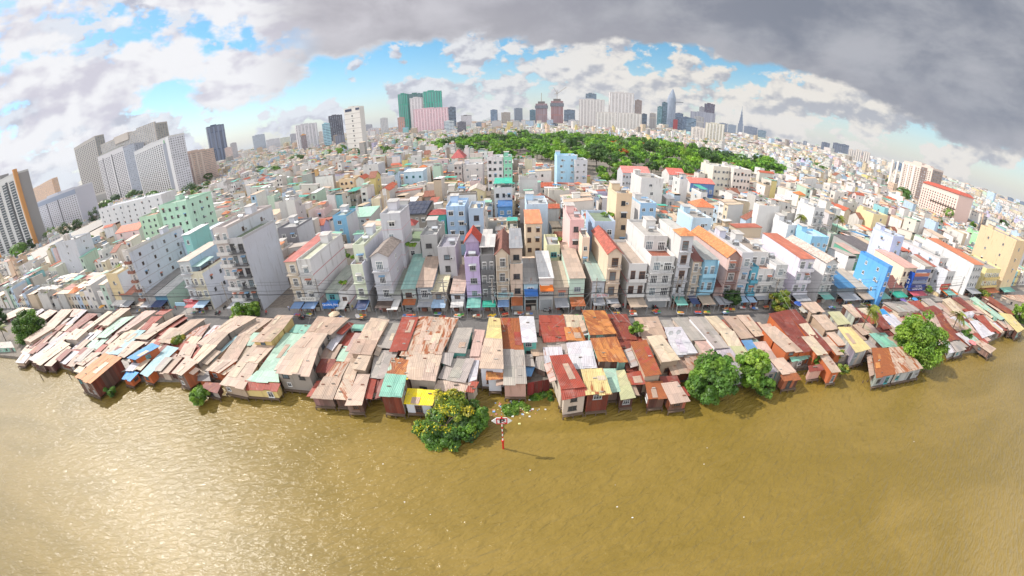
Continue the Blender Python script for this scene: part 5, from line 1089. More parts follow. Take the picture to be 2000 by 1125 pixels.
def win_grid(root, T, x0, x1, z0, z1, nx, nz, face='front', fw=.55, fh=.5, skip=()):
    """the hundred nearest windows as parts of their own, the rest of the grid as one"""
    x, y, rz, w, d, h = T; rest = MB((x, y, GZ)); k = 0; sx, sz = (x1 - x0) / nx, (z1 - z0) / nz
    for j in range(nz):
        for i in range(nx):
            if i in skip: continue
            u, v = x0 + (i + .5) * sx, z0 + (j + .2) * sz
            if k < 100:
                if face == 'front': p = rot(u, -.02, rz); r2 = rz
                else: p = rot(w + .02, u, rz); r2 = rz + math.pi / 2
                ref('window', FARWIN, root, (p[0], p[1], v), r2, (sx * fw, 1, sz * fh))
            else:
                if face == 'front': rest.place(x, y, GZ, rz); rest.box(u - sx * fw / 2, u + sx * fw / 2, -.14, -.02, v, v + sz * fh, (.05, .052, .06), 'glass_pane')
                else: rest.place(x, y, GZ, rz); rest.box(w + .02, w + .14, u - sx * fw / 2, u + sx * fw / 2, v, v + sz * fh, (.05, .052, .06), 'glass_pane')
            k += 1
    if rest.f: o = rest.build('window_rows', root); o['kind'] = 'stuff'

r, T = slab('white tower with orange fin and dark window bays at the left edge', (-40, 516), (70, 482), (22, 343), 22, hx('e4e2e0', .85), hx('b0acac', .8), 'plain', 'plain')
w, h = T[3], T[5]
for i in range(9):
    u = i * w / 9; fbox(r, T, 'window_bay', u + w * .02, u + w * .085, -.25, 0, 3, h * .93, (.045, .06, .065), 'glass_pane')
for i in range(0, 26): fbox(r, T, 'floor_band', 0, w * .97, -.45, -.26, 4 + i * h * .93 / 26, 4.6 + i * h * .93 / 26, hx('dedcda', .85))
fbox(r, T, 'colour_strip', w * .42, w * .45, -.6, 0, 0, h * .9, hx('e8a04c', .85)); fbox(r, T, 'dark_strip', w * .86, w * .885, -.6, 0, 0, h * .95, (.05, .05, .055))
fbox(r, T, 'orange_fin', w + .05, w + 2.6, -1.2, 4.5, 0, h + 6, hx('e8a868', .85)); fbox(r, T, 'grey_crown', w * .2, w * .8, .8, 14, h, h + 7, hx('a8a4a4', .8))
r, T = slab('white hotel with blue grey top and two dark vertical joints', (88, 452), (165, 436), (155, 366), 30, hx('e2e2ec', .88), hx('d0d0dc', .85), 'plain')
w, h = T[3], T[5]; win_grid(r, T, w * .03, w * .99, h * .08, h * .86, 20, 13, fw=.34, fh=.42, skip=(5, 11)); fbox(r, T, 'joint', w * .27, w * .30, -.2, 0, 0, h, (.13, .13, .15)); fbox(r, T, 'joint', w * .57, w * .60, -.2, 0, 0, h, (.13, .13, .15)); fbox(r, T, 'crown_band', -.3, w + .3, -.35, -.21, h * .87, h, hx('a8b4cc', .85))
r, T = slab('peach apartment block behind the white hotel', (62, 428), (118, 412), (116, 345), 26, hx('ecc4a0', .88), hx('e4bc98', .85), 'apartment_facade')
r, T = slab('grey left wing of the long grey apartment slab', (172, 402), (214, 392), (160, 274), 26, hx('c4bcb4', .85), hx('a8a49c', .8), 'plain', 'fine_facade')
w, h = T[3], T[5]; win_grid(r, T, w * .02, w * .98, h * .16, h * .97, 12, 30, fw=.5, fh=.55); fbox(r, T, 'podium', -1, w + 8, -2, 10, 0, h * .13, hx('a8a4a0', .75))
T4 = T
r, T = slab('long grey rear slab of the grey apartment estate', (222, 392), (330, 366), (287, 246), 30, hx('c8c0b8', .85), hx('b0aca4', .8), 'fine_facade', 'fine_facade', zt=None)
w, h = T[3], T[5]; fbox(r, T, 'crown', w * .30, w * .55, -3, 12, h * .92, h + 5, hx('d8ccc0', .85)); fbox(r, T, 'end_bay', w * .72, w, -5, 0, h * .1, h + 5, hx('d0c8c0', .85), 'fine_facade')
r, T = slab('white left wing of the white twin towers', (212, 395), (262, 384), (240, 287), 24, hx('e2dee0', .88), hx('c8c8d0', .85), 'plain')
w, h = T[3], T[5]; win_grid(r, T, w * .02, w * .98, h * .05, h * .93, 16, 26, fw=.52, fh=.52, skip=(3, 8)); 
for u in (.20, .55): fbox(r, T, 'service_slot', w * u, w * (u + .03), -.2, 0, h * .03, h * .95, (.06, .06, .065))
fbox(r, T, 'roof_garden', w * .1, w * .95, 1, 8, h + 2.3, h + 4.5, hx('a8a89c', .8))
r, T = slab('grey service core between the white twin towers', (262, 384), (284, 379), (262, 283), 24, hx('b4b8c4', .85), hx('b4b8c4', .85), 'fine_facade')
r, T = slab('white main tower of the twin towers with a green round emblem', (282, 385), (352, 379), (326, 269), 25, hx('e4e2e2', .88), hx('d8d8e0', .88), 'plain', 'apartment_facade')
w, h = T[3], T[5]; win_grid(r, T, w * .02, w * .84, h * .06, h * .95, 15, 24, fw=.48, fh=.55); fbox(r, T, 'grey_panel', w * .85, w * .93, -.15, 0, h * .04, h * .93, hx('a8acb8', .85)); fbox(r, T, 'corner_fin', w * .94, w + .3, -.5, 0, h * .02, h, hx('ecebec', .9))
b = MB((T[0], T[1], GZ)).place(T[0], T[1], GZ, T[2]); n = 20
cx_, cz_ = w * .90, h * .955; R_ = h * .03
b.poly([(cx_ + R_ * math.cos(2 * math.pi * k / n), -.75, cz_ + R_ * math.sin(2 * math.pi * k / n)) for k in range(n)], hx('2cb464', .85), 'plain')
b.poly([(cx_ + R_ * .45 * math.cos(2 * math.pi * k / n), -.8, cz_ + R_ * .45 * math.sin(2 * math.pi * k / n)) for k in range(n)], hx('e8f0e8', .9), 'plain')
b.build('round_emblem', r)
r, T = slab('cream pink apartment block right of the white twin towers', (385, 362), (428, 345), (412, 292), 30, hx('e4c8b8', .88), hx('ecd4cc', .88), 'apartment_facade')
ribs(r, T, 5, hx('e8d4c8', .88), .8)
r, T = tower('dark blue glass twin slab standing alone at left', 402, 439, 246, 1500, hx('5c6c8c', .6), 'slot_facade', .5, .15, name='office_tower')
ribs(r, T, 4, hx('8c98b4', .7), 2.0)
tower('small pinkish block at the foot of the dark blue slab', 438, 453, 289, 1200, hx('e0c8c0', .85)); tower('grey stepped block right of the dark blue slab', 449, 462, 280, 1400, hx('c0bcc0', .8))
tower('pale bluish hospital block low on the left skyline', 492, 517, 264, 2200, hx('b4bcc8', .8), 'fine_facade', .6); tower('long pale apartment row on the left skyline', 519, 546, 272, 2000, hx('d4d0d4', .85), 'fine_facade', .4)
tower('cream row with green edge on the left skyline', 546, 566, 269, 1900, hx('d8d8c8', .85), 'fine_facade', .5); tower('hazy grey tower beside the white grid tower', 566, 578, 262, 1800, hx('b8b4bc', .8), 'fine_facade')
r, T = tower('white grid fronted apartment tower with notched roof', 576, 620, 243, 1050, hx('d8d4d8', .86), 'apartment_facade', .45, .12); ribs(r, T, 6, hx('e4e0e4', .88), .9)
tower('narrow brown tower with orange cap before the white grid tower', 587, 598, 264, 950, hx('98888c', .75), 'apartment_facade', .8, cap=hx('e8a440', .85))
r, T = tower('slim aqua blue slab tower', 628, 644, 242, 950, hx('a8d8e4', .85), 'band_facade', .5, -.15); 
tower('dark brown glass tower behind the aqua slab', 641, 669, 226, 1300, hx('5c5868', .55), 'fine_facade', .6, .1, name='office_tower'); tower('grey glass block left of the tall white tower', 654, 673, 265, 950, hx('90909c', .7), 'slot_facade', .6); tower('cream thin tower behind the aqua slab', 622, 630, 258, 1200, hx('d8ccc4', .85))
a_ = slab('tall white windowless tower with blue roof notch', (681, 300), (711, 298), (699, 210), 11, hx('ecE6de', .9), hx('d8d4d0', .88), 'plain')
r, T = a_; w, h = T[3], T[5]; fbox(r, T, 'blue_crown', w * .08, w * .5, -.3, 3, h * .945, h + .2, hx('4c5878', .6)); fbox(r, T, 'blue_crown', w * .75, w * .98, -.3, 3, h * .955, h + .2, hx('4c5878', .6))
for k in range(1, 9): fbox(r, T, 'floor_groove', 0, w, -.12, 0, h * k / 9, h * k / 9 + .5, hx('b8b0a8', .8)); fbox(r, T, 'slot_window', w * .46, w * .54, -.2, 0, h * (k - .6) / 9, h * (k - .3) / 9, (.1, .1, .11))
for l, q0, q1, py, ds, c in (('grey cluster of blocks right of the tall white tower', 707, 727, 244, 2000, hx('b0b0b8', .8)), ('white stepped block near the tall white tower', 742, 757, 231, 1700, hx('d8d4d4', .85)), ('pale low block below the stepped white block', 718, 740, 251, 1400, hx('d8d4d8', .86)), ('pink brown block at the foot of the scaffold tower', 776, 790, 230, 1300, hx('d0a090', .8))):
    tower(l, q0, q1, py, ds, c, 'fine_facade', .6)
NET = hx('3ca890', .75)
r, T = tower('left scaffolded tower wrapped in teal safety netting', 775, 797, 185, 1500, NET, 'slot_facade', .8, -.2); ribs(r, T, 5, hx('58c0a8', .8), 1.2)
r, T = tower('middle scaffolded tower in darker teal netting', 797, 826, 184, 1560, hx('508c84', .7), 'slot_facade', .6)
r, T = tower('right scaffolded tower wrapped in bright teal netting', 826, 864, 179, 1500, hx('44b49c', .78), 'slot_facade', .7, .1); ribs(r, T, 7, hx('5cccb4', .8), 1.5)
r, T = tower('white tower standing between the teal netted towers', 798, 825, 192, 1400, hx('e0dada', .88), 'apartment_facade', .7, -.2); ribs(r, T, 4, hx('e8e4e4', .88), .9)
r, T = tower('wide pink striped apartment slab', 807, 875, 212, 1300, hx('f0c4cc', .88), 'apartment_facade', .35); ribs(r, T, 12, hx('f4dce0', .9), 1.2)
tower('dark grey glass tower right of the pink slab', 875, 890, 210, 1650, hx('70788c', .6), 'band_facade', .7, name='office_tower'); tower('white office with teal windows below the pink slab', 867, 887, 237, 1050, hx('dce4e4', .88), 'band_facade', .7)
tower('dark gridded office right of the teal windowed office', 893, 910, 239, 1050, hx('70707c', .65), 'apartment_facade', .8); tower('white tower with dark crown near the gridded office', 900, 921, 226, 1300, hx('d8d4d8', .86), 'apartment_facade', .8, cap=(.08, .07, .07))
for l, q0, q1, py, ds, c, s in (('slender blue grey tower on the centre left skyline', 957, 971, 215, 2000, hx('7c90ac', .7), 'band_facade'), ('pair of tan blocks on the centre left skyline', 979, 997, 220, 2000, hx('b8a898', .75), 'fine_facade'), ('blue grey low office before the tan blocks', 927, 946, 240, 1300, hx('98a4b4', .75), 'band_facade'),
    ('pale grey low block before the slender tower', 960, 979, 237, 1200, hx('c8c4c4', .82), 'plain'), ('grey towers with rooftop masts left of the building sites', 1004, 1021, 212, 2200, hx('8c98a8', .7), 'fine_facade'), ('teal office at the foot of the first building site', 1034, 1046, 215, 2100, hx('5c98a8', .65), 'band_facade'),
    ('blue grey office pair right of the building sites', 1101, 1123, 215, 2000, hx('68788c', .62), 'band_facade'), ('dark mid rise below the building sites', 1078, 1090, 242, 1300, hx('606878', .6), 'fine_facade'), ('white mid rise below the blue grey pair', 1110, 1128, 235, 1300, hx('d0ccd0', .85), 'fine_facade')):
    tower(l, q0, q1, py, ds, c, s, .7, random.uniform(-.2, .2))
for l, q0, q1, py, c in (('unfinished pinkish tower with grey collar and a mast crane, left of two', 1046, 1069, 203, hx('b88c88', .75)), ('unfinished red brown tower with grey collar and a jib crane, right of two', 1076, 1100, 198, hx('c07c70', .75))):
    r, T = tower(l, q0, q1, py, 2000, c, 'slot_facade', .9); x, y, rz, w, d, h = T
    fbox(r, T, 'collar', -w * .56, w * .56, -d * .06, d * 1.06, h * .80, h * .93, hx('78808c', .65), 'apartment_facade'); fbox(r, T, 'core', -w * .3, w * .3, d * .2, d * .8, h, h + 14, hx('8c8480', .6))
    b = MB((x, y, GZ)).place(x, y, GZ, rz); b.tube([(0, d / 2, h), (0, d / 2, h + 60)], 1.4, (.3, .25, .2), 'plain', 4)
    if 'jib' in l: b.tube([(-14, d / 2, h + 40), (0, d / 2, h + 42), (50, d / 2, h + 78)], 1.3, (.3, .25, .2), 'plain', 4); b.tube([(0, d / 2, h + 42), (-18, d / 2, h + 75)], 1.0, (.3, .25, .2), 'plain', 4)
    b.build('crane', r)
r, T = tower('white apartment tower left of the white pair', 1131, 1181, 195, 1450, hx('e0d8d4', .88), 'apartment_facade', .4); ribs(r, T, 8, hx('ece8e4', .9), 1.4)
tower('blue glass top rising behind the left white tower', 1144, 1165, 184, 1700, hx('8498a8', .65), 'band_facade', .7, name='office_tower')
r, T = tower('tallest white apartment tower of the white pair', 1190, 1240, 182, 1450, hx('e4dcd8', .88), 'apartment_facade', .5, .1); ribs(r, T, 7, hx('eeeae8', .9), 1.4)
tower('brown wing right of the tallest white apartment tower', 1240, 1254, 197, 1470, hx('a8948c', .8), 'apartment_facade', .9)  # wing in a darker brown than the white tower
r, T = tower('broad white front block below the white pair', 1164, 1205, 220, 1200, hx('e8e0d8', .88), 'apartment_facade', .4); ribs(r, T, 6, hx('eeeae4', .9), 1.2)
r, T = tower('broad white right front block below the white pair', 1207, 1254, 222, 1200, hx('e4dcd4', .88), 'apartment_facade', .4); ribs(r, T, 7, hx('eeeae4', .9), 1.2)
tower('dark office right of the broad white blocks', 1253, 1264, 223, 1500, hx('6c7888', .6), 'band_facade', .7); tower('beige ribbed tower left of the green glass tower', 1269, 1282, 222, 1500, hx('c4b8ac', .8), 'slot_facade', .8)
tower('green glass tower beside the curved blade tower', 1283, 1294, 209, 2200, hx('2c8c88', .6), 'band_facade', 1.2, -.2, name='office_tower'); tower('dark teal glass tower touching the curved blade tower', 1293, 1304, 201, 2250, hx('34707c', .55), 'band_facade', 1.0, name='office_tower')
# the tall curved blade with a helipad
def blade(px, pyt, dist, wpx):
    a, e = azel(px, pyt); x, y = dist * math.sin(a), dist * math.cos(a); h = H + dist * math.tan(e) - GZ; w = dist * wpx / 716
    root = thing('office_tower', 'tapering curved glass tower with a round helipad ledge', 'tower', (x, y, GZ), 0, 'towers on the skyline')
    b = MB((x, y, GZ)).place(x, y, GZ, -a); rings = []
    for k in range(15):
        t = k / 14; z = h * t; s = (1 - .12 * (1 - t) ** 2) * (1 - .62 * t ** 1.6) * (1 if t < .8 else (1 - ((t - .8) / .2) ** 1.5 * .8))
        off = -w * .10 + w * .22 * t
        rings.append([(off + w * .5 * s * math.cos(q) * (1.0), w * .42 * s * math.sin(q), z) for q in [2 * math.pi * j / 14 for j in range(14)]])
    for k in range(14):
        for j in range(14): b.poly((rings[k][j], rings[k][(j + 1) % 14], rings[k + 1][(j + 1) % 14], rings[k + 1][j]), hx('98a8bc', .75), 'slot_facade')
    b.poly(rings[-1], hx('98a8bc', .7), 'plain'); b.build('wall', root, True)
    b = MB((x, y, GZ)).place(x, y, GZ, -a); zz = h * .69; b.prism([(w * .62 + w * .3 * math.cos(2 * math.pi * j / 16), w * .3 * math.sin(2 * math.pi * j / 16), zz) for j in range(16)], [(w * .62 + w * .32 * math.cos(2 * math.pi * j / 16), w * .32 * math.sin(2 * math.pi * j / 16), zz + 4) for j in range(16)], hx('a8b0bc', .75), 'plain'); b.build('helipad', root)
blade(1311, 174, 2400, 25)
for l, q0, q1, py, ds, c, s in (('dark blue office right of the curved blade tower', 1319, 1335, 222, 2100, hx('4c5c80', .55), 'band_facade'), ('small red fronted block at the foot of the blade tower', 1315, 1324, 234, 1900, hx('b04c50', .7), 'plain'), ('low blue office between the blade and the brown tower', 1334, 1347, 229, 2000, hx('5c7498', .6), 'band_facade'),
    ('brown purple glass tower with sloped top', 1376, 1397, 204, 1900, hx('64546c', .55), 'fine_facade'), ('grey tower clinging to the brown purple tower', 1366, 1376, 210, 1900, hx('a09ca4', .7), 'fine_facade'), ('patterned dark and white slab below the brown tower', 1348, 1398, 220, 1700, hx('a8aab8', .75), 'slot_facade'),
    ('steel blue glass office on the right of centre', 1341, 1360, 232, 1300, hx('6c8ca4', .6), 'band_facade'), ('pale ribbed block behind the steel blue office', 1357, 1376, 229, 1500, hx('c0bcb8', .8), 'slot_facade')):
    tower(l, q0, q1, py, ds, c, s, .6, random.uniform(-.15, .15))
r, T = tower('narrow white balcony tower below the patterned slab', 1350, 1378, 250, 900, hx('ece0d4', .9), 'apartment_facade', .6); ribs(r, T, 4, hx('f0e8e0', .9), 1.0)
r, T = tower('wide white tower with tan balconies right of the narrow white one', 1378, 1416, 242, 1000, hx('e4dcc8', .88), 'apartment_facade', .6); ribs(r, T, 6, hx('f0ece4', .9), 1.2)
# stepped spire
def spire(px, pyt, dist):
    a, e = azel(px, pyt); x, y = dist * math.sin(a), dist * math.cos(a); h = H + dist * math.tan(e) - GZ; w = dist * 9 / 716
    root = thing('office_tower', 'very tall stepped spire tower on the right skyline', 'tower', (x, y, GZ), 0, 'towers on the skyline')
    b = MB((x, y, GZ)).place(x, y, GZ, -a)
    for x0, x1, t0, t1 in ((-.5, .5, 0, .42), (-.36, .4, .42, .52), (-.28, .32, .52, .62), (-.2, .24, .62, .72), (-.13, .16, .72, .81)): b.box(x0 * w, x1 * w, x0 * w, x1 * w, h * t0, h * t1, hx('7c90ac', .65), 'slot_facade', bot=False)
    b.build('wall', root); b = MB((x, y, GZ)).place(x, y, GZ, -a); b.tube([(0, 0, h * .81), (0, 0, h * .9), (0, 0, h)], w * .09, hx('90a0b4', .7), 'plain', 6, w * .01); b.build('spire', root)
spire(1450, 207, 3400)
BG = hx('64748c', .6)  # hazy towers below carry the blue of distance in their wall colours
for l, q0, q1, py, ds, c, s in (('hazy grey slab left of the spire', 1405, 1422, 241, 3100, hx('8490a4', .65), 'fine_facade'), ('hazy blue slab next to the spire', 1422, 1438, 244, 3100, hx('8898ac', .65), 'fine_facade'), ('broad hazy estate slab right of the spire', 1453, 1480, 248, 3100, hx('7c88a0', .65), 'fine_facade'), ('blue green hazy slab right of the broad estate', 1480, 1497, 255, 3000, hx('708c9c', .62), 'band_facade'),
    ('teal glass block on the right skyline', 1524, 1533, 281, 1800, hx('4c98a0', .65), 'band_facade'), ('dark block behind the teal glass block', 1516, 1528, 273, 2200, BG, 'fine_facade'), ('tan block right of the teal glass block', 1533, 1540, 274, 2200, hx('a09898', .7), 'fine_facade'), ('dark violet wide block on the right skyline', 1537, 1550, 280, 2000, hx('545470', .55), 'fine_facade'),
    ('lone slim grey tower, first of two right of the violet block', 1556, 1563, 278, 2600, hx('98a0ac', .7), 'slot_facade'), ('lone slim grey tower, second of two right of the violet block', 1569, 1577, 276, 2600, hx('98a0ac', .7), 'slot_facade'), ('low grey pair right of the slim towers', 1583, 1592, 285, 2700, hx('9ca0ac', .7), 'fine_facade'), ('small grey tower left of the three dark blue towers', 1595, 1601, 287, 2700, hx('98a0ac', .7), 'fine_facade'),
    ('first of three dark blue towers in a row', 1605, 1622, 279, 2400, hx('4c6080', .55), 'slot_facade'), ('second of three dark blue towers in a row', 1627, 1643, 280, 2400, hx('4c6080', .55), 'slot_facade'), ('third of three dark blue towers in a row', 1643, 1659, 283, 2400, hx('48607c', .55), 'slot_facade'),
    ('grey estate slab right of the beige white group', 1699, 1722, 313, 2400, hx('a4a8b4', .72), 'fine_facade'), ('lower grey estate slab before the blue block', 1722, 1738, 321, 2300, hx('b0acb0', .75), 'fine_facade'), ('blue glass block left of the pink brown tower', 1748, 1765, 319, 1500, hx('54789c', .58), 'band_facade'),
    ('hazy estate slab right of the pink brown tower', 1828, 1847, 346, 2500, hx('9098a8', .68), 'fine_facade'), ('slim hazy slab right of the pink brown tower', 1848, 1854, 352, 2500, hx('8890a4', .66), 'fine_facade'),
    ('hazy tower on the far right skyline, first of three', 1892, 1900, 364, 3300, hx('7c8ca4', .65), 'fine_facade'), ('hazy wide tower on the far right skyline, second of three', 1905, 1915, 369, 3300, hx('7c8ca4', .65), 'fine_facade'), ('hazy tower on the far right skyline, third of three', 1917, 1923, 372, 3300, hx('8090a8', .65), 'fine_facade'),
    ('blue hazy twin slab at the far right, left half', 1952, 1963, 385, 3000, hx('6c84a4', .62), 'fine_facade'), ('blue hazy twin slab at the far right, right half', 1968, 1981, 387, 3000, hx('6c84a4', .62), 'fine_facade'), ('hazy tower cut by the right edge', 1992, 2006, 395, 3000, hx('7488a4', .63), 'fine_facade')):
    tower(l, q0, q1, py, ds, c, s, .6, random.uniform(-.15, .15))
for i, (q0, q1, py) in enumerate(((1658, 1670, 293), (1671, 1685, 294), (1686, 1701, 298))):
    r, T = tower(('left', 'middle', 'right')[i] + ' tower of the beige white ribbed group', q0, q1, py, 1400, hx('dcd0c4', .86), 'slot_facade', .7, .1); ribs(r, T, 3, hx('ece4dc', .9), 1.5)
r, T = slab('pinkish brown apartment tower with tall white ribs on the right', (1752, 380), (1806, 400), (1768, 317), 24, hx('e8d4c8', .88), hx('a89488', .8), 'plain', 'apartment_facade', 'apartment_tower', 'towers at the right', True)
w, h = T[3], T[5]; win_grid(r, T, w * .03, w * .97, h * .04, h * .95, 12, 17, fw=.42, fh=.5, skip=(4, 9)); ribs(r, T, 5, hx('eee0d8', .9), .9); fbox(r, T, 'dark_bay', w * .62, w * .82, -.3, 0, 0, h, hx('8c7870', .75), 'apartment_facade')  # one bay of the front in a darker brown
r, T = slab('pink hotel block with red tiled roof rim and roof plants', (1790, 408), (1858, 437), (1801, 360), 26, hx('f0d4c8', .9), hx('e8c8bc', .88), 'plain', 'plain', 'hotel', 'towers at the right', True)
w, h = T[3], T[5]; win_grid(r, T, w * .02, w * .98, h * .06, h * .93, 14, 9, fw=.36, fh=.5)
b = MB((T[0], T[1], GZ)).place(T[0], T[1], GZ, T[2]); b.prism([(-1, -1, h + 2.3), (w + 1, -1, h + 2.3), (w + 1, 27, h + 2.3), (-1, 27, h + 2.3)], [(3, 4, h + 5), (w - 3, 4, h + 5), (w - 3, 22, h + 5), (3, 22, h + 5)], hx('c8604c', .8), 'roof_tile'); b.build('tiled_rim', r)
fbox(r, T, 'planter_band', w * .3, w, -.7, 0, h * .52, h * .555, hx('6c5c4c', .7))
# ------------------------------------------------------------------ foliage
NR = np.random.default_rng(5)
def leaf_mesh(C, Nn, size, colr, name='foliage', mat='leaf', aspect=1.7):
    """many leaf-sized quads: centres, normals, sizes, colours"""
    n = len(C); Nn = Nn / np.maximum(np.linalg.norm(Nn, axis=1, keepdims=True), 1e-6)
    r = NR.normal(size=(n, 3)); U = np.cross(Nn, r); U /= np.maximum(np.linalg.norm(U, axis=1, keepdims=True), 1e-6); V = np.cross(Nn, U)
    a = (size * aspect / 2)[:, None] * U; b = (size / 2)[:, None] * V
    P = np.stack([C - a, C + b * .9 - a * .1, C + a, C - b * .9 - a * .1], 1).reshape(-1, 3).astype(np.float32)
    me = bpy.data.meshes.new(name); me.vertices.add(4 * n); me.vertices.foreach_set('co', P.ravel())
    me.loops.add(4 * n); me.loops.foreach_set('vertex_index', np.arange(4 * n, dtype=np.int32))
    me.polygons.add(n); me.polygons.foreach_set('loop_start', np.arange(0, 4 * n, 4, dtype=np.int32)); me.polygons.foreach_set('loop_total', np.full(n, 4, dtype=np.int32))
    ca = me.color_attributes.new('Col', 'FLOAT_COLOR', 'CORNER')
    ca.data.foreach_set('color', np.repeat(np.concatenate([colr, np.zeros((n, 1))], 1), 4, axis=0).astype(np.float32).ravel())
    me.materials.append(MATS[mat]); me.update(calc_edges=True)
    return me

def crown_pts(n_clump, rx, ry, rz, per, clump_r, size, cols, zmin=-1.0, hollow=.35, hang=0.0, vary=.25):
    d = NR.normal(size=(n_clump, 3)); d /= np.linalg.norm(d, axis=1, keepdims=True)
    d[:, 2] = np.maximum(d[:, 2], zmin)
    rr = NR.uniform(hollow, 1.0, n_clump) ** .6
    cc = d * np.array([rx, ry, rz]) * rr[:, None] * (1 + NR.normal(size=(n_clump, 1)) * .06)
    C = []; N_ = []; S_ = []; K_ = []
    cols = np.array(cols)
    for c in cc:
        k = int(per * NR.uniform(.6, 1.3)); q = NR.normal(size=(k, 3)); q /= np.linalg.norm(q, axis=1, keepdims=True)
        R_ = clump_r * NR.uniform(.6, 1.25); rad = NR.uniform(.35, 1.0, k) ** .5
        p = c + q * np.array([1, 1, .75]) * R_ * rad[:, None]
        nn = q + np.array([0, 0, .6]) + NR.normal(size=(k, 3)) * .5
        base = cols[NR.integers(len(cols))] * NR.uniform(1 - vary, 1 + vary)
        C.append(p); N_.append(nn); S_.append(size * NR.uniform(.6, 1.4, k)); K_.append(base * NR.uniform(.75, 1.25, (k, 1)) * np.ones((1, 3)))
    return np.concatenate(C), np.concatenate(N_), np.concatenate(S_), np.concatenate(K_)

G1 = [(.075, .15, .018), (.05, .11, .015), (.10, .18, .02), (.06, .13, .02)]
G2 = [(.035, .075, .018), (.05, .09, .02), (.028, .06, .016)]
G3 = [(.17, .19, .02), (.13, .17, .02), (.08, .13, .018), (.20, .19, .025)]
G4 = [(.13, .22, .02), (.10, .19, .02), (.16, .24, .03), (.08, .15, .02)]

def trunk_mb(h, r, limbs, rx, o=(0, 0, 0)):
    b = MB(o); rnd = random.Random(int(h * 100 + rx * 10))
    b.tube([(0, 0, -.3), (rnd.uniform(-.15, .15), rnd.uniform(-.15, .15), h * .5), (rnd.uniform(-.25, .25), rnd.uniform(-.25, .25), h)], r, (.16, .12, .09), 'bark', 7, r * .6)
    for i in range(limbs):
        a = 2 * math.pi * i / limbs + rnd.uniform(-.3, .3); l = rx * rnd.uniform(.5, .85)
        b.tube([(0, 0, h * .8), (math.cos(a) * l * .5, math.sin(a) * l * .5, h + l * .35), (math.cos(a) * l, math.sin(a) * l, h + l * rnd.uniform(.5, .9))], r * .45, (.16, .12, .09), 'bark', 5, r * .12)
    return b

def tree(label, px, py, rpx, zc_, cols, cat='tree', name='broadleaf_tree', flat=.85, clumps=46, per=130, size=.42, group=None, ground=1.2, base=None, tall=None):
    """crown centred under a pixel at height zc_, radius read off in pixels"""
    c = at(px, py, zc_); e = at(px + rpx, py, zc_); dist = (c - Vector((0, 0, H))).length
    rr_ = math.hypot(px - 1000, py - 562.5); th_ = math.atan(K * rr_ / F) / K; R_ = dist * rpx * (math.sin(th_) / rr_ if rr_ > 5 else 1 / F)
    clear_plot(c.x - R_ * .7 + (20 if c.x < -200 else 0) * 0, c.x + R_ * .7 + (22 if c.x < -200 else 0), c.y - R_ * .7 - (22 if c.y > 150 else 0), c.y + R_ * .5) if c.y > 85 else None
    gz = ground; b0 = base or (c.x, c.y, gz)
    root = thing(name, label, cat, b0, 0, group)
    tb = trunk_mb(max(.6, zc_ - gz - R_ * .25), max(.12, R_ * .06), 6, R_); tb.build('trunk', root)
    C, N_, S_, K_ = crown_pts(clumps, R_ * .9, R_ * .9, R_ * (tall or flat), per, R_ * .30, size, cols, zmin=-.75)
    C = C + np.array([c.x - b0[0], c.y - b0[1], zc_ - gz])
    C[:, 2] = np.maximum(C[:, 2], .12 - (gz - .0) if gz < 1 else .1)
    o = bpy.data.objects.new('crown', leaf_mesh(C, N_, S_, K_)); COL.objects.link(o); o.parent = root
    return root

tree('big round yellow green tree leaning over the water on the right bank', 1797, 668, 56, 6.0, G4, clumps=90, per=220, size=.40, flat=.95)
tree('largest bright green tree hanging over the water right of centre', 1392, 742, 50, 3.6, G1, clumps=80, per=200, size=.40, flat=.95, ground=.6)
tree('taller spreading tree right next to the largest waterside tree', 1470, 722, 36, 4.0, G4, clumps=60, per=170, size=.40, flat=1.1, ground=.6)
tree('lower bright green bush tree between the waterside trees and the beige shack', 1495, 755, 22, 2.4, G1, clumps=30, per=140, size=.36, ground=.6)
tree('round dark green tree among the shacks at the left end', 56, 640, 38, 5.5, G1, clumps=70, per=180, size=.45)
tree('dark tree cut by the left edge above the coconut palm', -2, 622, 22, 5.0, G2, clumps=40, per=120, size=.45)
tree('small bright bush standing in the water by the tiny red roofed hut', 388, 772, 21, 2.2, G4, clumps=34, per=150, size=.34, ground=.1, name='waterside_bush', cat='bush')
tree('dark green bush beside the flowering mound', 934, 815, 24, 2.2, G1, clumps=34, per=150, size=.32, ground=.1, name='waterside_bush', cat='bush', tall=.75)
tree('low bush at the foot of the tall brown plank house', 216, 762, 13, 1.8, G1, clumps=18, per=100, size=.32, ground=.3, name='waterside_bush', cat='bush')
tree('low yellow green bush under the orange stilt house on the right', 1648, 722, 13, 2.0, G3, clumps=18, per=110, size=.3, ground=.3, name='waterside_bush', cat='bush')
tree('dark shrub at the foot of the second palm on the right', 1888, 655, 16, 3.2, G1, clumps=22, per=120, size=.36, name='waterside_bush', cat='bush')
tree('street tree beside the road left of centre', 470, 612, 22, 4.6, G4, clumps=34, per=140, size=.38, ground=GZ)
tree('rounder half of the pair of street trees left of centre', 492, 603, 18, 5.0, G4, clumps=30, per=130, size=.38, ground=GZ)
tree('round dark street tree before the lavender white tube house', 1431, 580, 18, 5.4, G2, clumps=40, per=140, size=.36, ground=GZ)
tree('thin yellow green street tree right of centre', 1524, 588, 23, 5.2, G3, clumps=40, per=110, size=.34, ground=GZ, tall=1.05)
tree('flat yellow green street tree at the right bend of the road', 1921, 574, 17, 4.0, G3, clumps=30, per=110, size=.4, ground=GZ, tall=.45)
tree('dark green tree cut by the right edge', 1996, 612, 22, 5.0, G4, clumps=40, per=120, size=.45)
tree('young street tree by the cream boundary wall', 1816, 565, 8, 4.5, G4, clumps=16, per=90, size=.36, ground=GZ)
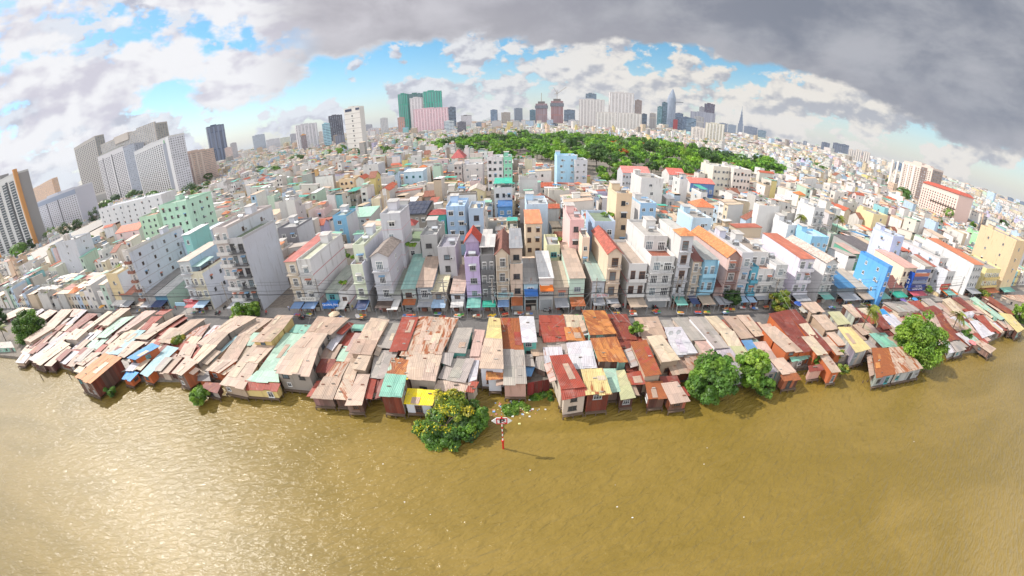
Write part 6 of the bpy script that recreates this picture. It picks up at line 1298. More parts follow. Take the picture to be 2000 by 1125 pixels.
tree('small tree growing at the corner of the brown concrete roof', 1243, 641, 14, 5.2, G4, clumps=22, per=120, size=.30)
tree('overgrown shrubs among the tan roofs left of the long grey brown house', 348, 664, 17, 3.8, G3, clumps=26, per=120, size=.36, name='shrub', cat='shrub', tall=.5)
tree('rounded green tree between the red striped and the pale green tube houses', 664, 497, 17, 9.5, G1, clumps=34, per=110, size=.5, ground=GZ)
tree('garden shrubs beside the torn green netting on the right bank', 1596, 702, 12, 3.0, G1, clumps=20, per=100, size=.32, name='shrub', cat='shrub')
tree('shrub row between the right bank shacks and the silver sided house', 1638, 690, 11, 2.8, G3, clumps=18, per=100, size=.3, name='shrub', cat='shrub')
for px, py, r_, z, l, cs in ((746, 342, 15, 9, 'dark pine like tree beside the plain white block house', G2), (776, 347, 8, 8, 'small dark tree right of the dark pine like tree', G2), (757, 300, 20, 10, 'wide tree group nearest the tall white tower', G1), (805, 297, 11, 10, 'round tree midway between the tall white tower and the park', G1), (822, 302, 8, 10, 'small tree left of the park edge', G1),
    (383, 384, 17, 8, 'bright tree below the cream pink apartment block', G4), (372, 374, 20, 10, 'dark tree clump at the foot of the white main tower', G2), (395, 372, 14, 9, 'dark tree right of the white main tower', G2), (102, 458, 18, 9, 'dark green tree left below the white hotel', G1), (128, 447, 17, 9, 'tree in the middle below the white hotel', G2), (150, 438, 14, 9, 'tree at the right foot of the white hotel', G2),
    (186, 420, 16, 10, 'dark trees at the foot of the grey left wing', G2), (60, 478, 12, 8, 'small tree at the foot of the orange finned tower', G2), (180, 472, 14, 9, 'bright green tree among the roofs at left', G4), (25, 530, 12, 6, 'low tree beside the market sheds', G1), (1214, 343, 22, 9, 'dark broad tree before the salmon school wing', G1), (1225, 352, 16, 8, 'second tree before the salmon school wing', G1),
    (1243, 356, 9, 7, 'yellow green small tree before the middle school wing', G3), (1376, 375, 13, 7, 'bright trees below the blue arcaded school', G4), (1418, 372, 10, 7, 'small tree right of the blue arcaded school', G4), (1395, 358, 8, 8, 'dark tree between the school and the office block', G1), (1688, 358, 10, 9, 'pair of round trees left of the pink brown tower, left one', G1), (1700, 357, 8, 9, 'pair of round trees left of the pink brown tower, right one', G1),
    (1726, 371, 7, 8, 'small round tree before the pink brown tower', G4), (1804, 430, 13, 9, 'bright tree left below the pink hotel', G4), (1836, 430, 7, 8, 'small tree right below the pink hotel', G1), (1900, 440, 8, 8, 'small dark tree right of the pink hotel', G1), (668, 344 - 2, 1, 8, '', G1)):
    if l: tree(l, px, py, r_, z, cs, clumps=26, per=70, size=.62 + r_ * .012, ground=GZ)
# yellow flowering vine mound at the water's edge
c = at(872, 850, .3); root = thing('flowering_mound', 'large mound of green vines dripping with yellow flowers at the river edge', 'bush', (c.x, c.y, 0))
tb = trunk_mb(3.0, .22, 7, 3.5); tb.build('trunk', root)
parts = []
for (ox, oy, oz, rx, rz, cols, n) in ((0, 0, .9, 4.2, 1.7, G1, 60), (1.2, 2.2, 2.6, 4.0, 2.2, G1 + G3, 60), (.6, 3.6, 4.0, 3.0, 1.6, G3, 34), (-2.4, .6, 1.2, 2.6, 1.6, G1, 30), (2.8, .4, 1.6, 2.6, 2.0, G2 + G1, 34)):
    C, N_, S_, K_ = crown_pts(n, rx, rx * .75, rz, 150, .9, .28, cols, zmin=-.4); C += np.array([ox, oy, oz]); parts.append((C, N_, S_, K_))
C, N_, S_, K_ = [np.concatenate([p[i] for p in parts]) for i in range(4)]; C[:, 2] = np.maximum(C[:, 2], .08)
o = bpy.data.objects.new('foliage', leaf_mesh(C, N_, S_, K_)); COL.objects.link(o); o.parent = root
YF = np.array([(.58, .44, .012), (.46, .42, .02), (.34, .37, .02), (.62, .48, .02)])
q = np.sin(C[:, 0] * 1.3 + 1.0) + np.sin(C[:, 1] * 1.7 + C[:, 2] * 1.1) + np.sin(C[:, 0] * .6 - C[:, 2] * 2.1 + 2) + (C[:, 2] - 2.6) * .55 - C[:, 0] * .16
sel = NR.random(len(C)) < 1 / (1 + np.exp(-(q - 1.0) * 2.2)) * .55
Cf = C[sel] + np.stack([NR.normal(size=sel.sum()) * .1, -.12 + NR.normal(size=sel.sum()) * .1, .14 + NR.normal(size=sel.sum()) * .08], 1)
o = bpy.data.objects.new('flowers', leaf_mesh(Cf, N_[sel] + NR.normal(size=(sel.sum(), 3)) * .3, NR.uniform(.10, .24, sel.sum()), YF[NR.integers(4, size=sel.sum())] * NR.uniform(.75, 1.15, (sel.sum(), 1)))); COL.objects.link(o); o.parent = root
# floating weeds and litter
def weeds(label, px, py, rx, ry, n=10):
    c = at(px, py, 0); C, N_, S_, K_ = crown_pts(n, rx, ry, .35, 140, .6, .26, G1 + G4, zmin=0); C[:, 2] = np.abs(C[:, 2]) + .06; C += np.array([c.x, c.y, 0])
    o = bpy.data.objects.new('floating_weeds', leaf_mesh(C, N_, S_, K_, 'floating_weeds')); COL.objects.link(o); tag(o, label, 'weeds', None, 'stuff')
weeds('floating river weeds in front of the grey ribbed roof house', 1006, 798, 2.4, 1.5, 30); weeds('floating weeds under the dark red fence', 1060, 775, 2.2, 1.2, 16)
b = MB()
for _ in range(90):
    q = at(random.gauss(1005, 24), random.gauss(800, 9), .05); s = random.uniform(.05, .22); b.box(q.x - s, q.x + s, q.y - s * .7, q.y + s * .7, .01, .02 + s * .5, random.choice(((.7, .68, .65), (.6, .6, .62), (.5, .2, .15), (.2, .35, .6), (.75, .7, .3))), 'plain')
for _ in range(14):
    q = at(random.uniform(60, 1960), random.uniform(860, 1080), .02); s = random.uniform(.04, .12); b.box(q.x - s, q.x + s, q.y - s * .6, q.y + s * .6, .01, .03, (.72, .7, .68), 'plain')
o = b.build('floating_litter'); tag(o, 'scraps of litter floating on the river near the weeds', 'litter', None, 'stuff')
# palms
def palm_meshes(h, fr, seed, cols):
    rnd = random.Random(seed); b = MB()
    b.tube([(0, 0, -.3), (.15, .1, h * .4), (.4, .2, h * .75), (.5, .25, h)], .2, (.22, .18, .14), 'bark', 7, .12)
    tp = np.array([.5, .25, h]); C = []; N_ = []; S_ = []; K_ = []
    for i in range(22):
        a = 2 * math.pi * i / 22 * 1.0 + rnd.uniform(-.2, .2); up = rnd.uniform(-.5, 1.1); dead = up < -.25; l = fr * rnd.uniform(.8, 1.1)
        pts = [tp + np.array([math.cos(a) * l * t, math.sin(a) * l * t, l * (up * t * .8 - 1.05 * t * t * .75)]) for t in np.linspace(0, 1, 14)]
        side = np.array([-math.sin(a), math.cos(a), 0])
        for k in range(1, 14):
            p = pts[k]; wdt = fr * .26 * math.sin(math.pi * min(1, k / 14 * .9 + .12))
            for sg in (-1, 1):
                for m_ in range(3):
                    q = p + (pts[k - 1] - p) * m_ / 3
                    C.append(q + side * sg * wdt * .5 + np.array([0, 0, -wdt * .28])); N_.append(np.cross(side * sg + np.array([0, 0, -.6]), pts[k] - pts[k - 1]) * (1 if sg > 0 else -1)); S_.append(wdt)
                    K_.append(np.array((.26, .19, .06) if dead else cols[rnd.randrange(len(cols))]) * rnd.uniform(.75, 1.25))
    return template(b, 'trunk'), tp, np.array(C), np.array(N_), np.array(S_), np.array(K_)
def frond_mesh(C, N_, S_, K_, tp):
    d = C - tp; d[:, 2] = 0; n = len(C); rad = d / np.maximum(np.linalg.norm(d, axis=1, keepdims=True), 1e-6)
    side = np.cross(rad, np.array([0, 0, 1.0])); s = S_[:, None]
    sg = np.sign((NR.random(n) - .5))[:, None]
    u = side * s * .62 + rad * s * .35 + np.array([0, 0, -1]) * s * .3; v = rad * .10
    P = np.stack([C - u * .8, C + v, C + u * .8, C - v], 1).reshape(-1, 3).astype(np.float32)
    me = bpy.data.meshes.new('fronds'); me.vertices.add(4 * n); me.vertices.foreach_set('co', P.ravel()); me.loops.add(4 * n); me.loops.foreach_set('vertex_index', np.arange(4 * n, dtype=np.int32))
    me.polygons.add(n); me.polygons.foreach_set('loop_start', np.arange(0, 4 * n, 4, dtype=np.int32)); me.polygons.foreach_set('loop_total', np.full(n, 4, dtype=np.int32))
    ca = me.color_attributes.new('Col', 'FLOAT_COLOR', 'CORNER'); ca.data.foreach_set('color', np.repeat(np.concatenate([K_, np.zeros((n, 1))], 1), 4, axis=0).astype(np.float32).ravel())
    me.materials.append(MATS['leaf']); me.update(calc_edges=True); return me
PC = [(.16, .19, .03), (.20, .22, .04), (.11, .16, .03), (.22, .20, .05)]
def palm(label, px, py, zt, fr, seed, ground=1.2):
    t, tp, C, N_, S_, K_ = palm_meshes(zt - ground, fr, seed, PC); c = at(px, py, zt)
    root = thing('coconut_palm', label, 'palm', (c.x - .5, c.y - .25, ground)); ref('trunk', t, root, (0, 0, 0)); ref('fronds', frond_mesh(C, N_, S_, K_, tp), root, (0, 0, 0))
palm('yellowish coconut palm above the silver sided house on the right', 1702, 600, 9.5, 3.6, 1); palm('coconut palm between patchwork roofs at the right bend', 1874, 613, 8.5, 3.2, 2); palm('coconut palm cut by the left edge beside the mint hut', 0, 640, 7.5, 3.2, 3)
palm('palm beside the tall white planted house on the right', 1640, 424, 15, 3.4, 4, GZ); palm('palm before the long white blank walled house', 1566, 422, 13.5, 3.4, 5, GZ)

# the park: trees one by one from a few crowns
PARK = [at(*p, 8) for p in ((832, 287), (900, 276), (1000, 267), (1100, 264), (1180, 270), (1250, 277), (1330, 288), (1400, 301), (1480, 318), (1545, 334), (1530, 345), (1480, 340), (1420, 334), (1370, 340), (1320, 352), (1262, 364), (1215, 368), (1190, 358), (1150, 346), (1090, 326), (1040, 317), (985, 316), (960, 300), (900, 297), (845, 296))]
def in_poly(x, y, P):
    c = False; j = len(P) - 1
    for i in range(len(P)):
        if (P[i].y > y) != (P[j].y > y) and x < (P[j].x - P[i].x) * (y - P[i].y) / (P[j].y - P[i].y) + P[i].x: c = not c
        j = i
    return c
G1p = [tuple(v * 1.7 for v in c) for c in G1]; G2p = [tuple(v * 1.4 for v in c) for c in G2]; G4p = [tuple(v * 1.25 for v in c) for c in G4]
PT = []
for k, (cols, flat, sz) in enumerate(((G1p, .7, .9), (G2p, .8, .9), (G1p + G4p, .6, .9), (G4p, .8, .9), (G2p + G1p, .7, .9), ([(.45, .10, .015), (.30, .12, .02), (.06, .12, .02)], .6, .9))):
    C, N_, S_, K_ = crown_pts(34, 6.8, 6.8, 6.8 * flat, 50, 2.0, sz, cols, zmin=-.5); C[:, 2] += 9
    PT.append((template(trunk_mb(6, .4, 6, 5.5), 'trunk'), leaf_mesh(C, N_, S_, K_, 'crown')))
PLAB = ['dark leaved park tree in the big grove', 'blackish green park tree in the big grove', 'broad mid green park tree in the big grove', 'light green park tree in the big grove', 'dense dark green park tree in the big grove', 'orange red flame tree blooming in the big grove']
PKX = []
tries = 0
while len(PKX) < 290 and tries < 60000:
    tries += 1
    x = random.uniform(-130, 420); y = random.uniform(190, 860)
    if not in_poly(x, y, PARK): continue
    dm = 9.0 if y < 420 else 13.0
    if any((x - a) ** 2 + (y - b_) ** 2 < dm * dm for a, b_ in PKX): continue
    if any(f[0] - 4 < x < f[1] + 4 and f[2] - 4 < y < f[3] + 4 for f in FOOT): continue
    PKX.append((x, y))
for i, (x, y) in enumerate(PKX):
    k = random.choice((0, 0, 1, 1, 2, 2, 3, 4, 4)) if random.random() > .014 else 5
    root = thing('park_tree', PLAB[k], 'tree', (x, y, GZ), 0, 'trees of the park, ' + PLAB[k].split(' park')[0].split(' flame')[0]); s = random.uniform(.65, 1.4)
    root.scale = (s, s, s * random.uniform(.85, 1.1)); root.rotation_euler = (0, 0, random.uniform(0, 6.28))
    ref('trunk', PT[k][0], root, (0, 0, 0)); ref('crown', PT[k][1], root, (0, 0, 0))
# plants on roof terraces and balconies
b = MB(); b.tube([(0, 0, 0), (0, 0, .5)], .22, (.35, .14, .08), 'plain', 7, .28); POT = template(b, 'pot')
def pot_plants(label, px, py, z, n, spread, cols=G4):
    c = at(px, py, GZ + z); C, N_, S_, K_ = crown_pts(n, spread, spread * .6, .7, 60, .55, .3, cols, zmin=0); C[:, 2] = np.abs(C[:, 2]) + .45
    root = thing('potted_plants', label, 'plants', (c.x, c.y, GZ + z))
    for _ in range(max(2, n // 3)): x, y = random.uniform(-spread, spread), random.uniform(-spread * .5, spread * .5); ref('pot', POT, root, (x, y, 0))
    ref('foliage', leaf_mesh(C, N_, S_, K_), root, (0, 0, 0))
for px, py, z, n, sp, l in ((1262, 462, 14.3, 8, 1.4, 'bushy terrace plants left on the big white house'), (1300, 474, 14.3, 6, 1.0, 'low terrace plants right on the big white house'), (1190, 422, 15.7, 12, 2.2, 'lush roof garden on the grey blue house'), (1088, 470, 10.8, 9, 1.6, 'climbing plants on the pale yellow green house'), (1248, 545, 6.6, 5, 1.2, 'balcony plants on the upper pink edged balcony'), (1243, 562, 3.4, 5, 1.2, 'balcony plants on the lower pink edged balcony'),
    (690, 505, 10.5, 8, 1.2, 'hanging plants on the pale green tube house'), (733, 512, 10.6, 8, 1.2, 'plants spilling over the wavy trimmed house terrace'), (800, 482, 12.2, 10, 2.4, 'vines along the white green garden roof'), (566, 517, 10.6, 6, 1.0, 'plants on the cream rounded balcony house'), (466, 457, 19.5, 9, 1.8, 'roof garden on top of the dark glass bays'), (436, 450, 22.5, 6, 1.2, 'reddish plants on the tall pale house', ), (1026, 577, 3.4, 5, 1.2, 'plants over the blue awning house'), (1070, 573, 3.4, 6, 1.2, 'plants over the orange awning house'), (392, 528, 9.8, 6, 1.2, 'plants in the sheltered roof garden'),
    (975, 498, 10.3, 4, .7, 'small plant on the brown gabled attic balcony'), (1572, 517, 10.5, 6, 1.2, 'hanging plants on the upper lilac rounded balcony'), (1562, 538, 7.0, 5, .9, 'hanging plants on the lower lilac rounded balcony'), (1340, 566, 3.5, 7, 1.5, 'planted terrace hedge below the white tower house'), (670, 555, 5.5, 6, 1.4, 'green vines over the white shop with red edge'), (263, 580, 3.2, 5, 1.2, 'plants on the terracotta lean-to roof')):
    pot_plants(l, px, py, z, n, sp, G4 if 'reddish' not in l else [(.3, .12, .08), (.1, .16, .03)])
# ------------------------------------------------------------------ street furniture, bikes, people, the river sign
def spx(px, py=608, z=GZ + .14): return at(px, py, z)
# river navigation sign
c = at(983, 876, 0); root = thing('river_sign', 'red and white striped river post carrying a white diamond sign with a struck letter P', 'sign', (c.x, c.y, 0))
b = MB(); b.tube([(0, 0, -2), (0, 0, 1.7)], .15, hx('c8241c', .85), 'plain', 10); b.tube([(0, 0, 1.7), (0, 0, 1.95)], .22, hx('c8241c', .85), 'plain', 10); b.build('base', root)
b = MB()
for i in range(7): b.tube([(0, 0, 1.95 + i * .52), (0, 0, 1.95 + (i + 1) * .52)], .085, hx('c8241c', .85) if i % 2 else hx('eeeeea', .9), 'plain', 10)
b.build('pole', root)
b = MB(); z0 = 6.3
b.prism([(-1.45, -.12, z0), (-.75, -.12, z0 - .62), (.75, -.12, z0 - .62), (1.45, -.12, z0), (.75, -.12, z0 + .62), (-.75, -.12, z0 + .62)], [(-1.45, -.02, z0), (-.75, -.02, z0 - .62), (.75, -.02, z0 - .62), (1.45, -.02, z0), (.75, -.02, z0 + .62), (-.75, -.02, z0 + .62)], hx('e4e4e4', .92), 'plain')
b.build('board', root)
b = MB(); R0 = hx('d02020', .85)
for (x0, x1, q0, q1) in ((-.78, .78, .46, .6), (-.78, .78, -.6, -.46), (-.78, -.64, -.46, .46), (.64, .78, -.46, .46)): b.box(x0, x1, -.16, -.125, z0 + q0, z0 + q1, R0, 'plain')
b.poly([(-.66, -.15, z0 + .47), (-.55, -.15, z0 + .47), (.66, -.15, z0 - .38), (.66, -.15, z0 - .47), (.55, -.15, z0 - .47), (-.66, -.15, z0 + .38)], R0, 'plain'); b.box(-.12, .12, -.16, -.03, z0 + .6, z0 + .85, R0, 'plain'); b.build('red_frame', root)
def text(s, parent, loc, size, col, rz=0.0, tilt=math.pi / 2, name='lettering', sx=1.0, bold=.0, ext=.012):
    cu = bpy.data.curves.new(name, 'FONT'); cu.body = s; cu.size = size; cu.align_x = 'CENTER'; cu.align_y = 'CENTER'; cu.extrude = ext; cu.offset = bold
    key = 'letter_%02x%02x%02x' % tuple(int(min(1, v) * 255) for v in col)
    if key not in MATS:
        m, g, p = material(key); p.inputs['Base Color'].default_value = (*col, 1); p.inputs['Roughness'].default_value = .6
    cu.materials.append(MATS[key])
    t_ = bpy.data.objects.new(name, cu); COL.objects.link(t_); nm = bpy.data.meshes.new_from_object(t_.evaluated_get(bpy.context.evaluated_depsgraph_get())); bpy.data.objects.remove(t_); bpy.data.curves.remove(cu)
    o = bpy.data.objects.new(name, nm); COL.objects.link(o); o.parent = parent; o.location = loc; o.rotation_euler = (tilt, 0, rz); o.scale = (sx, 1, 1); return o
text('P', root, (.05, -.17, z0), 1.15, (.02, .02, .02), sx=1.35, bold=.03)
for px, py, h, l in ((84, 742, 2.0, 'bare mooring post in the river at left, outer of two'), (138, 738, 2.0, 'bare mooring posts pair in the river at left, inner of two')):
    c = at(px, py, 0); b = MB((c.x, c.y, 0)); b.tube([(c.x, c.y, -1), (c.x + .1, c.y, h)], .09, (.12, .09, .07), 'timber', 6); b.tube([(c.x + .7, c.y - .3, -1), (c.x + .65, c.y - .2, h * .8)], .08, (.12, .09, .07), 'timber', 6)
    o = b.build('mooring_post'); o.location = (c.x, c.y, 0); tag(o, l, 'post')
# lettered panels on the sign building
x, y = sign_house.location.x, sign_house.location.y
sp = [ch for ch in sign_house.children if ch.name.startswith('wall')][0]
bb = [Vector(v.co) for v in sp.data.vertices]; xa, xb = min(v.x for v in bb), max(v.x for v in bb); ht = max(v.z for v in bb)
NAVY = hx('1c3c8c', .85); BLU = hx('1450b4', .85)
def panel(parent, name, x0, x1, y0, y1, z0_, z1, col): b = MB(); b.box(x0, x1, y0, y1, z0_, z1, col, 'plain'); return b.build(name, parent)
W_ = xb - xa
panel(sign_house, 'sign_panel', xa - .35, xa - .2, -.9, 7.6, 3.6, ht + .4, BLU); panel(sign_house, 'sign_panel', xa - .2, xb + .2, -1.05, -.9, 3.4, 5.8, NAVY)
for i in range(4): panel(sign_house, 'sign_panel', xa - .1, xb + .1, -.95, -.8, 6.1 + i * 1.35, 7.2 + i * 1.35, (hx('8894b0', .8), hx('5868a0', .8), hx('c8785c', .8), hx('6c80b4', .8))[i])
# the side panel faces west, towards the viewer
text('LONG', sign_house, (xa - .37, 3.4, ht - 3.2), 2.4, (.85, .87, .9), -math.pi / 2, bold=.03); text('CHÂU', sign_house, (xa - .37, 3.4, ht - 5.4), 2.4, (.85, .87, .9), -math.pi / 2, bold=.03); text('NHÀ THUỐC', sign_house, (xa - .37, 3.4, ht - 1.7), .8, (.85, .87, .9), -math.pi / 2)
text('NHÀ THUỐC', sign_house, (xa + W_ / 2, -1.07, 5.2), .7, (.85, .87, .9)); text('LONG CHÂU', sign_house, (xa + W_ / 2, -1.07, 4.2), 1.25, (.85, .87, .9), sx=.95, bold=.02)
b = MB()
for i, (dy, dz, cc) in enumerate(((0, 0, hx('e8c030')), (.5, 0, hx('4cb04c')), (0, .5, hx('e04c3c')), (.5, .5, hx('3c90d8')))): b.box(xa - .39, xa - .355, 3.0 + dy, 3.46 + dy, ht - .9 + dz, ht - .44 + dz, cc, 'plain')
b.build('coloured_emblem', sign_house)
# small shop signs over the awnings: blue, red and white boards
def shop_sign(label, px, py, zc_, w, h_, col, txt=None, tcol=(.85, .84, .82)):
    p = at(px, py, GZ + zc_); root = thing('shop_sign', label, 'sign', (p.x, p.y, GZ + zc_)); b = MB(); b.box(-w / 2, w / 2, -.08, .08, -h_ / 2, h_ / 2, col, 'plain'); b.build('board', root)
    if txt: text(txt, root, (0, -.10, 0), h_ * .72, tcol, sx=min(1.3, w / (len(txt) * h_ * .48)))
shop_sign('white shop sign with red lettering above the peach house entrance', 1172, 577, 4.0, 4.2, 1.0, hx('dcdcdc', .9), 'THIỆN TIẾN', (.7, .04, .06))
shop_sign('pale blue green shop sign under the cream gabled house', 984, 576, 4.2, 4.4, 1.2, hx('b4d8dc', .9), 'MẮT KÍNH', (.1, .3, .45))
shop_sign('cream plaster signboard with dark lettering left of centre', 852, 570, 4.6, 5.0, 1.2, hx('d0c0ac', .85), 'VINH PHÁT', (.15, .12, .1))
shop_sign('white signboard with dark lettering under the red striped house', 602, 584, 4.4, 4.6, 1.1, hx('d8d4cc', .88), 'BÍ NGÔ', (.15, .12, .1))
shop_sign('blue shop sign with pale lettering left of centre', 645, 595, 3.6, 4.4, 1.0, hx('1c70c8', .85), 'QUÁN ĂN', (.8, .8, .85))
shop_sign('red and green shop sign before the cream boundary wall', 1845, 560, 4.4, 7.0, 2.2, hx('d02c28', .85), 'HẢI SẢN', (.5, .75, .4))
shop_sign('white blue shop sign among the low blue fronts', 352, 594, 4.0, 4.6, 1.1, hx('a4cce0', .88)); shop_sign('pink red shop sign beside the white blue sign', 368, 588, 4.0, 4.2, 1.1, hx('d0606c', .85), 'TRÀ SỮA', (.85, .82, .8))
# power poles and cables
POLES = []
for px, py, l in ((112, 588, 'grey power pole at the far left junction'), (298, 607, 'grey power pole before the white slab house'), (452, 606, 'grey power pole before the dark glass bays'), (632, 607, 'grey power pole beside the teal lattice shop'), (872, 613, 'thick grey power pole left of the lilac house'), (964, 614, 'grey power pole before the cream gabled house'), (1160, 611, 'power pole with many fanned cables before the peach house'), (1313, 606, 'power pole with transformers beside the white tower house, left of the twin poles'),
                  (1321, 606, 'power pole beside the white tower house, right of the twin poles'), (1503, 606, 'grey power pole before the white arched house'), (1734, 592, 'grey power pole before the low teal awnings on the right'), (1868, 580, 'grey power pole at the right bend')):
    p = at(px, py, GZ + .14); hh = 9.2; root = thing('power_pole', l, 'pole', (p.x, p.y, GZ), 0, 'power poles along the street'); POLES.append((p.x, p.y))
    b = MB(); b.tube([(0, 0, 0), (0, 0, hh)], .2, hx('a8a098', .8), 'concrete', 8, .13); b.build('mast', root)
    b = MB(); b.box(-1.1, 1.1, -.07, .07, hh - .9, hh - .75, (.25, .24, .23), 'plain'); b.box(-.8, .8, -.07, .07, hh - 1.9, hh - 1.76, (.25, .24, .23), 'plain'); b.build('cross_arm', root)
    if 'transformers' in l:
        for s in (-.75, .75): b = MB(); b.tube([(s, -.35, 5.2), (s, -.35, 6.4)], .42, hx('a8acb0', .8), 'plain', 10); b.build('transformer', root)
    b = MB(); b.box(-.28, .28, -.35, -.2, 4.2, 4.9, (.3, .3, .31), 'plain'); b.build('meter_box', root)
def cable(label, pts, r, col=(.02, .02, .022), sag=.6):
    P = []
    for a, c in zip(pts, pts[1:]):
        a, c = Vector(a), Vector(c)
        for k in range(12): t = k / 12; q = a.lerp(c, t); q.z -= sag * 4 * t * (1 - t); P.append(q)
    P.append(Vector(pts[-1])); b = MB(); b.tube(P, r, col, 'plain', 5); o = b.build('power_cable'); tag(o, label, 'cable', 'cables strung along the street'); return o
pp = [q for i, q in enumerate(POLES) if i != 8]
cable('thick black cable bundle strung low between the power poles', [(x, y - .3, GZ + 5.6) for x, y in pp], .11, sag=.5)
cable('thin cable above the thick bundle along the street', [(x, y - .3, GZ + 6.6) for x, y in pp], .04, sag=.4)
cable('front wire on the upper cross arms', [(x, y - .9, GZ + 8.45) for x, y in pp], .025, sag=.3); cable('rear wire on the upper cross arms', [(x, y + .9, GZ + 8.45) for x, y in pp], .025, sag=.3)
for i, (k, q, z) in enumerate(((4, (760, 632), 4.5), (4, (905, 640), 5), (3, (600, 640), 6), (3, (690, 640), 6.5), (6, (1080, 640), 5), (6, (1110, 655), 5), (6, (1240, 640), 5), (6, (1210, 630), 5), (5, (985, 640), 7), (2, (475, 640), 6.5), (9, (1560, 625), 6), (9, (1590, 620), 6))):
    e = at(*q, z); cable('pale service wire, number %s of those crossing the street to the shacks from the left' % ('one two three four five six seven eight nine ten eleven twelve'.split()[i]), [(POLES[k][0], POLES[k][1], GZ + 7.2), tuple(e)], .022, (.32, .31, .30), .5)
# lattice masts on roofs
def mast(label, px, py, z, hh):
    p = at(px, py, GZ + z); root = thing('radio_mast', label, 'mast', (p.x, p.y, GZ + z)); b = MB()
    for sx_, sy_ in ((-.5, -.5), (.5, -.5), (0, .6)): b.tube([(sx_, sy_, 0), (sx_ * .3, sy_ * .3, hh)], .06, (.5, .48, .47), 'plain', 4)
    for k in range(int(hh / 1.2)):
        t0, t1 = k * 1.2 / hh, (k + 1) * 1.2 / hh; f0, f1 = 1 - .7 * t0, 1 - .7 * t1
        b.tube([(-.5 * f0, -.5 * f0, t0 * hh), (.5 * f1, -.5 * f1, t1 * hh)], .035, (.5, .48, .47), 'plain', 4); b.tube([(.5 * f0, -.5 * f0, t0 * hh), (-.5 * f1, -.5 * f1, t1 * hh)], .035, (.5, .48, .47), 'plain', 4)
    b.build('lattice', root); b = MB()
    for k in range(3): b.box(-.5 + k * .35, -.3 + k * .35, -.55, -.35, hh * .72, hh * .72 + 1.6, (.75, .74, .73), 'plain')
    b.build('antenna', root)
mast('lattice radio mast on the mint sheet roof left of centre', 706, 452, 9.5, 10); mast('lattice phone mast beside the big plain white house', 1303, 408, 16, 11); mast('thin lattice mast on the white rear tower block', 757, 412, 21.5, 6)
# street parasols
def parasol(label, px, py, col, r=1.5):
    p = at(px, py, GZ + 2.4); root = thing('street_parasol', label, 'parasol', (p.x, p.y, GZ), 0, 'parasols of the street stalls'); b = MB(); b.tube([(0, 0, 0), (0, 0, 2.9)], .05, (.5, .5, .5), 'plain', 5); b.build('pole', root)
    b = MB(); n = 10
    for k in range(n):
        a0, a1 = 2 * math.pi * k / n, 2 * math.pi * (k + 1) / n
        for ra, rb, za, zb in ((1, .55, 2.2, 2.62), (.55, 0.02, 2.62, 2.85)): b.poly([(r * ra * math.cos(a0), r * ra * math.sin(a0), za), (r * ra * math.cos(a1), r * ra * math.sin(a1), za), (r * rb * math.cos(a1), r * rb * math.sin(a1), zb), (r * rb * math.cos(a0), r * rb * math.sin(a0), zb)], col if k % 2 else tuple(v * .92 for v in col), 'plain')
    b.build('canopy', root)
for px, py, c_, l in ((652, 612, 'd8c0a0', 'tan parasol in the road left of centre'), (1202, 594, 'a8988c', 'grey brown parasol before the peach house'), (216, 588, 'e04830', 'red orange parasol at the left street corner'), (198, 598, 'e0a040', 'yellow orange parasol on the left street corner'), (1765, 586, '6c58a0', 'violet parasol in the right hand market'), (1788, 584, '3c90c8', 'blue parasol in the right hand market'), (1560, 592, '2c58b0', 'dark blue parasol beside the yellow green street tree'), (1900, 668, 'e88080', 'pink white parasol among the mud bank shacks'), (45, 592, 'd83c3c', 'red parasol at the far left street'), (372, 596, 'e86c28', 'orange parasol before the cream fronted house')):
    parasol(l, px, py, hx(c_, .85), 1.4)
# parked motorbikes
b = MB(); b.prism([(-.55, -.12, .45), (.5, -.12, .42), (.5, .12, .42), (-.55, .12, .45)], [(-.7, -.1, .72), (.2, -.1, .62), (.2, .1, .62), (-.7, .1, .72)], (.05, .05, .055), 'plain'); b.prism([(.3, -.14, .45), (.62, -.1, .5), (.62, .1, .5), (.3, .14, .45)], [(.42, -.16, .95), (.6, -.12, .95), (.6, .12, .95), (.42, .16, .95)], (.3, .03, .03), 'plain'); MB1 = template(b, 'body')
b = MB(); b.tube([(0, -.05, 0), (0, .05, 0)], .29, (.03, .03, .03), 'plain', 14); b.tube([(0, -.06, 0), (0, .06, 0)], .15, (.5, .5, .5), 'steel', 10); MBW = template(b, 'wheel')
b = MB(); b.box(-.72, .12, -.13, .13, .73, .82, (.03, .03, .03), 'plain'); MBS = template(b, 'seat')
b = MB(); b.tube([(.46, -.33, 1.02), (.5, 0, 1.0), (.46, .33, 1.02)], .03, (.1, .1, .1), 'plain', 5); b.box(.5, .62, -.1, .1, .88, 1.02, (.7, .7, .68), 'plain'); MBH = template(b, 'handlebar')
MBV = [MB1]
for c_ in ((.04, .05, .12), (.5, .5, .5), (.02, .02, .02), (.35, .05, .05)):
    b = MB(); b.prism([(-.55, -.12, .45), (.5, -.12, .42), (.5, .12, .42), (-.55, .12, .45)], [(-.7, -.1, .72), (.2, -.1, .62), (.2, .1, .62), (-.7, .1, .72)], c_, 'plain'); b.prism([(.3, -.14, .45), (.62, -.1, .5), (.62, .1, .5), (.3, .14, .45)], [(.42, -.16, .95), (.6, -.12, .95), (.6, .12, .95), (.42, .16, .95)], c_, 'plain'); MBV.append(template(b, 'body'))
BIKES = []
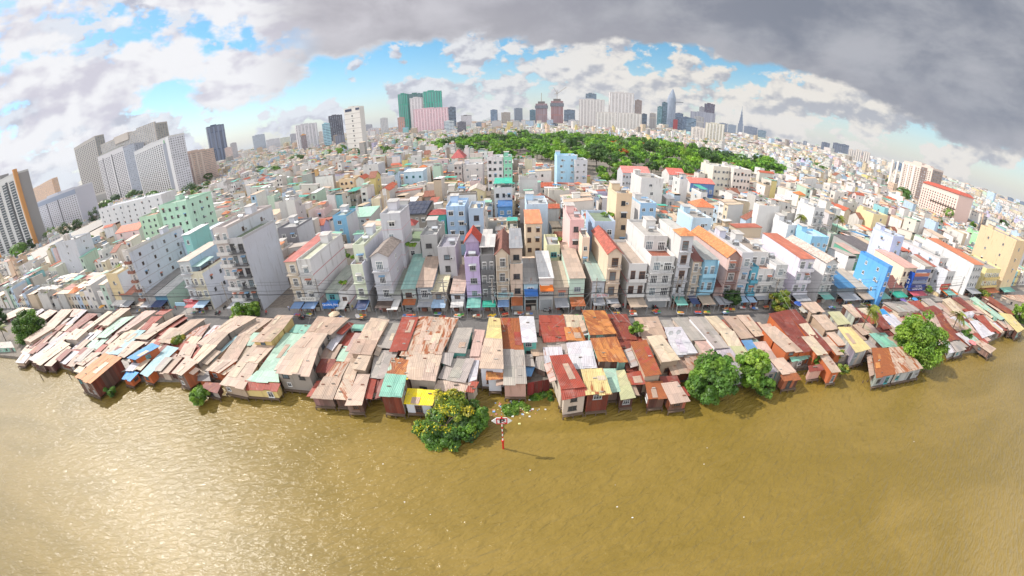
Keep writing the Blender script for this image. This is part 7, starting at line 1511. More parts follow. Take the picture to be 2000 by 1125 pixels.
def bike(px, py, rz, label, k):
    p = at(px, py, GZ + .02); root = thing('motorbike', label, 'motorbike', (p.x, p.y, GZ + (.14 if p.y > street_y(p.x) - 2.2 else .01)), rz, 'motorbikes in the street')
    ref('body', MBV[k % 5], root, (0, 0, 0)); ref('seat', MBS, root, (0, 0, 0)); ref('handlebar', MBH, root, (0, 0, 0)); ref('wheel', MBW, root, (-.6, 0, .29)); ref('wheel', MBW, root, (.66, 0, .29)); BIKES.append(root)
bl = [('shade of the awnings', 320, 605), ('front of the cream fronted house', 392, 607), ('road before the street trees', 425, 614), ('shop under the dark glass bays', 440, 604), ('road left of centre', 588, 622), ('tan parasol', 615, 612), ('blue shop sign', 668, 606), ('wavy trimmed house', 735, 608), ('teal sheet roof house', 800, 608), ('pale yellow sheet roof house', 850, 609), ('lilac house', 915, 611), ('cream gabled house', 985, 611), ('orange awning house', 1068, 610), ('mint sided house', 1098, 610), ('many fanned cables', 1135, 612), ('peach house', 1190, 607), ('grey brown parasol', 1205, 607), ('pink edged house', 1262, 605), ('big white magenta house', 1275, 605), ('white tower house', 1325, 600), ('sky blue house', 1378, 603), ('dark street tree', 1420, 602), ('lavender white house', 1462, 600), ('yellow green street tree', 1545, 602), ('dark blue parasol', 1570, 600), ('blue sheet roof', 1640, 598), ('low pale tan shop', 1690, 594), ('low cream roof shop', 1720, 592), ('violet parasol', 1755, 590), ('sign building', 1795, 586), ('red and green sign', 1850, 580), ('right bend', 1895, 576), ('left street corner', 200, 600), ('orange parasol', 405, 604)]
wc = ['black', 'navy', 'silver', 'jet black', 'dark red']
for i, (l, px, py) in enumerate(bl):
    bike(px, py, random.uniform(1.2, 1.9) if i % 4 else random.uniform(-.2, .2), '%s motorbike parked beside the %s' % (wc[i % 5], l), i)
    if i % 2 == 0: bike(px + random.uniform(5, 7), py + .5, random.uniform(1.2, 1.9), '%s motorbike just right of the %s one beside the %s' % (wc[(i + 2) % 5], wc[i % 5], l), i + 2)
# people: one continuous skinned body each
def body_mesh(pose, shirt, trousers, hair):
    J = {'pelvis': (0, 0, .92), 'chest': (0, 0, 1.28), 'neck': (0, 0, 1.46), 'head': (0, -.02, 1.60), 'crown': (0, -.01, 1.70)}
    if pose == 'walk': L = [(.09, -.22, .50), (.09, -.12, .08), (.09, -.26, .04)], [(-.09, .12, .50), (-.09, .34, .10), (-.09, .22, .04)]; A = [(.22, .12, 1.12), (.24, .02, .90)], [(-.22, -.12, 1.12), (-.24, -.22, .92)]
    elif pose == 'sit': L = [(.12, -.42, .50 + .42), (.12, -.44, .46), (.12, -.58, .42)], [(-.12, -.42, .92), (-.12, -.44, .46), (-.12, -.58, .42)]; A = [(.24, -.14, 1.12), (.22, -.42, 1.08)], [(-.24, -.14, 1.12), (-.22, -.42, 1.08)]
    else: L = [(.09, -.02, .50), (.10, .02, .08), (.10, -.14, .04)], [(-.09, -.02, .50), (-.10, .02, .08), (-.10, -.14, .04)]; A = [(.23, .02, 1.14), (.24, -.06, .90)], [(-.23, .02, 1.14), (-.24, -.06, .90)]
    V = list(J.values()); R_ = [.15, .17, .065, .105, .085]; E = [(0, 1), (1, 2), (2, 3), (3, 4)]
    for s, leg in zip((1, -1), L):
        V.append((.10 * s, 0, .88)); R_.append(.10); E.append((0, len(V) - 1)); pr = len(V) - 1
        for q, r_ in zip(leg, (.075, .05, .04)): V.append(q); R_.append(r_); E.append((pr, len(V) - 1)); pr = len(V) - 1
    for s, arm in zip((1, -1), A):
        V.append((.19 * s, 0, 1.38)); R_.append(.065); E.append((1, len(V) - 1)); pr = len(V) - 1
        for q, r_ in zip(arm, (.048, .036)): V.append(q); R_.append(r_); E.append((pr, len(V) - 1)); pr = len(V) - 1
        h = Vector(arm[-1]); f = (h - Vector(arm[0])).normalized()
        V.append(tuple(h + f * .08)); R_.append(.035); E.append((pr, len(V) - 1))
    me = bpy.data.meshes.new('person'); me.from_pydata(V, E, []); o = bpy.data.objects.new('person', me); COL.objects.link(o)
    sk = o.modifiers.new('skin', 'SKIN')
    if not me.skin_vertices: me.attributes.new('x', 'FLOAT', 'POINT')
    for sv, r_ in zip(me.skin_vertices[0].data, R_): sv.radius = (r_, r_)
    me.skin_vertices[0].data[0].use_root = True
    ss_ = o.modifiers.new('sub', 'SUBSURF'); ss_.levels = 1; ss_.render_levels = 1
    dg = bpy.context.evaluated_depsgraph_get(); nm = bpy.data.meshes.new_from_object(o.evaluated_get(dg)); bpy.data.objects.remove(o)
    ca = nm.color_attributes.new('Col', 'FLOAT_COLOR', 'CORNER'); co = np.empty(len(nm.vertices) * 3); nm.vertices.foreach_get('co', co); co = co.reshape(-1, 3)
    li = np.empty(len(nm.loops), dtype=np.int32); nm.loops.foreach_get('vertex_index', li); P = co[li]; K_ = np.tile(np.array([*shirt, 0.0]), (len(li), 1))
    K_[P[:, 2] < .95] = (*trousers, 0); K_[P[:, 2] > 1.44] = (.42, .25, .17, 0); K_[(P[:, 2] > 1.66) | ((P[:, 2] > 1.56) & (P[:, 1] > .02))] = (*hair, 0)
    K_[(np.abs(P[:, 0]) > .2) & (P[:, 2] < 1.16) & (P[:, 2] > .7)] = (.42, .25, .17, 0); K_[P[:, 2] < .07] = (.05, .05, .05, 0)
    ca.data.foreach_set('color', K_.astype(np.float32).ravel()); nm.materials.clear(); nm.materials.append(MATS['plain']); nm.polygons.foreach_set('use_smooth', np.ones(len(nm.polygons), dtype=bool)); return nm
HB = (.02, .017, .015)
for i, (px, py, pose, sh, tr_, rz, l) in enumerate(((566, 608, 'stand', (.55, .58, .7), (.1, .12, .2), .3, 'person in a pale blue shirt standing by the shops left of centre'), (522, 614, 'sit', (.7, .03, .04), (.05, .05, .06), 0, 'person in a bright red shirt sitting by the road left of centre'), (690, 607, 'walk', (.6, .55, .1), (.1, .1, .12), 1.2, 'person in a yellow shirt walking by the blue shop sign'), (745, 612, 'stand', (.7, .3, .35), (.08, .08, .1), 0, 'person in a pink shirt at the stall before the wavy trimmed house'),
    (758, 611, 'sit', (.75, .72, .7), (.2, .1, .1), .5, 'person in white sitting at the stall before the wavy trimmed house'), (1000, 611, 'stand', (.3, .5, .55), (.12, .1, .1), -.4, 'person in a teal shirt before the cream gabled house'), (1216, 604, 'walk', (.65, .04, .05), (.06, .06, .08), 1.6, 'person in a red shirt walking past the grey brown parasol'), (1464, 607, 'walk', (.7, .35, .32), (.3, .2, .2), -1.4, 'person in a salmon shirt walking on the road right of centre'), (1650, 598, 'stand', (.1, .2, .5), (.05, .05, .08), 0, 'person in a blue shirt under the blue sheet roof'), (1705, 594, 'stand', (.65, .08, .08), (.06, .06, .07), .8, 'person in a red shirt by the low tan roofed shop'), (1775, 590, 'walk', (.7, .68, .66), (.1, .12, .2), 1.0, 'person in a white shirt walking through the right hand market'), (345, 606, 'stand', (.6, .06, .1), (.05, .05, .07), 0, 'person in a crimson shirt under the left shop signs'), (235, 600, 'walk', (.2, .3, .2), (.1, .1, .1), 2.2, 'person in a green shirt walking at the left junction'))):
    p = at(px, py, GZ + .02); root = bpy.data.objects.new('person', body_mesh(pose, sh, tr_, HB)); COL.objects.link(root); zz = GZ + (.135 if p.y > street_y(p.x) - 2.2 else .01); root.location = (p.x, p.y, zz - (.38 if pose == 'sit' else 0)); root.rotation_euler = (0, 0, rz); tag(root, l, 'person')
# riders on the road
for i, (px, py, rz, l, sh) in enumerate(((590, 624, .1, 'person in a dark jacket riding a motorbike on the road left of centre', (.05, .06, .07)), (425, 616, 2.9, 'person in a green jacket riding a motorbike near the street trees', (.08, .2, .16)))):
    p = at(px, py, GZ + .01); root = bpy.data.objects.new('person', body_mesh('sit', sh, (.06, .06, .08), HB)); COL.objects.link(root); root.location = (p.x, p.y, GZ - .08); root.rotation_euler = (0, 0, rz + math.pi / 2); tag(root, l, 'person')
    bike(px, py, rz, ('black motorbike ridden on the road left of centre', 'dark motorbike ridden near the street trees')[i], 0)
# fence and small yard things by the river
def fence(label, A, B_, h, col):
    a, c = at(*A, 1.2), at(*B_, 1.2); v = c - a; n = max(2, int(v.length / 1.2)); root = thing('sheet_fence', label, 'fence', (a.x, a.y, 1.0)); b = MB((a.x, a.y, 1.0)); nn = Vector((v.y, -v.x, 0)).normalized() * .04
    for i in range(n): p, q = a.lerp(c, i / n), a.lerp(c, (i + 1) / n - .02); lo = [p + nn, q + nn, q - nn, p - nn]; b.prism([(s.x, s.y, .3) for s in lo], [(s.x, s.y, 1.0 + h) for s in lo], jit(col, .2), 'board_wall')
    b.build('sheet_panel', root); b = MB((a.x, a.y, 1.0))
    for i in range(0, n + 1, 2): p = a.lerp(c, i / n) - nn * 4; b.tube([(p.x, p.y, -.5), (p.x, p.y, 1.1 + h)], .07, (.2, .15, .1), 'timber', 5)
    b.build('posts', root)
fence('dark red sheet fence above the river weeds near centre', (1030, 765), (1074, 757), 2.2, hx('7c2c28', .8))
def dish(label, px, py, z):
    p = at(px, py, z); root = thing('satellite_dish', label, 'dish', (p.x, p.y, z)); b = MB(); b.tube([(0, 0, 0), (0, 0, .7)], .05, (.4, .4, .4), 'plain', 5); b.build('post', root); b = MB()
    for k in range(12):
        a0, a1 = 2 * math.pi * k / 12, 2 * math.pi * (k + 1) / 12
        for ra, rb, da, db in ((.55, .3, 0, .1), (.3, .01, .1, .14)): b.poly([(ra * math.cos(a0), da - .2, .8 + ra * math.sin(a0)), (ra * math.cos(a1), da - .2, .8 + ra * math.sin(a1)), (rb * math.cos(a1), db - .2, .8 + rb * math.sin(a1)), (rb * math.cos(a0), db - .2, .8 + rb * math.sin(a0))], (.6, .6, .6), 'plain')
    b.tube([(0, -.2, .55), (0, -.65, .8)], .02, (.3, .3, .3), 'plain', 4); b.build('reflector', root)
dish('satellite dish on the white flat roof, left of two', 1308, 656, 5.7); dish('satellite dish on the white flat roof, right of two', 1323, 654, 5.7); dish('satellite dish beside the long white roof edge left of centre', 700, 622, 5.4)

# market stalls and pots along the shop fronts
def stall_tpl(c0):
    b = MB(); b.box(-.9, .9, -.45, .45, .68, .74, c0, 'plain')
    for sx_ in (-.82, .76):
        for sy_ in (-.4, .34): b.box(sx_, sx_ + .06, sy_, sy_ + .06, 0, .68, (.3, .28, .26), 'plain', bot=False)
    return template(b, 'table')
STT = [stall_tpl(c) for c in ((.5, .35, .2), (.55, .55, .56), (.2, .3, .5))]
GDS = []
for c_ in ((.6, .08, .05), (.75, .5, .05), (.1, .35, .08), (.7, .68, .62), (.1, .2, .5), (.65, .25, .08)):
    b = MB(); b.prism([(-.3, -.22, 0), (.3, -.22, 0), (.3, .22, 0), (-.3, .22, 0)], [(-.36, -.27, .24), (.36, -.27, .24), (.36, .27, .24), (-.36, .27, .24)], c_, 'plain'); GDS.append((b, c_))
GD = [template(b, 'goods_tray') for b, c in GDS]
GN = ['red', 'yellow', 'green', 'white', 'blue', 'orange']
k = 0
for o in STREET:
    for rep in range(2):
        if random.random() < .35: continue
        x = o.location.x + random.uniform(-1.2, 1.2); y = street_y(x) - random.uniform(1.0, 2.9); zz = GZ + (.13 if y > street_y(x) - 2.2 else .006)
        l = o['label'].split(' with ')[0].split(' right ')[0].split(' left ')[0].split(' beside ')[0].split(' between ')[0]
        l = ' '.join(l.split()[:6]); c0, c1 = random.randrange(6), random.randrange(6)
        root = thing('street_stall', '%s table with %s and %s trays %s the %s' % (('small', 'low')[rep], GN[c0], GN[c1], ('before', 'facing')[rep], l), 'stall', (x, y, zz), random.uniform(-.3, .3), 'stalls along the street')
        ref('table', STT[k % 3], root, (0, 0, 0)); ref('goods_tray', GD[c0], root, (-.42, 0, .74)); ref('goods_tray', GD[c1], root, (.42, 0, .74)); k += 1
# ------------------------------------------------------------------ the city beyond: house by house near, massed far
RN = random.Random(77)
WALLC = [('white', hx('eae6e2', 0.810), 13), ('off white', hx('e4ddd2', 0.792), 9), ('pale grey', hx('d0ccc8', 0.774), 5), ('grey', hx('b8b4b0', 0.722), 2), ('cream', hx('ecdec0', 0.774), 4), ('pale blue', hx('c4d8ec', 0.774), 4), ('pale green', hx('c8e0cc', 0.757), 2), ('peach', hx('ecccb0', 0.774), 3), ('pale pink', hx('ecd0cc', 0.774), 2), ('aqua', hx('9cd4d8', 0.748), 1), ('raw concrete', hx('b0a498', 0.686), 2), ('beige', hx('d8c4a8', 0.748), 4), ('lilac', hx('d0c8e4', 0.766), 1), ('yellow', hx('ecd890', 0.766), 1)]
ROOFS = [('flat cream roof', 'flat', hx('e4d6c4', .82), 12), ('flat grey roof', 'flat', hx('c0b6ac', .76), 5), ('flat pale roof with water tank', 'flat', hx('d0cac4', .78), 7), ('beige sheet roof', 'tin', hx('dcc4aa', .8), 12), ('grey sheet roof', 'tin', hx('c4bab2', .78), 5), ('white sheet roof', 'tin', hx('e2dedc', .85), 4), ('green sheet roof', 'tin', hx('98d0b8', .78), 2), ('terracotta tiled roof', 'gable', hx('c8684c', .78), 2), ('orange tiled hip roof', 'hip', hx('e08048', .78), 1), ('rusty red sheet roof', 'tin', hx('b46450', .75), 3), ('blue sheet roof', 'tin', hx('5c9cd0', .78), 1), ('teal roof canopy', 'cover', hx('48b8a4', .78), 2), ('brown tiled gable roof', 'gablex', hx('9c6450', .75), 2)]
def pick(L):
    t = RN.uniform(0, sum(q[-1] for q in L))
    for q in L:
        t -= q[-1]
        if t <= 0: return q
    return L[-1]
GRID = {}
def foot_free(x0, x1, y0, y1):
    for f in FOOT:
        if x0 < f[1] and x1 > f[0] and y0 < f[3] and y1 > f[2]: return False
    return True
def gen(x, y, w, d, rz, maxf=5):
    wc = pick(WALLC); rc = pick(ROOFS); fl = RN.choice((1, 1, 2, 2, 2, 3, 3, 3, 4, 4, 5)); fl = min(fl, maxf)
    S = dict(x=x, y=y, w=w, d=d, rz=rz, h=fl * 3.3 + RN.uniform(.2, .9), floors=fl, col=jit(wc[1], .05), side=jit(RN.choice((wc[1], wc[1], hx('d4d2d0', .85), hx('d8d0c8', .85), hx('e6e2de', .9))), .05), rcol=jit(rc[2], .08), roof=rc[1], shop=False, win=RN.choice(('white', 'dark', 'grey', 'brown', 'dark')), rise=RN.uniform(.03, .1) if rc[1] == 'tin' else RN.uniform(.28, .4), parapet=RN.uniform(.4, 1.0), bulk=RN.random() < .5, tank='tank' in rc[0] or RN.random() < .2, bulky=RN.uniform(.3, .7), tx=RN.uniform(.25, .75), ty=RN.uniform(.15, .85), rust=RN.choice((0, .1, .3)))
    S['from'] = 0
    if rc[1] == 'cover': S['roof'] = 'flat'; S['cover'] = (0, RN.uniform(.4, .95), S['rcol']); S['rcol'] = hx('c8c2bc', .75); S['bulk'] = False
    S['sides'] = tuple(s for s in (-1, 1) if RN.random() < .3); S['nside'] = 1
    if RN.random() < .25 and fl > 2: S['setback'] = RN.uniform(2, 4)
    if rc[1] in ('gable', 'hip'): S['setback'] = 0
    cl = []
    for _ in range(RN.randint(1, 4)):
        if RN.random() < .35: cl.append((RN.random(), RN.random(), min(w - 1, RN.uniform(1.6, 3.5)), RN.uniform(2, 4), RN.uniform(2.0, 2.5), jit(RN.choice((hx('d4c0a8', .78), hx('bcb6b2', .75), hx('e2dedc', .85), hx('98d0b8', .78), hx('c86c50', .75), hx('5c9cd0', .75), hx('e8894c', .78))), .1)))
        else: cl.append((RN.random(), RN.random(), RN.uniform(.5, 1.4), RN.uniform(.5, 1.6), RN.uniform(.4, 1.3), jit(RN.choice(((.5, .48, .45), (.3, .28, .26), (.55, .5, .45), (.15, .25, .4), (.45, .2, .12), (.6, .6, .6))), .1)))
    S['clutter'] = cl
    S['names'] = (wc[0], rc[0]); return S
CITY = []
def low_at(x, y):
    f = 9
    for q in LOWZ:
        if q[0] < x < q[1] and q[2] < y < q[3]: f = min(f, q[4])
    return f
def try_add(cx, cy, hw, hd, S):
    lf = low_at(cx, cy)
    if S['floors'] > lf: S['h'] *= lf / S['floors']; S['floors'] = lf; S['setback'] = 0
    if S['floors'] > 2 and any(in_poly(cx * (cy + q) / cy, cy + q, PARK) for q in (15, 30, 50)) and cy > 130: S['h'] *= 2.0 / S['floors']; S['floors'] = 2; S['setback'] = 0
    if not foot_free(cx - hw, cx + hw, cy - hd, cy + hd): return
    if in_poly(cx, cy, PARK): return
    CITY.append(S)
y = 77.0
while y < 430:
    D_ = RN.uniform(17, 24); xm = min(3.0 * y + 60, 760); x = -xm
    while x < xm:
        bw = RN.uniform(14, 32); ew = RN.random() < .42
        if math.hypot(x, y) < 450:
            if ew:
                half = bw / 2 - .6; yy = y
                while yy < y + D_ - 3:
                    w = RN.uniform(3.2, 5.0)
                    for s in (-1, 1):
                        d = half * RN.uniform(.75, 1.0); fx = x + bw / 2 + s * half
                        S = gen(fx, yy + w / 2, w - .05, d, math.pi / 2 * s, 3 if yy < 100 else 5); try_add(fx - s * d / 2, yy + w / 2, d / 2, w / 2, S)
                    yy += w
            else:
                xx = x
                while xx < x + bw - 3:
                    w = RN.uniform(3.2, 5.0)
                    for s in (0, 1):
                        d = (D_ / 2 - .5) * RN.uniform(.75, 1.0)
                        if s == 0: S = gen(xx + w / 2, y, w - .05, d, 0, 3 if y < 96 else 5); try_add(xx + w / 2, y + d / 2, w / 2, d / 2, S)
                        else: S = gen(xx + w / 2, y + D_, w - .05, d, math.pi, 3 if y < 96 else 5); try_add(xx + w / 2, y + D_ - d / 2, w / 2, d / 2, S)
                    xx += w
        x += bw + RN.choice((0.4, 1.5, 2.5))
    y += D_ + RN.choice((2.2, 3, 4.5))
# the ones that show largest become things of their own
def weight(S):
    q = screen((S['x'], S['y'], GZ + S['h'])); 
    if not q or not (-20 < q[0] < 2020 and 0 < q[1] < 700): return 0
    dd = S['x'] ** 2 + S['y'] ** 2 + 45 ** 2
    hid = .55 if S['y'] < 100 and abs(S['x']) < 150 else 1.0
    return (S['w'] * S['h'] + S['w'] * S['d'] * .7) / dd * hid
CITY.sort(key=weight, reverse=True)
NEAR = CITY[:230]; REST = CITY[230:]
ANCH = []
for o in STREET + SPEC:
    l = o['label']
    for cut in (' with ', ' between ', ' beside ', ' right ', ' left ', ' next ', ' behind ', ' before ', ' on ', ' of ', ' near ', ' joined ', ' whose ', ' topped ', ' at ', ' under ', ' among ', ' below ', ' cut ', ' in ', ' wrapped ', ' reaching ', ' along ', ' beneath ', ' around '): l = l.split(cut)[0]
    ANCH.append((o.location.x, o.location.y, ' '.join(l.split()[:5])))
uniq = {}
for a in ANCH: uniq.setdefault(a[2], []).append(a)
ANCH = [a for a in ANCH if len(uniq[a[2]]) == 1 and len(a[2].split()) >= 2]
groups = {}
FLW = ['', 'one', 'two', 'three', 'four', 'five', 'six']
for S in NEAR:
    dd = math.hypot(S['x'], S['y']); az_ = math.atan2(S['x'], S['y'])
    best = min(ANCH, key=lambda a: math.hypot(S['x'] - a[0], S['y'] - a[1]) + (25 if math.hypot(a[0], a[1]) > dd + 6 else 0))
    dx = S['x'] - best[0]; dy = S['y'] - best[1]
    rel = 'behind' if dy > abs(dx) else ('before' if -dy > abs(dx) else ('right of' if dx > 0 else 'left of'))
    groups.setdefault((S['names'][0], S['floors'], S['names'][1], rel, best[2]), []).append((abs(dx) + abs(dy), S))
ORD = ['nearest', 'second nearest', 'third nearest', 'fourth nearest', 'fifth nearest', 'sixth nearest', 'seventh nearest', 'eighth nearest']
for (c_, fl, rf, rel, an), L in groups.items():
    L.sort(key=lambda t: t[0])
    for i, (_, S) in enumerate(L):
        lab = '%s %s storey house with %s %s%s the %s' % (c_, FLW[fl], rf, (ORD[i] + ' ' if len(L) > 1 else ''), rel, an)
        if len(lab.split()) > 16: lab = '%s %s storey house, %s, %s%s the %s' % (c_, FLW[fl], rf.replace('flat pale roof with water tank', 'pale roof tank'), (ORD[i] + ' ' if len(L) > 1 else ''), rel, an)
        if len(lab.split()) > 16: lab = lab.replace(' storey house,', ' storey,')
        house('house', lab, 'house', S, 'houses packed behind the street')
bmass = MB(); BM = {k: bmass for k in PARTS}
for S in REST:
    bmass.place(S['x'], S['y'], GZ, S['rz']); S['bulk'] = S['bulk'] and RN.random() < .6; shell(BM, S)
    if S['x'] ** 2 + S['y'] ** 2 < 330 ** 2:
        for (a, b_, c, r, ww, hh) in win_spots(S):
            cs, sn = math.cos(r), math.sin(r); f = lambda u, v, z: (a + u * cs - v * sn, b_ + u * sn + v * cs, z)
            k = RN.choice(((.05, .05, .055), (.08, .08, .09), (.12, .12, .13)))
            bmass.poly([f(-ww / 2, -.05, c), f(ww / 2, -.05, c), f(ww / 2, -.05, c + hh), f(-ww / 2, -.05, c + hh)], k, 'glass_pane')
Cs = []; Ns = []; Ss = []; Ks = []
for S in CITY:
    if S['roof'] == 'flat' and RN.random() < .32:
        a, b_ = rot(RN.uniform(-.3, .3) * S['w'], RN.uniform(.1, .9) * S['d'], S['rz']); k = RN.randint(25, 70); q = NR.normal(size=(k, 3)); R_ = RN.uniform(.4, .9)
        Cs.append(np.array([S['x'] + a, S['y'] + b_, GZ + S['h'] + .7]) + q * np.array([1.2, 1.2, .5]) * R_); Ns.append(q + np.array([0, 0, .6])); Ss.append(np.full(k, .38)); Ks.append(np.array(RN.choice(G1 + G4 + G3)) * NR.uniform(.7, 1.3, (k, 1)))
o = bpy.data.objects.new('rooftop_greenery', leaf_mesh(np.concatenate(Cs), np.concatenate(Ns), np.concatenate(Ss), np.concatenate(Ks), 'rooftop_greenery')); COL.objects.link(o); tag(o, 'tufts of green plants scattered over the flat roofs of the quarter', 'plants', None, 'stuff')
o = bmass.build('packed_houses'); tag(o, 'packed mass of small pale houses filling the middle distance of the city', 'houses', None, 'stuff')
# further out: coarser blocks in turned districts
far = MB(); ncity = 0
def far_block(x, y, w, d, h, rz, small):
    global ncity
    wc = pick(WALLC)[1]; rc = pick(ROOFS); col = jit(wc, .06); far.place(x, y, GZ, rz)
    far.box(-w / 2, w / 2, -d / 2, d / 2, 0, h, col, 'house_facade', top=False, bot=False, scol=jit(wc, .08))
    far.poly([(-w / 2 - .2, -d / 2 - .2, h + .02), (w / 2 + .2, -d / 2 - .2, h + .02), (w / 2 + .2, d / 2 + .2, h + (.6 if rc[1] == 'tin' else .02)), (-w / 2 - .2, d / 2 + .2, h + (.6 if rc[1] == 'tin' else .02))], jit(rc[2], .1), 'concrete')
    if small and RN.random() < .5: q = w * .25; far.box(-q, q, d * .1, d * .35, h, h + 2.6, jit(wc, .1), 'wall_paint', bot=False)
    ncity += 1
for (r0, r1, sup, cw, cd, hmul) in ((430, 1000, 90, 5.2, 12, 1.0), (1000, 2000, 170, 13, 20, 1.15), (2000, 5200, 420, 34, 44, 1.25)):
    n = int(r1 / sup) + 1
    for i in range(-n, n + 1):
        for j in range(0, n + 1):
            sx, sy = i * sup, j * sup + sup / 2
            if not (r0 - sup < math.hypot(sx, sy) < r1 + sup): continue
            if abs(math.atan2(sx, sy)) > math.radians(76): continue
            rz = RN.uniform(-.35, .35); yy = -sup / 2
            while yy < sup / 2 - cd * .6:
                xx = -sup / 2
                while xx < sup / 2 - cw * .5:
                    w = cw * RN.uniform(.7, 1.3); d = cd * RN.uniform(.7, 1.0); a, b_ = rot(xx, yy, rz); X, Y = sx + a, sy + b_; rr = math.hypot(X, Y)
                    if r0 <= rr < r1 and Y > 79 and RN.random() < .93:
                        if in_poly(X, Y, PARK) or not foot_free(X - w / 2, X + w / 2, Y - d / 2, Y + d / 2): pass
                        else:
                            h = RN.choice((1, 2, 2, 3, 3, 3, 4, 4, 5)) * 3.4 * hmul
                            if RN.random() < (.012 if rr < 1000 else .02): h = RN.uniform(18, 30 if rr < 1000 else 38)
                            lf = low_at(X, Y)
                            if lf < 9: h = min(h, lf * 3.4)
                            if RN.random() < .03: w, d, h = w * 2.2, d * 1.8, min(h, 7)
                            far_block(X, Y, w, d, h, rz, rr < 1000)
                    xx += w + RN.choice((.1, .1, 1.5, 3.0))
                yy += cd + RN.choice((1, 3, 5))
o = far.build('distant_houses'); tag(o, 'endless sea of pale low houses reaching to the horizon', 'houses', None, 'stuff')
# scattered greenery between far roofs, and the far wooded rim
Cs = []; Ns = []; Ss = []; Ks = []
for _ in range(420):
    a = RN.uniform(-1.25, 1.25); r_ = 430 * (3200 / 430) ** RN.random(); X, Y = r_ * math.sin(a), r_ * math.cos(a)
    if Y < 90 or not foot_free(X - 2, X + 2, Y - 2, Y + 2): continue
    k = int(40 + RN.random() * 60); q = NR.normal(size=(k, 3)); q /= np.linalg.norm(q, axis=1, keepdims=True); R_ = RN.uniform(3, 7) * (1 + r_ / 2500); c = np.array([X, Y, GZ + 8 + R_ * .4])
    Cs.append(c + q * R_ * np.array([1.3, 1.3, .7])); Ns.append(q + np.array([0, 0, .5])); Ss.append(np.full(k, R_ * .55)); Ks.append(np.array(RN.choice(G1 + G2)) * NR.uniform(.7, 1.3, (k, 1)))
o = bpy.data.objects.new('distant_foliage', leaf_mesh(np.concatenate(Cs), np.concatenate(Ns), np.concatenate(Ss), np.concatenate(Ks), 'distant_foliage')); COL.objects.link(o); tag(o, 'scattered far tree crowns between the distant roofs', 'trees', None, 'stuff')
print('CITY', len(CITY), 'far', ncity)

# the air
m, g, p = material('haze'); nt = m.node_tree; nt.nodes.remove(p)
pv_ = nt.nodes.new('ShaderNodeVolumePrincipled'); pv_.inputs['Color'].default_value = (.80, .88, 1.0, 1); pv_.inputs['Density'].default_value = HAZE; pv_.inputs['Anisotropy'].default_value = .1
nt.links.new(pv_.outputs[0], nt.nodes['Material Output'].inputs['Volume'])
b = MB(); b.box(-7300, 7300, -1800, 7300, -4, 460, (1, 1, 1), 'haze'); hz = b.build('haze'); hz['kind'] = 'stuff'; hz['label'] = 'thin bluish haze over the city'; hz['category'] = 'haze'
# ------------------------------------------------------------------ sky, sun, exposure
SUN_AZ, SUN_EL = math.radians(-72), math.radians(44)
sd = Vector((math.sin(SUN_AZ) * math.cos(SUN_EL), math.cos(SUN_AZ) * math.cos(SUN_EL), math.sin(SUN_EL)))
sl = bpy.data.lights.new('sun', 'SUN'); so = bpy.data.objects.new('sun', sl); COL.objects.link(so)
sl.energy = 4.7; sl.angle = math.radians(0.5); sl.color = (1.0, 0.945, 0.87)
so.rotation_euler = (-sd).to_track_quat('-Z', 'Y').to_euler(); so.location = (-200, 60, 200)
W = bpy.data.worlds.new('World'); SC.world = W; W.use_nodes = True
g = NT(W.node_tree); bg = W.node_tree.nodes['Background']; wo = W.node_tree.nodes['World Output']
sky = g.new('ShaderNodeTexSky', sky_type='NISHITA'); sky.sun_disc = False; sky.sun_elevation = SUN_EL; sky.sun_rotation = SUN_AZ
sky.altitude = 50; sky.air_density = 1.0; sky.dust_density = 0.6; sky.ozone_density = 2.5
hs = g.new('ShaderNodeHueSaturation'); hs.inputs['Saturation'].default_value = 1.4; hs.inputs['Value'].default_value = 1.35; hs.inputs['Hue'].default_value = 0.485
g.l.new(sky.outputs[0], hs.inputs['Color'])
bg.inputs['Strength'].default_value = 0.1; g.l.new(hs.outputs[0], bg.inputs[0])
D = g.new('ShaderNodeTexCoord').outputs['Generated']
x, y, z = g.sep(D)
az = g.m('ARCTAN2', x, y); el = g.m('MULTIPLY', g.m('ARCSINE', z), 57.29578); azd = g.m('MULTIPLY', az, 57.29578)
def curve(v, lo, hi, pts, ylo, yhi):
    n = g.new('ShaderNodeFloatCurve'); c = n.mapping.curves[0]
    P = [((a - lo) / (hi - lo), (b - ylo) / (yhi - ylo)) for a, b in pts]
    while len(c.points) < len(P): c.points.new(.5, .5)
    for q, (a, b) in zip(c.points, P): q.location = (a, b); q.handle_type = 'VECTOR'
    n.mapping.update()
    g.set(n.inputs['Value'], g.lr(v, lo, hi)); return g.m('ADD', g.m('MULTIPLY', n.outputs[0], yhi - ylo), ylo)
# clouds live on the sphere of directions; stretched towards the horizon as a flat cloud deck is
sph = g.comb(g.m('MULTIPLY', az, 4.6), g.m('MULTIPLY', el, 0.135), 2.0)
pl = g.vm('DIVIDE', D, g.comb(g.m('ADD', z, .16), g.m('ADD', z, .16), 1.0))
nA = g.noise(sph, 1.3, 8, 0.56, 0.0)                       # billows
sphu = g.vm('ADD', sph, (-.05, 0.11, 0))
nB = g.noise(sphu, 1.3, 8, 0.56, 0.0)                      # the same billows a little higher: lit tops, grey bases
sphc = g.comb(g.m('MULTIPLY', az, 6.5), g.m('MULTIPLY', el, 0.175), 5.0)
nC = g.noise(sphc, 1.3, 8, 0.55, 0.0); nC2 = g.noise(sphc, 1.1, 4, 0.5); nC3 = g.noise(g.vm('ADD', sphc, (-.10, .16, 0)), 1.1, 4, 0.5)
nCb = g.noise(g.vm('ADD', sphc, (-.06, .12, 0)), 1.3, 8, 0.55, 0.0)
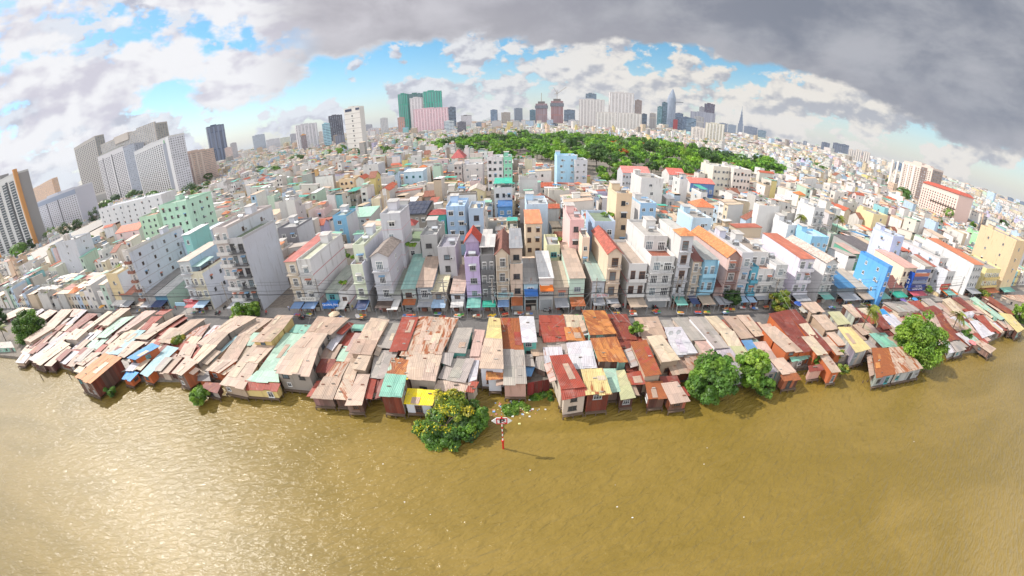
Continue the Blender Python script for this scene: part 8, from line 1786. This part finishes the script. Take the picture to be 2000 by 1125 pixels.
litc = g.m('ADD', g.m('ADD', g.m('MULTIPLY', g.m('SUBTRACT', nC2, nC3), 3.6), g.m('MULTIPLY', g.m('SUBTRACT', nC, nCb), 3.0)), 0.55, clamp=True)
nD1 = g.noise(pl, 0.9, 6, 0.55, 0.4)
nD2 = g.noise(g.vm('ADD', sph, (3, 9, 4)), 0.95, 7, 0.58, 0.2)
nD = g.m('ADD', g.m('MULTIPLY', nD1, .4), g.m('MULTIPLY', nD2, .6))                       # flat deck
nL = g.noise(g.vm('ADD', sph, (7, 3, 1)), 0.55, 4, 0.5)
nA2 = g.noise(sph, 1.1, 4, 0.5, 0.2); nB2 = g.noise(g.vm('ADD', sph, (-.09, 0.17, 0)), 1.1, 4, 0.5, 0.2)
lit = g.m('ADD', g.m('ADD', g.m('MULTIPLY', g.m('SUBTRACT', nA2, nB2), 3.2), g.m('MULTIPLY', g.m('SUBTRACT', nA, nB), 1.6)), 0.55, clamp=True)
warm = g.ss(azd, -30, 30)
white = g.mix(warm, (0.90, 0.93, 1.0), (1.0, 0.93, 0.84)); greyc = g.mix(warm, (0.58, 0.58, 0.68), (0.50, 0.50, 0.55))
cum_col = g.mix(g.ss(litc, .12, .75), greyc, white)
# horizon band of thin white haze
haze = g.m('MULTIPLY', g.m('POWER', 2.718, g.m('MULTIPLY', el, -0.26)), 0.75, clamp=True)
# low and middle cumulus
cov = curve(azd, -90, 90, [(-90, .10), (-62, .09), (-50, .06), (-40, -.02), (-20, .0), (-5, .05), (15, .07), (30, .08), (50, .05), (90, .05)], -.2, .2)
cel = curve(el, 0, 30, [(0, .02), (2, .05), (4, .06), (7, .03), (9, -.01), (30, -.04)], -.1, .1)
m_c = g.ss(g.m('ADD', nC, g.m('ADD', cov, cel)), .52, .575)
# the big cloud deck
bnd = curve(azd, -90, 90, [(-90, 9), (-75, 4), (-60, 3.0), (-50, 4.5), (-44, 5.5), (-32, 7.5), (-28, 9.6), (-17, 11.8), (-10, 12.6), (8, 11.2), (16, 11.9), (22, 11.2), (30, 10.6), (37, 8.8), (44, 7.6), (54, 6.0), (61, 5.2), (70, 4.4), (90, 4)], 0, 30)
e2 = g.m('SUBTRACT', el, bnd)
e2 = g.m('ADD', e2, g.m('ADD', g.m('MULTIPLY', g.m('SUBTRACT', nA, .5), 9.0), g.m('MULTIPLY', g.m('SUBTRACT', nL, .5), 2.5)))
m_d = g.ss(e2, -.5, .8)
left = g.ss(azd, -25, -38)
gap = g.m('ADD', g.m('MULTIPLY', g.ss(g.m('ADD', nA, g.m('MULTIPLY', g.m('SUBTRACT', nL, .5), .35)), .40, .50), left), g.m('SUBTRACT', 1.0, left))
m_d = g.m('MULTIPLY', m_d, gap)
deep = g.ss(e2, 0.0, 5.0)
dv = g.ss(nD, .40, .63)
dark = g.mix(dv, g.mix(g.ss(azd, -25, 45), (0.50, 0.48, 0.53), (0.25, 0.275, 0.34)), g.mix(g.ss(azd, -25, 25), (0.74, 0.72, 0.77), (0.50, 0.51, 0.56)))
dark = g.mix(deep, g.mix(.45, dark, (.50, .49, .53)), dark)
leftc = g.mix(g.ss(g.m('ADD', lit, g.m('MULTIPLY', g.m('SUBTRACT', nL, .5), .9)), .12, .68), (0.74, 0.72, 0.82), (1.05, 1.05, 1.08))
deck = g.mix(left, dark, leftc)
edge = g.m('MULTIPLY', g.m('SUBTRACT', 1.0, g.ss(e2, .1, 1.6)), g.ss(azd, 10, -30))
deck = g.mix(g.m('MULTIPLY', edge, .6), deck, (.95, .95, .98))
skyc = g.mix(g.ss(azd, -45, -62), (0.0, 0.0, 0.0), (0, 0, 0))
# stack: blue sky, haze, cumulus, deck
b_haze = g.new('ShaderNodeBackground'); g.set(b_haze.inputs[0], g.mix(warm, (0.72, 0.84, 0.95), (0.90, 0.90, 0.88))); b_haze.inputs[1].default_value = 0.72
b_cum = g.new('ShaderNodeBackground'); g.set(b_cum.inputs[0], cum_col); b_cum.inputs[1].default_value = 0.80
b_deck = g.new('ShaderNodeBackground'); g.set(b_deck.inputs[0], deck); b_deck.inputs[1].default_value = 0.80
def mixs(f, a, b_):
    n = g.new('ShaderNodeMixShader'); g.set(n.inputs[0], f); g.l.new(a, n.inputs[1]); g.l.new(b_, n.inputs[2]); return n.outputs[0]
s_ = mixs(haze, bg.outputs[0], b_haze.outputs[0])
s_ = mixs(g.m('MULTIPLY', m_c, .95), s_, b_cum.outputs[0])
s_ = mixs(m_d, s_, b_deck.outputs[0])
back = g.m('MULTIPLY', g.ss(y, .12, -.35), g.ss(z, -.02, .12))  # bright sky added behind the camera, out of view, to fill shaded walls
b_fill = g.new('ShaderNodeBackground'); b_fill.inputs[0].default_value = (0.93, 0.96, 1.0, 1); b_fill.inputs[1].default_value = 1.9
s_ = mixs(g.m('MULTIPLY', back, g.lr(nL, .3, .7, .6, 1.0)), s_, b_fill.outputs[0])
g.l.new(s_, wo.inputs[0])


SC.view_settings.view_transform = 'Standard'; SC.view_settings.look = 'None'
SC.view_settings.exposure = 0.14; SC.view_settings.gamma = 1.0
SC.render.engine = 'CYCLES'
SC.cycles.max_bounces = 5; SC.cycles.diffuse_bounces = 3; SC.cycles.glossy_bounces = 2; SC.cycles.transmission_bounces = 2; SC.cycles.transparent_max_bounces = 4
SC.cycles.use_denoising = True
SC.cycles.sample_clamp_indirect = 4.0; SC.cycles.sample_clamp_direct = 8.0
